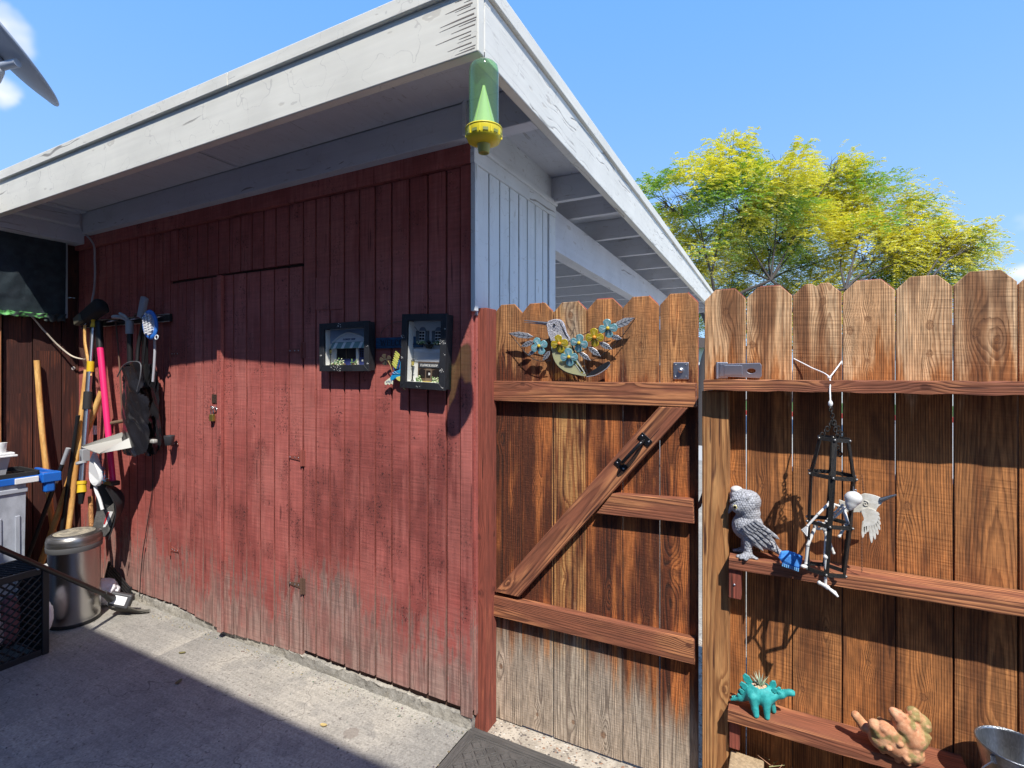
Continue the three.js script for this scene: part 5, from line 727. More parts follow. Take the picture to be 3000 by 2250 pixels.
  const ps = part('pebbles', peb, plain(lin(1, 1, 1), 0.85, { vertexColors: true }), t); ps.userData.kind = 'stuff';
  part('soil', new THREE.CylinderGeometry(0.023, 0.021, 0.006, 20).translate(-0.005, 0.085, 0), mat(texSoil, { bumpScale: 0.001 }), t);
  const su = new THREE.Group(); su.name = 'succulent'; t.add(su); su.position.set(-0.003, 0.092, 0);
  for (let k = 0; k < 17; k++) { const a = k * 2.4, el = k < 5 ? 1.35 - 0.08 * k : 1.1 - (k - 5) * 0.035, L = (k < 5 ? 0.048 : 0.043) * (0.9 + 0.2 * r()); const s = tinted(new THREE.ConeGeometry(0.0048, L, 6).scale(1, 1, 0.45).translate(0, L / 2, 0), lin(0.20, 0.40, 0.27)); const col = s.attributes.color, ps2 = s.attributes.position; for (let i = 0; i < ps2.count; i++) { const f = ps2.getY(i) / L; if (f > 0.85) col.setXYZ(i, 0.42, 0.40, 0.28); else col.setXYZ(i, 0.18 + 0.16 * (k % 3) / 2, 0.36 + 0.12 * (k % 3) / 2, 0.26 + 0.08 * (k % 2)); } part('leaf', s.rotateX(Math.PI / 2 - el).rotateY(a), plain(lin(1, 1, 1), 0.45, { vertexColors: true }), su); }
}
{ // weathered clay sheep lying on its side
  const t = thing('clay_sheep', 'weathered orange clay sheep figure toppled on the low shelf', 'figurine', [0.30, 0.393, -1.905]), o = (x, y) => [x - 0.30, y - 0.393];
  const e = (x, y, z, rx, ry, rz, rot) => ({ c: [...o(x, y), z], r: [rx, ry, rz], rot }), c = (x0, y0, z0, r0, x1, y1, z1, r1) => [...o(x0, y0), z0, r0, ...o(x1, y1), z1, r1];
  const r = rng(41), prims = [e(0.312, 0.438, 0, 0.066, 0.046, 0.044, -0.45), e(0.286, 0.436, 0.004, 0.040, 0.034, 0.038), e(0.346, 0.424, 0.004, 0.040, 0.032, 0.040), e(0.352, 0.450, 0, 0.036, 0.042, 0.038), e(0.345, 0.500, 0.008, 0.038, 0.022, 0.026, -0.55), e(0.322, 0.522, 0.012, 0.024, 0.015, 0.017, -0.7), e(0.312, 0.530, 0.020, 0.018, 0.014, 0.014, -0.8), e(0.362, 0.528, -0.010, 0.020, 0.018, 0.02, -0.5), e(0.366, 0.415, 0.01, 0.018, 0.022, 0.022),
c(0.290, 0.445, -0.006, 0.022, 0.240, 0.447, -0.010, 0.015), c(0.238, 0.450, -0.012, 0.015, 0.218, 0.474, -0.014, 0.013), c(0.292, 0.446, 0.014, 0.030, 0.262, 0.478, 0.020, 0.018), c(0.312, 0.458, 0.014, 0.032, 0.284, 0.482, 0.024, 0.018), c(0.356, 0.468, 0.004, 0.040, 0.338, 0.496, 0.012, 0.032), c(0.338, 0.500, 0.014, 0.026, 0.322, 0.520, 0.018, 0.020), e(0.376, 0.506, -0.010, 0.032, 0.026, 0.026, -0.5), e(0.330, 0.534, 0.030, 0.010, 0.005, 0.004, -0.4)];
  for (let k = 0; k < 90; k++) { const a = r() * 6.283, u = r() * 2 - 1, q = Math.sqrt(1 - u * u), b = k % 3 === 0 ? [0.352, 0.492, 0.046, 0.036, 0.034, -0.75] : [0.316, 0.436, 0.066, 0.047, 0.045, -0.40]; const lx = q * Math.cos(a) * b[2], ly = q * Math.sin(a) * b[3], cs = Math.cos(b[5]), sn = Math.sin(b[5]); prims.push(e(b[0] + lx * cs - ly * sn, b[1] + lx * sn + ly * cs, u * b[4], 0.0095, 0.0085, 0.009)); }
  const g = blob(prims, 0.004, [0.0, 0.078, 0], 0.108, 88);
  smoothUV(g, 0.12, 0.12); const p = g.attributes.position, col = new Float32Array(p.count * 3);
  for (let i = 0; i < p.count; i++) { const x = p.getX(i), y = p.getY(i), z = p.getZ(i); const n = fbm(x * 34 + 3, y * 34 + z * 20, 3), q = sst(0.02, 0.3, n), w = sst(0.02, 0.25, fbm(x * 50 + 9, y * 44 - z * 30, 3) ), face = sst(0.032, 0.012, Math.hypot(x - 0.006, y - 0.143)); let cc = mix3([1, 1, 1], [0.50, 0.80, 0.58], q); cc = mix3(cc, [1.15, 1.22, 1.3], w * 0.8); cc = mix3(cc, [1.15, 1.15, 1.3], face * 0.7); col.set(cc, i * 3); }
  g.setAttribute('color', new THREE.BufferAttribute(col, 3)); part('body', g, mat(texClay, { bumpScale: 0.0008, roughness: 0.9, vertexColors: true }), t);
  part('eye', ball(...o(0.319, 0.534), 0.0265, 0.0022, 0.0022, 0.0012, 8, 6), plain(lin(0.03, 0.03, 0.03), 0.4), t);
}
{ // galvanised bucket at the end of the shelf
  const t = thing('metal_bucket', 'small galvanised metal bucket beside the end of the low shelf', 'bucket', [0.574, 0.385, -1.868]);
  const galv = mat(grit([190, 194, 198], [140, 144, 148], 29, 0.1), { bumpScale: 0.0004, roughness: 0.32, metalness: 0.95 });
  part('pail', lathe([[0.0005, 0.001], [0.054, 0.001], [0.056, 0.006], [0.080, 0.142], [0.0815, 0.146], [0.0795, 0.148], [0.077, 0.142], [0.053, 0.008], [0.0005, 0.006]], 48), galv, t); part('rim', new THREE.TorusGeometry(0.081, 0.0026, 8, 48).rotateX(1.571).translate(0, 0.146, 0), galv, t);
  part('bail', tube([[-0.058, 0.125, 0.054], [-0.088, 0.09, 0.062], [-0.09, 0.05, 0.09], [-0.03, 0.02, 0.13], [0.05, 0.03, 0.11]], 0.0022, 30, 6), M.steel, t); part('bail_ear', box(-0.066, -0.052, 0.118, 0.136, 0.048, 0.056), galv, t);
  single('bucket_stand', uvGrain(rbox(0.50, 0.72, 0.13, 0.384, -1.96, -1.80, 0.004), 'x', 0.5, 2, 0.1, 0.4), M.rail, 'rough wooden block under the metal bucket', 'block');
}
// ---------------------------------------------------------------- the corner with tools and bins
{
  const t = thing('tarp_panel', 'dark weathered sheet with a frayed bright green hem above the dark fence', 'tarpaulin', [-4.60, 1.95, -1.55]);
  const g = new THREE.PlaneGeometry(0.9, 0.56, 40, 24).rotateY(Math.PI / 2).translate(0, 0.275, 0.222); const p = g.attributes.position; for (let i = 0; i < p.count; i++) p.setX(i, p.getX(i) + 0.008 * vn(p.getZ(i) * 9, p.getY(i) * 7) + 0.004 * vn(p.getZ(i) * 30, p.getY(i) * 25)); g.computeVertexNormals();
  part('sheet', smoothUV(g, 0.4, 0.4), mat(grit([42, 54, 60], [30, 40, 47], 33, 0.15), { bumpScale: 0.001, roughness: 0.6, side: THREE.DoubleSide }), t);
  const h = roughen(new THREE.BoxGeometry(0.022, 0.030, 0.78, 2, 3, 60).translate(0.006, -0.004, 0.27), 0.009, 45); const hp = h.attributes.position, hc = new Float32Array(hp.count * 3); for (let i = 0; i < hp.count; i++) { const q = sst(0.1, 0.35, vn(hp.getZ(i) * 80, hp.getY(i) * 160) + 0.12 - 0.5 * sst(-0.02, -0.15, hp.getZ(i))); hc.set([lerp(0.02, 0.16, q), lerp(0.035, 0.52, q), lerp(0.03, 0.14, q)], i * 3); } h.setAttribute('color', new THREE.BufferAttribute(hc, 3));
  part('hem', h, plain(lin(1, 1, 1), 0.6, { vertexColors: true }), t); part('loose_hem', roughen(new THREE.BoxGeometry(0.02, 0.05, 0.12, 3, 6, 14).translate(0.004, -0.012, -0.165), 0.012, 60, 5), plain(lin(0.03, 0.04, 0.04), 0.6), t);
  part('edge_batten', beam(-0.012, 0.010, -0.01, 0.55, -0.236, -0.226, 'y'), M.greyPlastic, t);
  single('fence_top_board', uvGrain(rbox(-4.68, -4.645, 2.102, 2.497, -1.866, -0.9, 0.003), 'y', 0.5, 2, 0.3, 0.7), M.dark, 'dark boarding behind the hanging sheet above the end fence', 'board');
  single('wall_cord', tube([[-4.42, 2.69, -1.792], [-4.412, 2.57, -1.80], [-4.385, 2.50, -1.838], [-4.352, 2.452, -1.845], [-4.343, 2.35, -1.845], [-4.342, 2.24, -1.846], [-4.352, 2.14, -1.845], [-4.372, 2.04, -1.84], [-4.36, 1.95, -1.845]], 0.0065, 60, 8), plain(lin(0.42, 0.38, 0.40), 0.6), 'pale cord running down the red wall from the roof beam', 'cord');
  single('fence_cable', tube([[-4.645, 2.06, -1.50], [-4.632, 1.93, -1.603], [-4.63, 1.85, -1.659], [-4.625, 1.743, -1.74], [-4.58, 1.668, -1.80], [-4.45, 1.64, -1.82], [-4.28, 1.645, -1.78]], 0.006, 50, 8), plain(lin(0.60, 0.52, 0.42), 0.6), 'tan cable drooping across the dark fence to the hanging tools', 'cable');
  single('thin_black_cord', tube([[-3.60, 1.02, -1.845], [-3.63, 0.8, -1.86], [-3.70, 0.5, -1.858], [-3.74, 0.30, -1.852], [-3.745, 0.06, -1.84]], 0.0028, 40, 6), M.black, 'thin black cord hanging down the red planks to the ground', 'cord');
}
{ // rack rail with clips
  const t = thing('tool_rack', 'black tool rack rail with steel clips across the red wall', 'rack', [-3.99, 1.895, -1.86]);
  part('rail', rbox(-0.56, 0.575, -0.024, 0.024, -0.008, 0.012, 0.003), M.black, t); part('rail_edge', rod([-0.56, 0.022, 0.014], [0.575, 0.022, 0.014], 0.0035), M.steel, t); part('rail_edge', rod([-0.56, -0.024, 0.014], [0.575, -0.024, 0.014], 0.0035), M.steel, t);
  for (let k = 0; k < 8; k++) { const x = -0.48 + k * 0.14; part('clip', tube([[x - 0.02, 0.012, 0.012], [x - 0.028, 0.004, 0.045], [x - 0.012, -0.004, 0.065], [x + 0.012, -0.004, 0.065], [x + 0.028, 0.004, 0.045], [x + 0.02, 0.012, 0.012]], 0.004, 20, 6), k % 2 ? M.steel : M.black, t); }
}
const woodM = mat(texPair(128, 512, (i, j) => { const n = fbm(i / 9, j / 120, 4), f = vn(i * 0.8, j * 0.04); const c = mix3([232, 184, 112], [206, 150, 82], sst(-0.4, 0.4, n)); const v = 1 + 0.07 * f; return [c[0] * v, c[1] * v, c[2] * v, 0.5 + 0.4 * f]; }), { bumpScale: 0.0006, roughness: 0.6 });
const pole = (name, label, pts, r, m, category = 'pole') => single(name, tube(pts, r, 24, 12), m, label, category, undefined);
{ // black bristle broom hung head up
  const t = thing('push_broom', 'black bristled broom hung head up on the tool rack', 'broom', [-4.15, 1.95, -1.75]);
  const h = roughen(new RoundedBoxGeometry(0.30, 0.095, 0.075, 6, 0.03), 0.012, 24); part('head', h.rotateZ(0.32).translate(0, 0.005, 0), M.blackRough, t); part('block', rbox(-0.14, -0.05, -0.03, 0.03, -0.035, 0.045, 0.01, 2).rotateZ(0.32).translate(-0.015, -0.012, 0.006), plain(lin(0.10, 0.09, 0.06), 0.8), t);
  part('handle', tube([[-0.02, -0.03, 0.0], [-0.015, -0.4, -0.01], [-0.01, -0.85, -0.02], [-0.01, -1.2, 0.0]], 0.011, 20, 10), M.black, t); part('label', rod([-0.01, -0.77, -0.018], [-0.01, -0.83, -0.018], 0.0125, 0.0125, 12), M.whitePlastic, t);
}
{ // wire brush on a long wooden handle
  const t = thing('wire_brush', 'long handled wooden wire brush hung from the rack', 'brush', [-4.22, 1.87, -1.735]);
  part('handle', tube([[0, 0.0, 0], [0.01, -0.12, 0.004], [0.055, -0.22, 0.012], [0.10, -0.31, 0.02], [0.115, -0.35, 0.024]], 0.013, 24, 10).scale(1, 1, 0.6), woodM, t);
  const b = []; for (let k = 0; k < 24; k++) { const y = -0.165 - k * 0.0066, x = 0.012 + k * 0.0035; b.push(rod([x, y, 0.01], [x - 0.045, y + 0.012, 0.02], 0.0016, 0.0012, 5)); } const q = part('bristles', b, M.rust, t); q.userData.kind = 'stuff';
  part('hook', tube([[0, 0, 0], [0, 0.02, -0.01], [0.005, 0.03, -0.03]], 0.002, 8, 5), M.steel, t);
}
{ // telescopic silver pole with a yellow hook
  const t = thing('extension_pole', 'silver telescopic pole with yellow hook and yellow locking collar', 'pole', [-4.05, 0.70, -1.64]);
  const P = (x, y, z) => [x + 4.05, y - 0.70, z + 1.64];
  part('inner_tube', rod(P(-4.165, 1.85, -1.76), P(-4.113, 1.53, -1.72), 0.0125), M.steel, t); part('outer_tube', rod(P(-4.118, 1.55, -1.72), P(-4.038, 0.84, -1.645), 0.0175), M.steel, t); part('sleeve', rod(P(-4.104, 1.415, -1.706), P(-4.085, 1.30, -1.692), 0.025), M.blackRough, t);
  part('hook', tube([P(-4.165, 1.86, -1.76), P(-4.155, 1.92, -1.755), P(-4.11, 1.955, -1.745), P(-4.05, 1.975, -1.735)], 0.0115, 24, 10), M.yellow, t); part('hook_collar', rod(P(-4.172, 1.905, -1.765), P(-4.163, 1.855, -1.76), 0.019), M.yellow, t); part('upper_collar', rod(P(-4.125, 1.62, -1.73), P(-4.118, 1.55, -1.724), 0.021), M.yellow, t);
  part('collar', [rod(P(-4.036, 0.835, -1.645), P(-4.032, 0.815, -1.642), 0.027), rod(P(-4.033, 0.816, -1.642), P(-4.022, 0.765, -1.638), 0.023, 0.027)], M.yellow, t); part('tip', rod(P(-4.025, 0.765, -1.638), P(-4.02, 0.69, -1.632), 0.021, 0.012), M.black, t);
  part('clamp', [rbox(...[-4.075, -4.035].map((v) => v + 4.05), 0.26, 0.34, -0.05, -0.005, 0.004), rod(P(-4.06, 0.96, -1.65), P(-4.055, 0.945, -1.65), 0.03)], M.greyPlastic, t);
}
{ // pink handled lobby dustpan
  const t = thing('lobby_dustpan', 'black upright dustpan with a long pink handle hung on the red wall', 'dustpan', [-3.80, 0.65, -1.70]); const P = (x, y, z) => [x + 3.80, y - 0.65, z + 1.70];
  part('handle', rod(P(-4.105, 1.715, -1.775), P(-3.86, 0.825, -1.74), 0.0195, 0.0175, 14), plain(lin(0.82, 0.025, 0.16), 0.4), t); part('grip', rod(P(-4.15, 1.90, -1.785), P(-4.105, 1.715, -1.775), 0.022, 0.022, 14), M.black, t);
  const pan = new THREE.Group(); pan.name = 'pan'; t.add(pan); pan.position.set(-0.080, 0.009, -0.020); pan.rotation.y = 1.15;
  const Q = (l) => l.map(([x, y]) => [(x - 480) * 0.00042, (1200 - y) * 0.000538]), sm = plain(lin(0.018, 0.018, 0.02), 0.5);
  part('back', extrude(shape(Q([[330, 910], [470, 915], [600, 985], [690, 1100], [680, 1200], [560, 1440], [490, 1560], [430, 1570], [285, 1470], [345, 1220], [330, 1000]])), 0.006, -0.06, 0.001), sm, pan);
  { const A = Q([[455, 925], [500, 1000], [560, 1120], [578, 1200], [565, 1320], [530, 1440], [492, 1545]]), B = Q([[470, 915], [600, 985], [680, 1080], [692, 1150], [650, 1260], [560, 1440], [492, 1560]]), ca = new THREE.CatmullRomCurve3(A.map((q) => V(q[0], q[1], 0.075))), cb = new THREE.CatmullRomCurve3(B.map((q) => V(q[0], q[1], -0.055))), N = 30, pos = [], idx = []; for (let i = 0; i <= N; i++) { const f = i / N, p = ca.getPoint(f), q = cb.getPoint(f), m = p.clone().lerp(q, 0.5); m.x += 0.022 * Math.sin(Math.PI * Math.min(1, f * 1.1)); const dz = 1 - 0.75 * f * f; for (const w of [p, m, q]) pos.push(w.x, w.y, w === q ? w.z : w.z * dz); if (i < N) for (let k = 0; k < 2; k++) { const a = i * 3 + k, b = a + 3; idx.push(a, b, a + 1, b, b + 1, a + 1); } }
    const wg = new THREE.BufferGeometry(); wg.setAttribute('position', new THREE.BufferAttribute(new Float32Array(pos), 3)); wg.setIndex(idx); wg.computeVertexNormals(); part('hood', wg, plain(lin(0.03, 0.03, 0.033), 0.42, { side: THREE.DoubleSide }), pan); part('hood_rim', new THREE.TubeGeometry(ca, 30, 0.004, 6), sm, pan); }
  part('floor', extrude(shape(Q([[340, 1240], [440, 1235], [552, 1165], [566, 1300], [500, 1500], [440, 1562], [285, 1470]])), 0.006, -0.045, 0.001), mat(grit([96, 94, 92], [66, 65, 64], 37, 0.15), { bumpScale: 0.0005 }), pan);
  part('sticker', extrude(shape(Q([[420, 1440], [480, 1255], [545, 1265], [500, 1360], [450, 1440]])), 0.002, -0.0385), M.whitePlastic, pan); part('sticker_stripe', extrude(shape(Q([[430, 1400], [470, 1262], [500, 1262], [470, 1340], [440, 1410]])), 0.001, -0.0362), plain(lin(0.6, 0.03, 0.04), 0.5), pan);
  part('clamp', rbox(...[-3.93, -3.81].map((v) => v + 3.80), 0.16, 0.19, -0.06, -0.01, 0.006), M.black, t);
}
{ // grey hand dustpan
  const t = thing('grey_dustpan', 'grey plastic dustpan hung sideways under the rack', 'dustpan', [-3.76, 1.10, -1.66]); const gp = mat(grit([186, 184, 178], [160, 156, 148], 39, 0.08), { bumpScale: 0.0004, roughness: 0.5, side: THREE.DoubleSide });
  const P = (x, y, z) => [x + 3.76, y - 1.10, z + 1.66]; const A = P(-3.925, 1.072, -1.60), B = P(-3.665, 1.052, -1.585), C = P(-3.56, 1.085, -1.76), D = P(-3.82, 1.115, -1.77), E2 = P(-3.60, 1.175, -1.79), F = P(-3.80, 1.165, -1.80);
  const quad = (q) => { const g = new THREE.BufferGeometry(); const n = 8, pos = [], ix = []; for (let i = 0; i <= n; i++) for (let j = 0; j <= n; j++) { const u = i / n, v = j / n, a = V(...q[0]).lerp(V(...q[1]), u), b = V(...q[3]).lerp(V(...q[2]), u); const w = a.lerp(b, v); w.y -= (q[4] || 0) * Math.sin(u * Math.PI) * Math.sin(v * Math.PI * 0.6); pos.push(w.x, w.y, w.z); if (i < n && j < n) { const k = i * (n + 1) + j; ix.push(k, k + 1, k + n + 1, k + 1, k + n + 2, k + n + 1); } } g.setAttribute('position', new THREE.BufferAttribute(new Float32Array(pos), 3)); g.setIndex(ix); g.computeVertexNormals(); return g; };
  part('pan_floor', quad([A, B, C, D, 0.012]), gp, t); part('pan_back', quad([D, C, E2, F]), gp, t); part('pan_side', quad([A, D, F, [A[0] + 0.01, A[1] + 0.012, A[2]]]), gp, t); part('pan_side', quad([B, C, E2, [B[0] + 0.005, B[1] + 0.006, B[2]]]), gp, t); part('lip', tube([A, [(A[0] + B[0]) / 2, A[1] - 0.014, A[2] + 0.004], B], 0.004, 16, 6), gp, t); part('handle', rbox(0.19, 0.33, 0.005, 0.03, -0.13, -0.10, 0.008, 2), gp, t);
}
{ // white rounded scoop with blue tuft of bristles
  const t = thing('toilet_brush', 'white curved plastic brush holder with blue bristles hung by the silver pole', 'brush', [-3.90, 0.90, -1.665]); const s = shape([[-0.025, 0.132], [0.017, 0.093], [0.060, 0.02], [0.068, -0.045], [0.022, -0.085], [-0.045, -0.045], [-0.072, 0.012], [-0.052, 0.077]], true);
  const g = extrude(s, 0.02, -0.01, 0.006); const p = g.attributes.position; for (let i = 0; i < p.count; i++) if (p.getZ(i) > 0) p.setZ(i, p.getZ(i) + 0.022 * Math.max(0, 1 - (p.getX(i) / 0.07) ** 2 - ((p.getY(i) - 0.01) / 0.12) ** 2)); g.computeVertexNormals(); part('holder', g, M.whitePlastic, t); part('stem', tube([[-0.02, -0.06, 0], [0.0, -0.12, 0], [0.03, -0.17, -0.005], [0.055, -0.235, -0.01]], 0.010, 20, 8), M.whitePlastic, t); part('hanging_ring', new THREE.TorusGeometry(0.012, 0.003, 8, 18).translate(-0.03, 0.145, 0), M.whitePlastic, t);
  const r = rng(19), b = []; for (let k = 0; k < 60; k++) { const y = 0.11 - k * 0.0028; const x = 0.02 + (0.11 - y) * 0.35; b.push(rod([x, y, -0.01], [x + 0.02 + r() * 0.022, y + (r() - 0.5) * 0.02, -0.02 + r() * 0.03], 0.0013, 0.0008, 4)); } part('bristles', b, plain(lin(0.02, 0.16, 0.33), 0.8), t).userData.kind = 'stuff';
}
pole('wooden_pole', 'straight pale wooden pole standing beneath the wire brush', [[-4.16, 1.565, -1.722], [-4.19, 1.1, -1.69], [-4.215, 0.6, -1.655], [-4.24, 0.01, -1.60]], 0.0165, woodM);
pole('rake_handle', 'thick yellow wooden handle slanting across the other tools', [[-4.045, 1.42, -1.76], [-4.18, 1.05, -1.70], [-4.33, 0.62, -1.64], [-4.55, 0.012, -1.56]], 0.019, woodM, 'handle');
pole('wooden_stake', 'short yellow wooden stake leaning on the dark fence behind the blue lid', [[-4.628, 1.63, -1.623], [-4.60, 1.2, -1.638], [-4.55, 0.65, -1.665], [-4.48, 0.01, -1.70]], 0.0175, woodM, 'stake');
pole('garden_stick', 'worn brown stick with a rounded end leaning in the tool corner', [[-4.06, 0.72, -1.70], [-3.99, 0.45, -1.68], [-3.92, 0.02, -1.66]], 0.014, M.post, 'stick');
{
  const t = thing('black_pole', 'slim black pole with a grey tip and a white label beside the yellow handle', 'pole', [-4.40, 0.012, -1.46]); const P = (x, y, z) => [x + 4.40, y - 0.012, z + 1.46];
  part('shaft', rod(P(-4.47, 0.012, -1.43), P(-4.19, 0.94, -1.60), 0.0125), M.black, t); part('tip', rod(P(-4.19, 0.94, -1.60), P(-4.158, 1.045, -1.62), 0.0115, 0.0135), M.greyPlastic, t); part('label', rod(P(-4.226, 0.82, -1.578), P(-4.207, 0.882, -1.59), 0.0132, 0.0132, 14), plain(lin(0.65, 0.55, 0.55), 0.5), t);
  single('dark_pole', rod([-4.14, 1.26, -1.665], [-4.36, 0.01, -1.61], 0.012), M.black, 'thin black metal pole behind the slanting yellow handle', 'pole');
  single('brown_pole', rod([-4.30, 1.0, -1.72], [-4.2, 0.01, -1.70], 0.016), M.dark, 'dark brown wooden pole standing deep in the tool corner', 'pole');
}
{ // iron T-handled rod
  const t = thing('iron_rod', 'rusty iron rod with a T handle at its lower end on the rack', 'rod', [-3.88, 1.25, -1.82]); part('shaft', tube([[-0.165, 0.645, -0.02], [-0.12, 0.45, -0.015], [-0.06, 0.22, 0.0], [-0.005, -0.01, 0.015]], 0.0055, 20, 8), M.rust, t);
  part('cross_handle', rod([-0.055, -0.042, 0.055], [0.065, -0.018, 0.0], 0.0125), plain(lin(0.20, 0.13, 0.08), 0.6, { metalness: 0.3 }), t);
}
{ // grey forked squeegee and crutch top
  const t = thing('reacher_tool', 'black pole with a grey forked claw hanging from the rack', 'tool', [-3.77, 1.55, -1.80]); part('shaft', rod([0.005, -0.45, 0.0], [-0.012, 0.28, 0.0], 0.017), M.black, t); part('socket', rod([-0.013, 0.25, 0], [-0.015, 0.335, 0], 0.023), M.greyPlastic, t); part('claw', tube([[-0.015, 0.33, 0], [-0.06, 0.355, 0.01], [-0.11, 0.365, 0.02], [-0.155, 0.367, 0.03]], 0.013, 16, 8), M.greyPlastic, t); part('claw', tube([[-0.015, 0.33, 0], [-0.02, 0.36, 0.02], [-0.07, 0.385, 0.03]], 0.010, 12, 8), M.greyPlastic, t);
  const u = thing('grabber_tool', 'grey handled tool with a flat strap hanging beside the blue brush', 'tool', [-3.58, 1.85, -1.80]); part('grip', new RoundedBoxGeometry(0.055, 0.14, 0.03, 2, 0.01).rotateZ(-0.35).translate(-0.045, 0.115, 0.0), plain(lin(0.35, 0.36, 0.40), 0.45), u); part('shaft', rbox(-0.04, 0.0, -0.4, 0.06, -0.012, 0.012, 0.004), M.black, u); part('trigger', tube([[-0.09, 0.07, 0.0], [-0.13, 0.075, 0.0], [-0.14, 0.06, 0.0]], 0.006, 10, 6), M.rust, u);
  part('strap', tube([[0.14, -0.02, 0.04], [0.15, -0.12, 0.03], [0.145, -0.25, 0.03], [0.13, -0.36, 0.03]], 0.008, 20, 6).scale(1, 1, 1), plain(lin(0.45, 0.45, 0.48), 0.5), u);
}
{ // blue scrubbing brush
  const t = thing('scrub_brush', 'blue oval scrubbing brush with white bristles hung on the rack', 'brush', [-3.425, 1.842, -1.742]); t.rotation.set(-0.1, 0.15, 0.35);
  part('rim', new THREE.TorusGeometry(0.055, 0.012, 10, 36).scale(0.92, 1.45, 0.8), plain(lin(0.03, 0.16, 0.55), 0.4), t); part('base', new THREE.CylinderGeometry(0.055, 0.055, 0.014, 32).rotateX(1.571).scale(0.92, 1.45, 1), plain(lin(0.25, 0.33, 0.5), 0.5), t);
  const b = []; for (let k = -4; k <= 4; k++) for (let j = -1; j <= 1; j++) if (Math.abs(k) < 4 || j === 0) b.push(rod([j * 0.022, k * 0.0155, 0.005], [j * 0.026, k * 0.017, 0.024], 0.0055, 0.0075, 7)); part('bristles', b, plain(lin(0.66, 0.66, 0.68), 0.8), t).userData.kind = 'stuff'; part('hanging_eye', new THREE.TorusGeometry(0.013, 0.0035, 8, 20).translate(0.035, -0.098, 0), plain(lin(0.6, 0.62, 0.66), 0.4), t);
}
{ // limp black bag
  const t = thing('black_bag', 'crumpled shiny black bag hanging open from the tool rack', 'bag', [-3.60, 1.32, -1.775]); const mk = (pts, z0, bulge, seed) => { const s = shape(pts.map(([x, y]) => [x + 3.60, y - 1.32]), true); const g0 = new THREE.ShapeGeometry(s, 6); let g = extrude(s, 0.02, z0, 0.003); // subdivide by sampling: a grid clipped to the outline keeps folds
    const poly = s.getPoints(8), inside = (x, y) => { let c = false; for (let i = 0, j = poly.length - 1; i < poly.length; j = i++) if ((poly[i].y > y) !== (poly[j].y > y) && x < (poly[j].x - poly[i].x) * (y - poly[i].y) / (poly[j].y - poly[i].y) + poly[i].x) c = !c; return c; };
    const n = 64, pos = [], ix = [], at = new Map(); const X = (i) => -0.2 + i * 0.4 / n, Y = (j) => -0.32 + j * 0.64 / n; const vid = (i, j) => { const k = i * 1000 + j; if (!at.has(k)) { const x = X(i), y = Y(j); at.set(k, pos.length / 3); pos.push(x, y, z0 + bulge * Math.cos(Math.max(-1.5, Math.min(1.5, x * 9))) + 0.030 * fbm(x * 11 + y * 5 + seed, y * 6 + seed, 2) + 0.007 * Math.abs(vn(x * 24 + y * 16, y * 15 + seed))); } return at.get(k); };
    for (let i = 0; i < n; i++) for (let j = 0; j < n; j++) if (inside((X(i) + X(i + 1)) / 2, (Y(j) + Y(j + 1)) / 2)) { const a = vid(i, j), b = vid(i + 1, j), c = vid(i + 1, j + 1), d = vid(i, j + 1); ix.push(a, b, c, a, c, d); }
    g0.dispose(); g = new THREE.BufferGeometry(); g.setAttribute('position', new THREE.BufferAttribute(new Float32Array(pos), 3)); g.setIndex(ix); g.computeVertexNormals(); return g; };
  const bm = plain(lin(0.016, 0.015, 0.018), 0.27, { side: THREE.DoubleSide });
  part('front', mk([[-3.583, 1.613], [-3.692, 1.59], [-3.785, 1.523], [-3.76, 1.423], [-3.729, 1.343], [-3.745, 1.188], [-3.762, 1.03], [-3.69, 1.02], [-3.62, 1.02], [-3.52, 1.034], [-3.46, 1.10], [-3.45, 1.364], [-3.52, 1.427], [-3.48, 1.525], [-3.5, 1.60]], 0.02, 0.03, 3), bm, t);
  part('back', mk([[-3.583, 1.60], [-3.69, 1.57], [-3.76, 1.52], [-3.72, 1.343], [-3.74, 1.05], [-3.46, 1.05], [-3.44, 1.364], [-3.48, 1.58]], -0.03, -0.01, 11), bm, t);
  part('strap', tube([[0.0, 0.29, 0.02], [-0.005, 0.40, 0.01], [0.02, 0.52, 0.0], [0.03, 0.575, 0.0]], 0.011, 16, 6), M.black, t); part('strap', tube([[0.09, 0.28, 0.03], [0.11, 0.40, 0.03], [0.12, 0.5, 0.03]], 0.008, 16, 6), M.black, t); part('rim_cord', tube([[-0.185, 0.20, 0.045], [-0.095, 0.272, 0.05], [0.015, 0.295, 0.05], [0.10, 0.28, 0.05], [0.118, 0.2, 0.06], [0.08, 0.11, 0.06]], 0.004, 30, 6), plain(lin(0.1, 0.1, 0.11), 0.4), t);
  single('small_cup', lathe([[0.0005, 0], [0.024, 0], [0.030, 0.055], [0.031, 0.06], [0.028, 0.06], [0.022, 0.004]], 20).translate(-3.355, 1.095, -1.815), plain(lin(0.05, 0.05, 0.055), 0.4), 'small dark cup with a pale rim beside the black bag', 'cup');
}
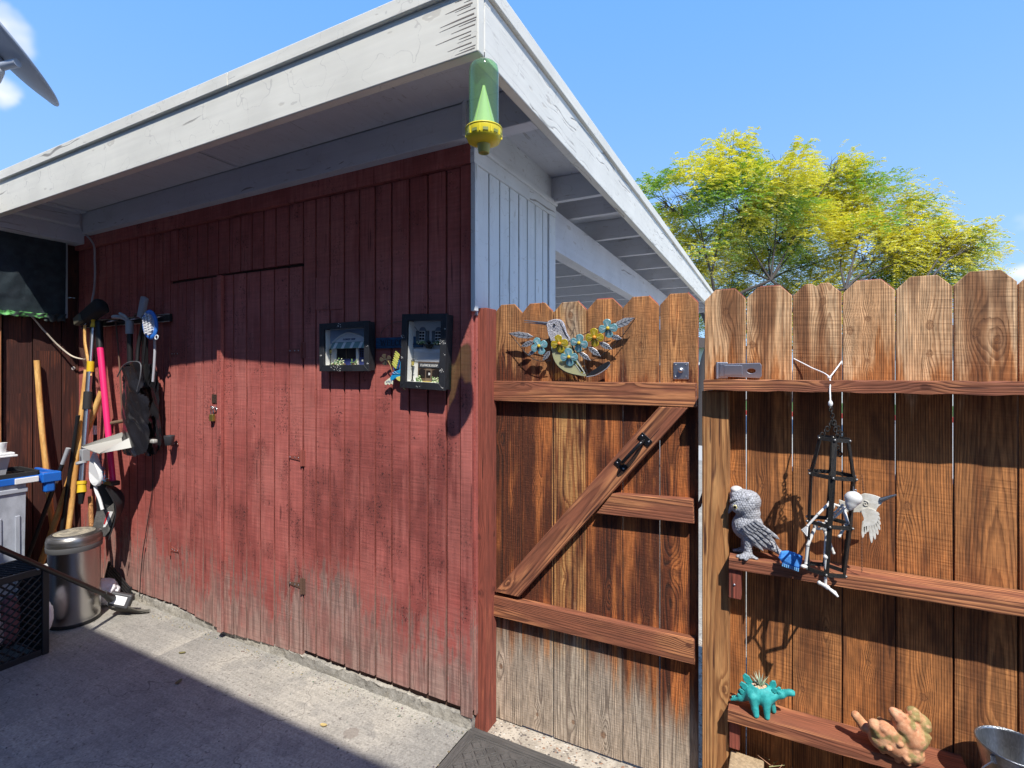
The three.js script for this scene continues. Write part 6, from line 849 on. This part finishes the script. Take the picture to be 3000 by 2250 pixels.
{ // stainless steel swing bin
  const t = thing('trash_can', 'round stainless steel trash can with a dusty domed lid', 'trash can', [-3.885, 0, -1.545]);
  const st = new THREE.MeshPhysicalMaterial({ color: lin(0.58, 0.57, 0.56), metalness: 1, roughness: 0.26, anisotropy: 0.7 });
  part('body', lathe([[0.126, 0.022], [0.128, 0.024], [0.128, 0.455]], 64), st, t); part('base_ring', lathe([[0.0005, 0.002], [0.126, 0.002], [0.131, 0.006], [0.131, 0.022], [0.1285, 0.024]], 48), M.black, t);
  part('collar', lathe([[0.129, 0.453], [0.137, 0.456], [0.139, 0.485], [0.134, 0.489]], 48), plain(lin(0.10, 0.10, 0.10), 0.45), t);
  part('lid', lathe([[0.137, 0.488], [0.138, 0.515], [0.132, 0.540], [0.116, 0.552], [0.106, 0.553]], 64), mat(grit([168, 164, 160], [130, 126, 120], 43, 0.1), { bumpScale: 0.0003, metalness: 0.9, roughness: 0.34 }), t);
  part('flap', lathe([[0.104, 0.549], [0.104, 0.5535], [0.06, 0.560], [0.0005, 0.562]], 48), mat(grit([176, 166, 144], [126, 120, 108], 44, 0.15), { bumpScale: 0.0006, roughness: 0.75, metalness: 0.2 }), t); part('flap_gasket', new THREE.TorusGeometry(0.105, 0.0025, 6, 48).rotateX(1.571).translate(0, 0.5525, 0), M.black, t);
}
{ // black milk crate, its open lattice side towards the shed
  const t = thing('milk_crate', 'black plastic lattice crate holding white and red bags', 'crate', [-3.715, 0, -1.11]); const cp = plain(lin(0.014, 0.014, 0.016), 0.42);
  const x0 = -0.135, x1 = 0.137, z0 = -0.178, z1 = 0.19, y1 = 0.478;
  for (const [x, z] of [[x0, z0], [x0, z1], [x1, z0], [x1, z1]]) part('corner_post', rbox(x - 0.016, x + 0.016, 0.0, y1, z - 0.016, z + 0.016, 0.005), cp, t);
  for (const y of [0.012, y1 - 0.022]) { for (const x of [x0, x1]) part('rim', rbox(x - 0.010, x + 0.010, y - 0.012, y + 0.022, z0 + 0.0165, z1 - 0.0165, 0.003), cp, t); for (const z of [z0, z1]) part('rim', rbox(x0 + 0.0165, x1 - 0.0165, y - 0.012, y + 0.022, z - 0.010, z + 0.010, 0.003), cp, t); }
  const lat = (flip, w, h, map) => { const st = 0.043, n = []; for (let s = -h; s < w; s += st) { let ax = s, ay = 0, bx = s + h, by = h; if (ax < 0) { ay = -ax; ax = 0; } if (bx > w) { by = h - (bx - w); bx = w; } if (by - ay < 0.02) continue; const A = flip ? [w - ax, ay] : [ax, ay], B = flip ? [w - bx, by] : [bx, by]; n.push([A, B]); } for (const [A, B] of n) part('lattice_bar', rod(map(A, flip ? 0.004 : -0.004), map(B, flip ? 0.004 : -0.004), 0.0048, 0.0048, 6), cp, t); };
  for (const f of [true, false]) { lat(f, z1 - z0 - 0.03, y1 - 0.07, (p, o) => [x1 + o, 0.034 + p[1], z0 + 0.015 + p[0]]); lat(f, x1 - x0 - 0.03, z1 - z0 - 0.03, (p, o) => [x0 + 0.015 + p[0], y1 - 0.006 + o, z0 + 0.015 + p[1]]); lat(f, z1 - z0 - 0.03, y1 - 0.07, (p, o) => [x0 + o, 0.034 + p[1], z0 + 0.015 + p[0]]); }
  part('back_panel', box(x0 + 0.02, x1 - 0.02, 0.03, y1 - 0.04, z0 + 0.002, z0 + 0.006), cp, t);
  part('bird_dropping', roughen(new RoundedBoxGeometry(0.05, 0.012, 0.05, 4, 0.005).translate(x1 - 0.012, y1 + 0.004, z0 + 0.01), 0.008, 60), plain(lin(0.55, 0.54, 0.50), 0.9), t);
  const bag = (name, label, x, y, z, rx, ry, rz, m, seed) => { const g = new THREE.IcosahedronGeometry(1, 12); const q = mergeVertices(g.deleteAttribute('uv').deleteAttribute('normal')); const p = q.attributes.position; for (let i = 0; i < p.count; i++) { const a = p.getX(i), b = p.getY(i), c = p.getZ(i), d = 1 + 0.16 * fbm(a * 2.5 + seed, b * 2.5 + c * 2, 3) + 0.07 * Math.abs(vn(a * 6 + c * 4, b * 6 + seed)); p.setXYZ(i, x + a * rx * d, Math.max(0.004, y + b * ry * d), z + c * rz * d); } q.computeVertexNormals(); return single(name, q, m, label, 'bag'); };
  const wb = new THREE.MeshPhysicalMaterial({ color: lin(0.74, 0.73, 0.75), roughness: 0.45 });
  bag('plastic_bag', 'white plastic bag with contents inside the black crate', -3.665, 0.20, -1.06, 0.07, 0.15, 0.09, wb, 3); bag('red_bag', 'red and white wrapper bundle inside the black crate', -3.655, 0.22, -1.17, 0.035, 0.13, 0.04, plain(lin(0.40, 0.16, 0.17), 0.6), 9);
  bag('plastic_bag', 'white plastic bag squeezed between the crate and the steel can', -3.79, 0.13, -1.345, 0.08, 0.10, 0.055, wb, 21); bag('plastic_bag', 'white plastic bag slumped between the steel can and the red wall', -3.98, 0.085, -1.745, 0.10, 0.085, 0.075, wb, 14);
  const pr = thing('black_rack', 'black plastic slatted tray leaning behind the white bag at the wall', 'tray', [-4.0, 0.1, -1.83]); for (let k = 0; k < 6; k++) part('slat', rbox(-0.16, 0.16, k * 0.022 - 0.05, k * 0.022 - 0.038, -0.004, 0.004, 0.002).rotateZ(-0.42), M.black, pr); for (const x of [-0.15, 0.15]) part('side_rail', rbox(x - 0.008, x + 0.008, -0.055, 0.08, -0.006, 0.006, 0.002).rotateZ(-0.42), M.black, pr);
}
{ // grey storage tote with a blue lid lying across it, a tray and a clear box on top
  const t = thing('storage_tote', 'tall grey plastic storage tote behind the black crate', 'storage box', [-4.32, 0, -1.2]); const gt = mat(grit([178, 182, 190], [158, 162, 170], 47, 0.04), { bumpScale: 0.0003, roughness: 0.4 });
  const b = new THREE.BoxGeometry(0.30, 0.86, 0.42, 1, 1, 1).translate(0, 0.43, 0); { const p = b.attributes.position; for (let i = 0; i < p.count; i++) { const f = 1 - 0.05 * (1 - p.getY(i) / 0.86); p.setX(i, p.getX(i) * f); p.setZ(i, p.getZ(i) * f); } b.computeVertexNormals(); } part('tub', b, gt, t); for (let k = 0; k < 5; k++) part('rib', rbox(0.146, 0.156, 0.05, 0.66, -0.17 + k * 0.085 - 0.012, -0.17 + k * 0.085 + 0.012, 0.004), gt, t); part('rim', rbox(-0.16, 0.16, 0.80, 0.83, -0.218, 0.218, 0.006), gt, t);
  const l = thing('tote_lid', 'bright blue tote lid with a hanging latch laid over the grey tote', 'lid', [-4.30, 0.875, -1.28]); const bl = plain(lin(0.012, 0.13, 0.52), 0.35);
  part('panel', rbox(-0.17, 0.12, -0.010, 0.012, -0.27, 0.40, 0.004), bl, l); part('edge', rbox(0.121, 0.145, -0.020, 0.022, -0.272, 0.40, 0.005), bl, l); part('edge', rbox(-0.17, 0.145, -0.022, 0.026, -0.296, -0.273, 0.005), bl, l); part('latch_block', rbox(0.085, 0.158, -0.035, 0.028, -0.30, -0.20, 0.008, 2), bl, l); part('latch_tab', [rbox(0.100, 0.150, -0.10, -0.034, -0.272, -0.215, 0.014, 3)], bl, l); part('white_clip', rbox(0.1455, 0.156, -0.018, 0.018, -0.185, -0.07, 0.004), M.whitePlastic, l);
  const y = thing('seed_tray', 'shallow black tray of dry debris lying on the blue lid', 'tray', [-4.32, 0.89, -1.27]); part('base', rbox(-0.15, 0.14, 0, 0.012, -0.20, 0.3, 0.003), M.blackRough, y); for (const [a, b2, c, d] of [[-0.155, -0.14, -0.20, 0.3], [0.138, 0.153, -0.20, 0.3], [-0.139, 0.137, -0.212, -0.198]]) part('wall', rbox(a, b2, 0, 0.034, c, d, 0.003), M.blackRough, y); { const r = rng(51), s = []; for (let k = 0; k < 90; k++) { const x = -0.12 + r() * 0.24, z = -0.17 + r() * 0.4, a = r() * 6.3; s.push(rod([x, 0.014 + r() * 0.006, z], [x + Math.cos(a) * 0.03, 0.015 + r() * 0.008, z + Math.sin(a) * 0.03], 0.0014, 0.0008, 4)); } part('debris', s, plain(lin(0.35, 0.28, 0.16), 0.9), y).userData.kind = 'stuff'; }
  const c = thing('clear_box', 'translucent plastic food box with a white lid on the black tray', 'container', [-4.36, 0.905, -1.20]); const cl = new THREE.MeshPhysicalMaterial({ color: lin(0.78, 0.79, 0.82), roughness: 0.35, transmission: 0.45, thickness: 0 }); const cb = new THREE.BoxGeometry(0.26, 0.13, 0.32).translate(0, 0.065, 0); { const p = cb.attributes.position; for (let i = 0; i < p.count; i++) { const f = 0.86 + 0.14 * p.getY(i) / 0.13; p.setX(i, p.getX(i) * f); p.setZ(i, p.getZ(i) * f); } cb.computeVertexNormals(); } part('tub', cb, cl, c); part('lid', rbox(-0.145, 0.145, 0.13, 0.145, -0.175, 0.175, 0.006, 2), M.whitePlastic, c); part('lid_lip', rbox(-0.155, 0.155, 0.118, 0.13, -0.185, 0.185, 0.004), M.whitePlastic, c);
  single('paper_cup', lathe([[0.0005, 0], [0.020, 0], [0.026, 0.058], [0.0275, 0.06], [0.0005, 0.06]], 20).translate(-4.262, 1.0505, -1.325), M.whitePlastic, 'small white cup upside down on the clear box lid', 'cup');
}
{ // floor broom leaning out of the picture
  const t = thing('floor_broom', 'black handled angled broom with grey bristles leaning across the crate', 'broom', [-3.60, 0.0, -1.68]); const P = (x, y, z) => [x + 3.60, y, z + 1.68];
  part('handle', rod(P(-3.675, 0.165, -1.63), P(-3.10, 0.90, -0.80), 0.0135, 0.0135, 12), M.black, t); part('ferrule', rod(P(-3.70, 0.13, -1.66), P(-3.655, 0.195, -1.60), 0.024, 0.017), M.black, t);
  const cap = new RoundedBoxGeometry(0.13, 0.085, 0.045, 2, 0.012).rotateY(0.62).rotateX(-0.42).translate(-0.088, 0.105, -0.025); part('head', cap, plain(lin(0.055, 0.055, 0.058), 0.5), t); part('label', new RoundedBoxGeometry(0.088, 0.05, 0.006, 2, 0.002).translate(0, 0, 0.0245).rotateY(0.62).rotateX(-0.42).translate(-0.088, 0.105, -0.025), M.whitePlastic, t);
  const r = rng(61), s = []; for (let k = 0; k < 240; k++) { const f = r() - 0.5, gq = r() - 0.5; const a = V(f * 0.12, -0.04, gq * 0.03).applyEuler(new THREE.Euler(-0.42, 0, 0)).applyAxisAngle(V(0, 1, 0), 0.62).add(V(-0.088, 0.105, -0.025)); s.push(tube([[a.x, a.y, a.z], [a.x + f * 0.03 + 0.004, a.y - 0.035, a.z - 0.035], [a.x + f * 0.09 + 0.01, 0.006 + r() * 0.008, a.z - 0.075 - r() * 0.03]], 0.0012, 4, 4)); } part('bristles', s, plain(lin(0.13, 0.12, 0.10), 0.8), t).userData.kind = 'stuff';
}
// ---------------------------------------------------------------- door mat, leaves, dish, tree
{
  const t = thing('door_mat', 'dark grey rubber door mat with an embossed lattice in front of the gate', 'mat', [-0.80, 0, -1.62]); const rm = mat(grit([92, 88, 84], [74, 71, 68], 71, 0.1), { bumpScale: 0.0004, roughness: 0.75 });
  part('base', rbox(-0.38, 0.38, 0, 0.006, -0.262, 0.24, 0.003), rm, t); for (const [a, b, c, d] of [[-0.38, 0.38, -0.262, -0.228], [-0.38, 0.38, 0.206, 0.24], [-0.38, -0.346, -0.2275, 0.2055], [0.346, 0.38, -0.2275, 0.2055]]) part('border', rbox(a, b, 0.0062, 0.0088, c, d, 0.001), rm, t);
  const st = 0.068; for (let i = -8; i <= 8; i++) for (let j = -6; j <= 6; j++) { const x = (i + j) * st * 0.5, z = (i - j) * st * 0.5 - 0.01; if (Math.abs(x) > 0.325 || z < -0.205 || z > 0.185) continue; const g = new THREE.TorusGeometry(st * 0.36, 0.0036, 4, 4).rotateX(1.571).rotateY(0.0).scale(1, 0.9, 1); part('embossed_diamond', g.translate(x, 0.0064, z), rm, t); if ((i + j) % 2 === 0) part('embossed_stud', rbox(x - 0.010, x + 0.010, 0.006, 0.008, z - 0.010, z + 0.010, 0.001).rotateY(0), rm, t); }
  for (const s of [-0.337, 0.337]) part('inner_rib', rbox(s - 0.0025, s + 0.0025, 0.006, 0.0085, -0.219, 0.197, 0.001), rm, t); for (const s of [-0.219, 0.197]) part('inner_rib', rbox(-0.3345, 0.3345, 0.006, 0.0085, s - 0.0025, s + 0.0025, 0.001), rm, t);
}
{ // fallen leaves and grit
  const r = rng(83), leaf = (x, z, a, sz, c, k) => { const g = new THREE.PlaneGeometry(sz, sz * 0.55, 8, 4).rotateX(-Math.PI / 2); const p = g.attributes.position; for (let i = 0; i < p.count; i++) { const u = p.getX(i) / sz, v = p.getZ(i) / sz; p.setZ(i, p.getZ(i) * Math.sqrt(Math.max(0.02, 1 - 4 * u * u))); p.setY(i, 0.004 + 0.35 * sz * (v * v * 2 + u * u * 0.8) + 0.002 * vn(u * 9 + k, v * 9)); } g.computeVertexNormals(); g.rotateY(a).translate(x, 0, z); return single('fallen_leaf', g, plain(c, 0.8, { side: THREE.DoubleSide }), k === 0 ? 'curled olive leaf on the sunlit concrete near the red door' : k === 1 ? 'dry brown leaf lying in the shade on the concrete' : 'dry yellow leaf on the concrete at the edge of the shade', 'leaf'); };
  leaf(-2.907, -1.639, 0.6, 0.035, lin(0.16, 0.14, 0.05), 0); leaf(-2.651, -1.477, 2.0, 0.040, lin(0.13, 0.11, 0.05), 1); leaf(-1.765, -1.592, 0.2, 0.034, lin(0.48, 0.36, 0.14), 2);
  const s = []; for (let k = 0; k < 700; k++) { const nearWall = r() < 0.78, gate = !nearWall && r() < 0.45; const x = nearWall ? -3.8 + r() * 2.6 : gate ? -1.2 + r() * 0.06 : -3.9 + r() * 2.7, z = nearWall ? -1.85 + r() * 0.06 : gate ? -1.9 + r() * 0.5 : -1.82 + r() * 1.0, q = (nearWall ? 0.001 : 0.0012) + r() * r() * 0.0038; s.push(tinted(new THREE.IcosahedronGeometry(q, 0).scale(1.3, 0.6, 1).rotateY(r() * 6).translate(x, q * 0.4, z), r() < 0.25 && (nearWall || gate) ? lin(0.36, 0.28, 0.14) : lin(0.10 + r() * 0.10, 0.09 + r() * 0.09, 0.08 + r() * 0.07))); }
  const o = single('grit', s, plain(lin(1, 1, 1), 0.9, { vertexColors: true }), 'scattered grit and leaf crumbs on the concrete', 'grit'); o.userData.kind = 'stuff';
  const d = []; for (let k = 0; k < 240; k++) { const x = -0.14 + r() * 0.4, z = -1.98 + r() * 0.2, a = r() * 6.3, L = 0.015 + r() * 0.045, y = 0.15 + (x < 0.02 ? 0.07 * r() : 0.02 * r()); d.push(tinted(rod([x, y, z], [x + Math.cos(a) * L, y + (r() - 0.5) * 0.02, z + Math.sin(a) * L], 0.0018, 0.0008, 4), lin(0.28 + r() * 0.25, 0.2 + r() * 0.16, 0.09 + r() * 0.08))); }
  const dd = single('plant_litter', d, plain(lin(1, 1, 1), 0.9, { vertexColors: true }), 'dry twigs and leaves on the soil beneath the low shelf', 'litter'); dd.userData.kind = 'stuff';
}
{ // satellite dish standing on the shed roof, seen from behind
  const t = thing('satellite_dish', 'grey satellite dish seen edge on above the eave', 'satellite dish', [-4.784, 3.853, -1.51]); const dm = plain(lin(0.34, 0.37, 0.42), 0.45), dk = plain(lin(0.24, 0.26, 0.30), 0.5);
  const n = V(0.40, 0.68, -0.70).normalize(), dish = new THREE.Group(); dish.name = 'reflector'; t.add(dish); dish.quaternion.setFromUnitVectors(V(0, 1, 0), n);
  const pr = []; for (let i = 0; i <= 12; i++) { const q = i / 12; pr.push([Math.max(0.0005, q * 0.42), -0.085 + 0.085 * q * q]); } for (let i = 12; i >= 0; i--) { const q = i / 12; pr.push([Math.max(0.0005, q * 0.415), -0.10 + 0.085 * q * q]); }
  part('bowl', lathe(pr, 64), dm, dish); part('edge_roll', new THREE.TorusGeometry(0.417, 0.011, 8, 72).rotateX(1.571).translate(0, -0.006, 0), dm, dish);
  part('back_bracket', new RoundedBoxGeometry(0.22, 0.07, 0.26, 2, 0.02).translate(0, -0.13, 0), dk, dish); part('pivot', rod([0, -0.30, 0.0], [0, -0.15, 0.0], 0.06, 0.075, 16), dm, dish); for (const [x, z] of [[0.09, 0.1], [0.09, -0.1], [-0.09, 0.1], [-0.09, -0.1]]) part('bolt', rod([x, -0.175, z], [x, -0.16, z], 0.014), M.steel, dish);
  const c = n.clone().multiplyScalar(-0.28); part('arm', tube([[c.x, c.y, c.z], [c.x - 0.25, c.y - 0.07, c.z + 0.02], [c.x - 0.55, c.y - 0.13, c.z + 0.05], [c.x - 0.75, c.y - 0.30, c.z + 0.05], [c.x - 0.78, -1.04, c.z + 0.05]], 0.062, 40, 14), dm, t); part('roof_foot', rbox(c.x - 0.95, c.x - 0.6, -1.095, -1.04, c.z - 0.1, c.z + 0.2, 0.004), dm, t);
  const lowEdge = V(0.19, -0.27, -0.05); part('feed_clamp', new RoundedBoxGeometry(0.13, 0.12, 0.08, 2, 0.03).rotateZ(0.6).translate(lowEdge.x - 0.06, lowEdge.y - 0.02, 0.1), plain(lin(0.52, 0.52, 0.52), 0.5), t); part('feed_arm', rod([lowEdge.x - 0.05, lowEdge.y, 0.1], [lowEdge.x + 0.12, lowEdge.y + 0.02, 0.04], 0.026), dm, t);
}
{ // honey locust beyond the fence: lumps of foliage on a spreading frame
  const t = thing('locust_tree', 'yellow green locust tree with a wide crown beyond the fence', 'tree', [-1.43, -0.05, -11.66]); const r = rng(101);
  const bark = plain(lin(0.075, 0.062, 0.055), 0.95);
  const limb = (pts, r0, r1, seg = 8) => { const cv = new THREE.CatmullRomCurve3(pts), n = pts.length * 4, g = new THREE.TubeGeometry(cv, n, r0, seg, false), ps = g.attributes.position; for (let i = 0; i < ps.count; i++) { const f = Math.floor(i / (seg + 1)) / n, c = cv.getPointAt(Math.min(1, f)), k = lerp(1, r1 / r0, f); ps.setXYZ(i, c.x + (ps.getX(i) - c.x) * k, c.y + (ps.getY(i) - c.y) * k, c.z + (ps.getZ(i) - c.z) * k); } return g; };
  // lumps of the crown: centre and radius in metres from the foot of the trunk
  const lumps = [[0.50, 3.11, -1.52, 0.73], [1.23, 2.85, -1.66, 0.72], [2.59, 2.79, -1.73, 0.68], [3.54, 3.24, -4.20, 0.75], [3.93, 2.98, -2.08, 0.59], [-0.67, 3.62, -1.02, 0.66], [1.83, 5.72, -3.40, 0.84], [4.64, 3.15, -2.65, 0.53], [1.07, 4.63, -2.07, 0.83], [2.93, 4.84, -3.21, 0.84], [-0.89, 5.39, 0.05, 0.57], [-0.14, 5.51, 0.01, 0.70], [0.39, 6.38, -1.06, 0.59], [0.68, 5.17, -0.55, 0.94], [1.44, 5.62, -0.71, 0.77], [1.58, 4.81, -1.69, 0.95], [2.53, 6.11, -3.59, 0.96], [2.65, 6.52, -3.33, 0.60], [3.32, 5.64, -3.59, 0.98], [3.33, 4.31, -2.12, 0.88], [4.18, 5.14, -3.42, 0.73], [4.24, 4.19, -2.74, 0.77], [4.84, 4.51, -2.78, 0.47], [5.19, 4.25, -2.78, 0.41], [-0.18, 4.23, -0.27, 0.80], [0.20, 3.93, -2.40, 0.79], [2.36, 4.32, -3.26, 0.94], [1.21, 4.05, -2.60, 0.81], [3.86, 3.79, -3.97, 0.77], [4.66, 3.69, -2.74, 0.57], [2.81, 3.28, -2.09, 0.74], [-0.90, 4.87, -1.01, 0.66], [1.96, 3.17, -2.79, 0.76], [-0.24, 3.38, -1.97, 0.78], [6.05, 4.25, -5.33, 0.35]];
  const limbs = [limb([V(0, 0, 0), V(0.02, 0.9, 0), V(0.08, 1.7, -0.03), V(0.24, 2.3, -0.06)], 0.20, 0.15, 12)], twigs = [], fork = V(0.22, 2.2, -0.05);
  const mains = [[1.3, 3.5, -0.3], [0.2, 3.6, 0.3], [2.6, 3.2, -0.2], [3.6, 2.9, 0.2], [-0.5, 3.2, -0.2]].map((q) => V(...q)); mains.forEach((q) => limbs.push(limb([fork.clone(), fork.clone().lerp(q, 0.45).add(V((r() - 0.5) * 0.3, 0.2 + 0.2 * r(), (r() - 0.5) * 0.4)), q], 0.06, 0.024, 9)));
  lumps.forEach((l, i) => { const c = V(l[0], l[1], l[2]); let near = mains[0]; for (const q of mains) if (q.distanceTo(c) < near.distanceTo(c)) near = q; const mid = near.clone().lerp(c, 0.5).add(V((r() - 0.5) * 0.4, 0.1 + (r() - 0.5) * 0.3, (r() - 0.5) * 0.4)); limbs.push(limb([near.clone(), mid, c], 0.022, 0.006, 6));
    for (let k = 0; k < 20; k++) { const a = r() * 6.283, u = r() * 2 - 1, q = Math.sqrt(1 - u * u), e = c.clone().add(V(q * Math.cos(a), u * 0.85, q * Math.sin(a)).multiplyScalar(l[3] * (0.8 + 0.3 * r()))), s0 = mid.clone().lerp(c, 0.3 + 0.7 * r()); twigs.push(limb([s0, s0.clone().lerp(e, 0.5).add(V((r() - 0.5) * 0.25, 0.08, (r() - 0.5) * 0.25)), e], 0.008, 0.0025, 4)); } });
  part('trunk', limbs[0], bark, t); for (let i = 1; i < limbs.length; i++) part('limb', limbs[i], bark, t); part('twigs', twigs, bark, t).userData.kind = 'stuff';
  const pos = [], col = [], nor = [], tone = [[0.72, 0.70, 0.05], [0.48, 0.60, 0.04], [0.86, 0.78, 0.05], [0.26, 0.46, 0.04], [0.74, 0.70, 0.12]];
  const leaflet = (b, e, nrm, h, c) => { const o = e.clone().sub(b), q = new THREE.Vector3().crossVectors(o, nrm).normalize().multiplyScalar(h), m = b.clone().lerp(e, 0.5); for (const P of [b, m.clone().add(q), e, b, e, m.clone().sub(q)]) { pos.push(P.x, P.y, P.z); col.push(c[0], c[1], c[2]); nor.push(nrm.x, nrm.y, nrm.z); } };
  const spray = (p, dir, L, c0) => { const side = new THREE.Vector3().crossVectors(dir, V(0, 1, 0)).normalize(); for (let k = 1; k <= 7; k++) for (const sd of [-1, 1]) { const f = k / 7, b = p.clone().addScaledVector(dir, L * f); b.y -= 0.13 * f * f; const nrm = V((r() - 0.5) * 1.1, 1, (r() - 0.5) * 1.1).normalize(), e = b.clone().addScaledVector(side, sd * (0.04 + 0.02 * r())).addScaledVector(dir, 0.015); e.y -= 0.02 * r(); const v = 0.8 + r() * 0.4; leaflet(b, e, nrm, 0.013 + 0.008 * r(), [c0[0] * v, c0[1] * v, c0[2] * v]); } };
  for (const l of lumps) { const n = Math.round(1120 * l[3] * l[3] / 0.6); for (let k = 0; k < n; k++) { const a = r() * 6.283, u = r() * 2 - 1, q = Math.sqrt(1 - u * u), rad = l[3] * (0.35 + 0.80 * Math.pow(r(), 0.55)), p = V(l[0] + q * Math.cos(a) * rad, l[1] + u * rad * 0.85, l[2] + q * Math.sin(a) * rad); if (vn(p.x * 2.1 + 7, p.y * 3.2 + p.z * 1.7) + 0.4 * vn(p.x * 5, p.y * 6 + p.z * 4) < -0.18) continue; const g = vn(p.x * 1.1 + 3, p.y * 1.3 + p.z); const c0 = tone[g > 0.12 ? (r() < 0.6 ? 2 : 0) : g < -0.35 ? (r() < 0.7 ? 3 : 1) : Math.floor(r() * 5)]; spray(p, V(q * Math.cos(a) + (r() - 0.5), u * 0.5 + 0.35 + (r() - 0.5) * 0.7, q * Math.sin(a) + (r() - 0.5)).normalize(), 0.16 + r() * 0.18, c0); }
    for (let k = 0; k < 7; k++) { const a = r() * 6.283, d = V(Math.cos(a) * 0.8, 0.25 + r() * 0.9, Math.sin(a) * 0.8).normalize(), s0 = V(l[0], l[1], l[2]).addScaledVector(d, l[3] * 0.8); for (let j = 0; j < 6; j++) spray(s0.clone().addScaledVector(d, j * 0.075), V(d.x + (r() - 0.5) * 1.6, d.y + (r() - 0.5), d.z + (r() - 0.5) * 1.6).normalize(), 0.13 + 0.1 * r(), tone[r() < 0.5 ? 4 : 2]); } }
  const g = new THREE.BufferGeometry(); g.setAttribute('position', new THREE.BufferAttribute(new Float32Array(pos), 3)); g.setAttribute('normal', new THREE.BufferAttribute(new Float32Array(nor), 3)); g.setAttribute('color', new THREE.BufferAttribute(new Float32Array(col), 3));
  part('crown', g, new THREE.MeshPhysicalMaterial({ color: 0xffffff, vertexColors: true, roughness: 0.9, transmission: 0.45, thickness: 0, side: THREE.DoubleSide }), t).userData.kind = 'stuff';
}
shadows(scene);
renderer.render(scene, camera);
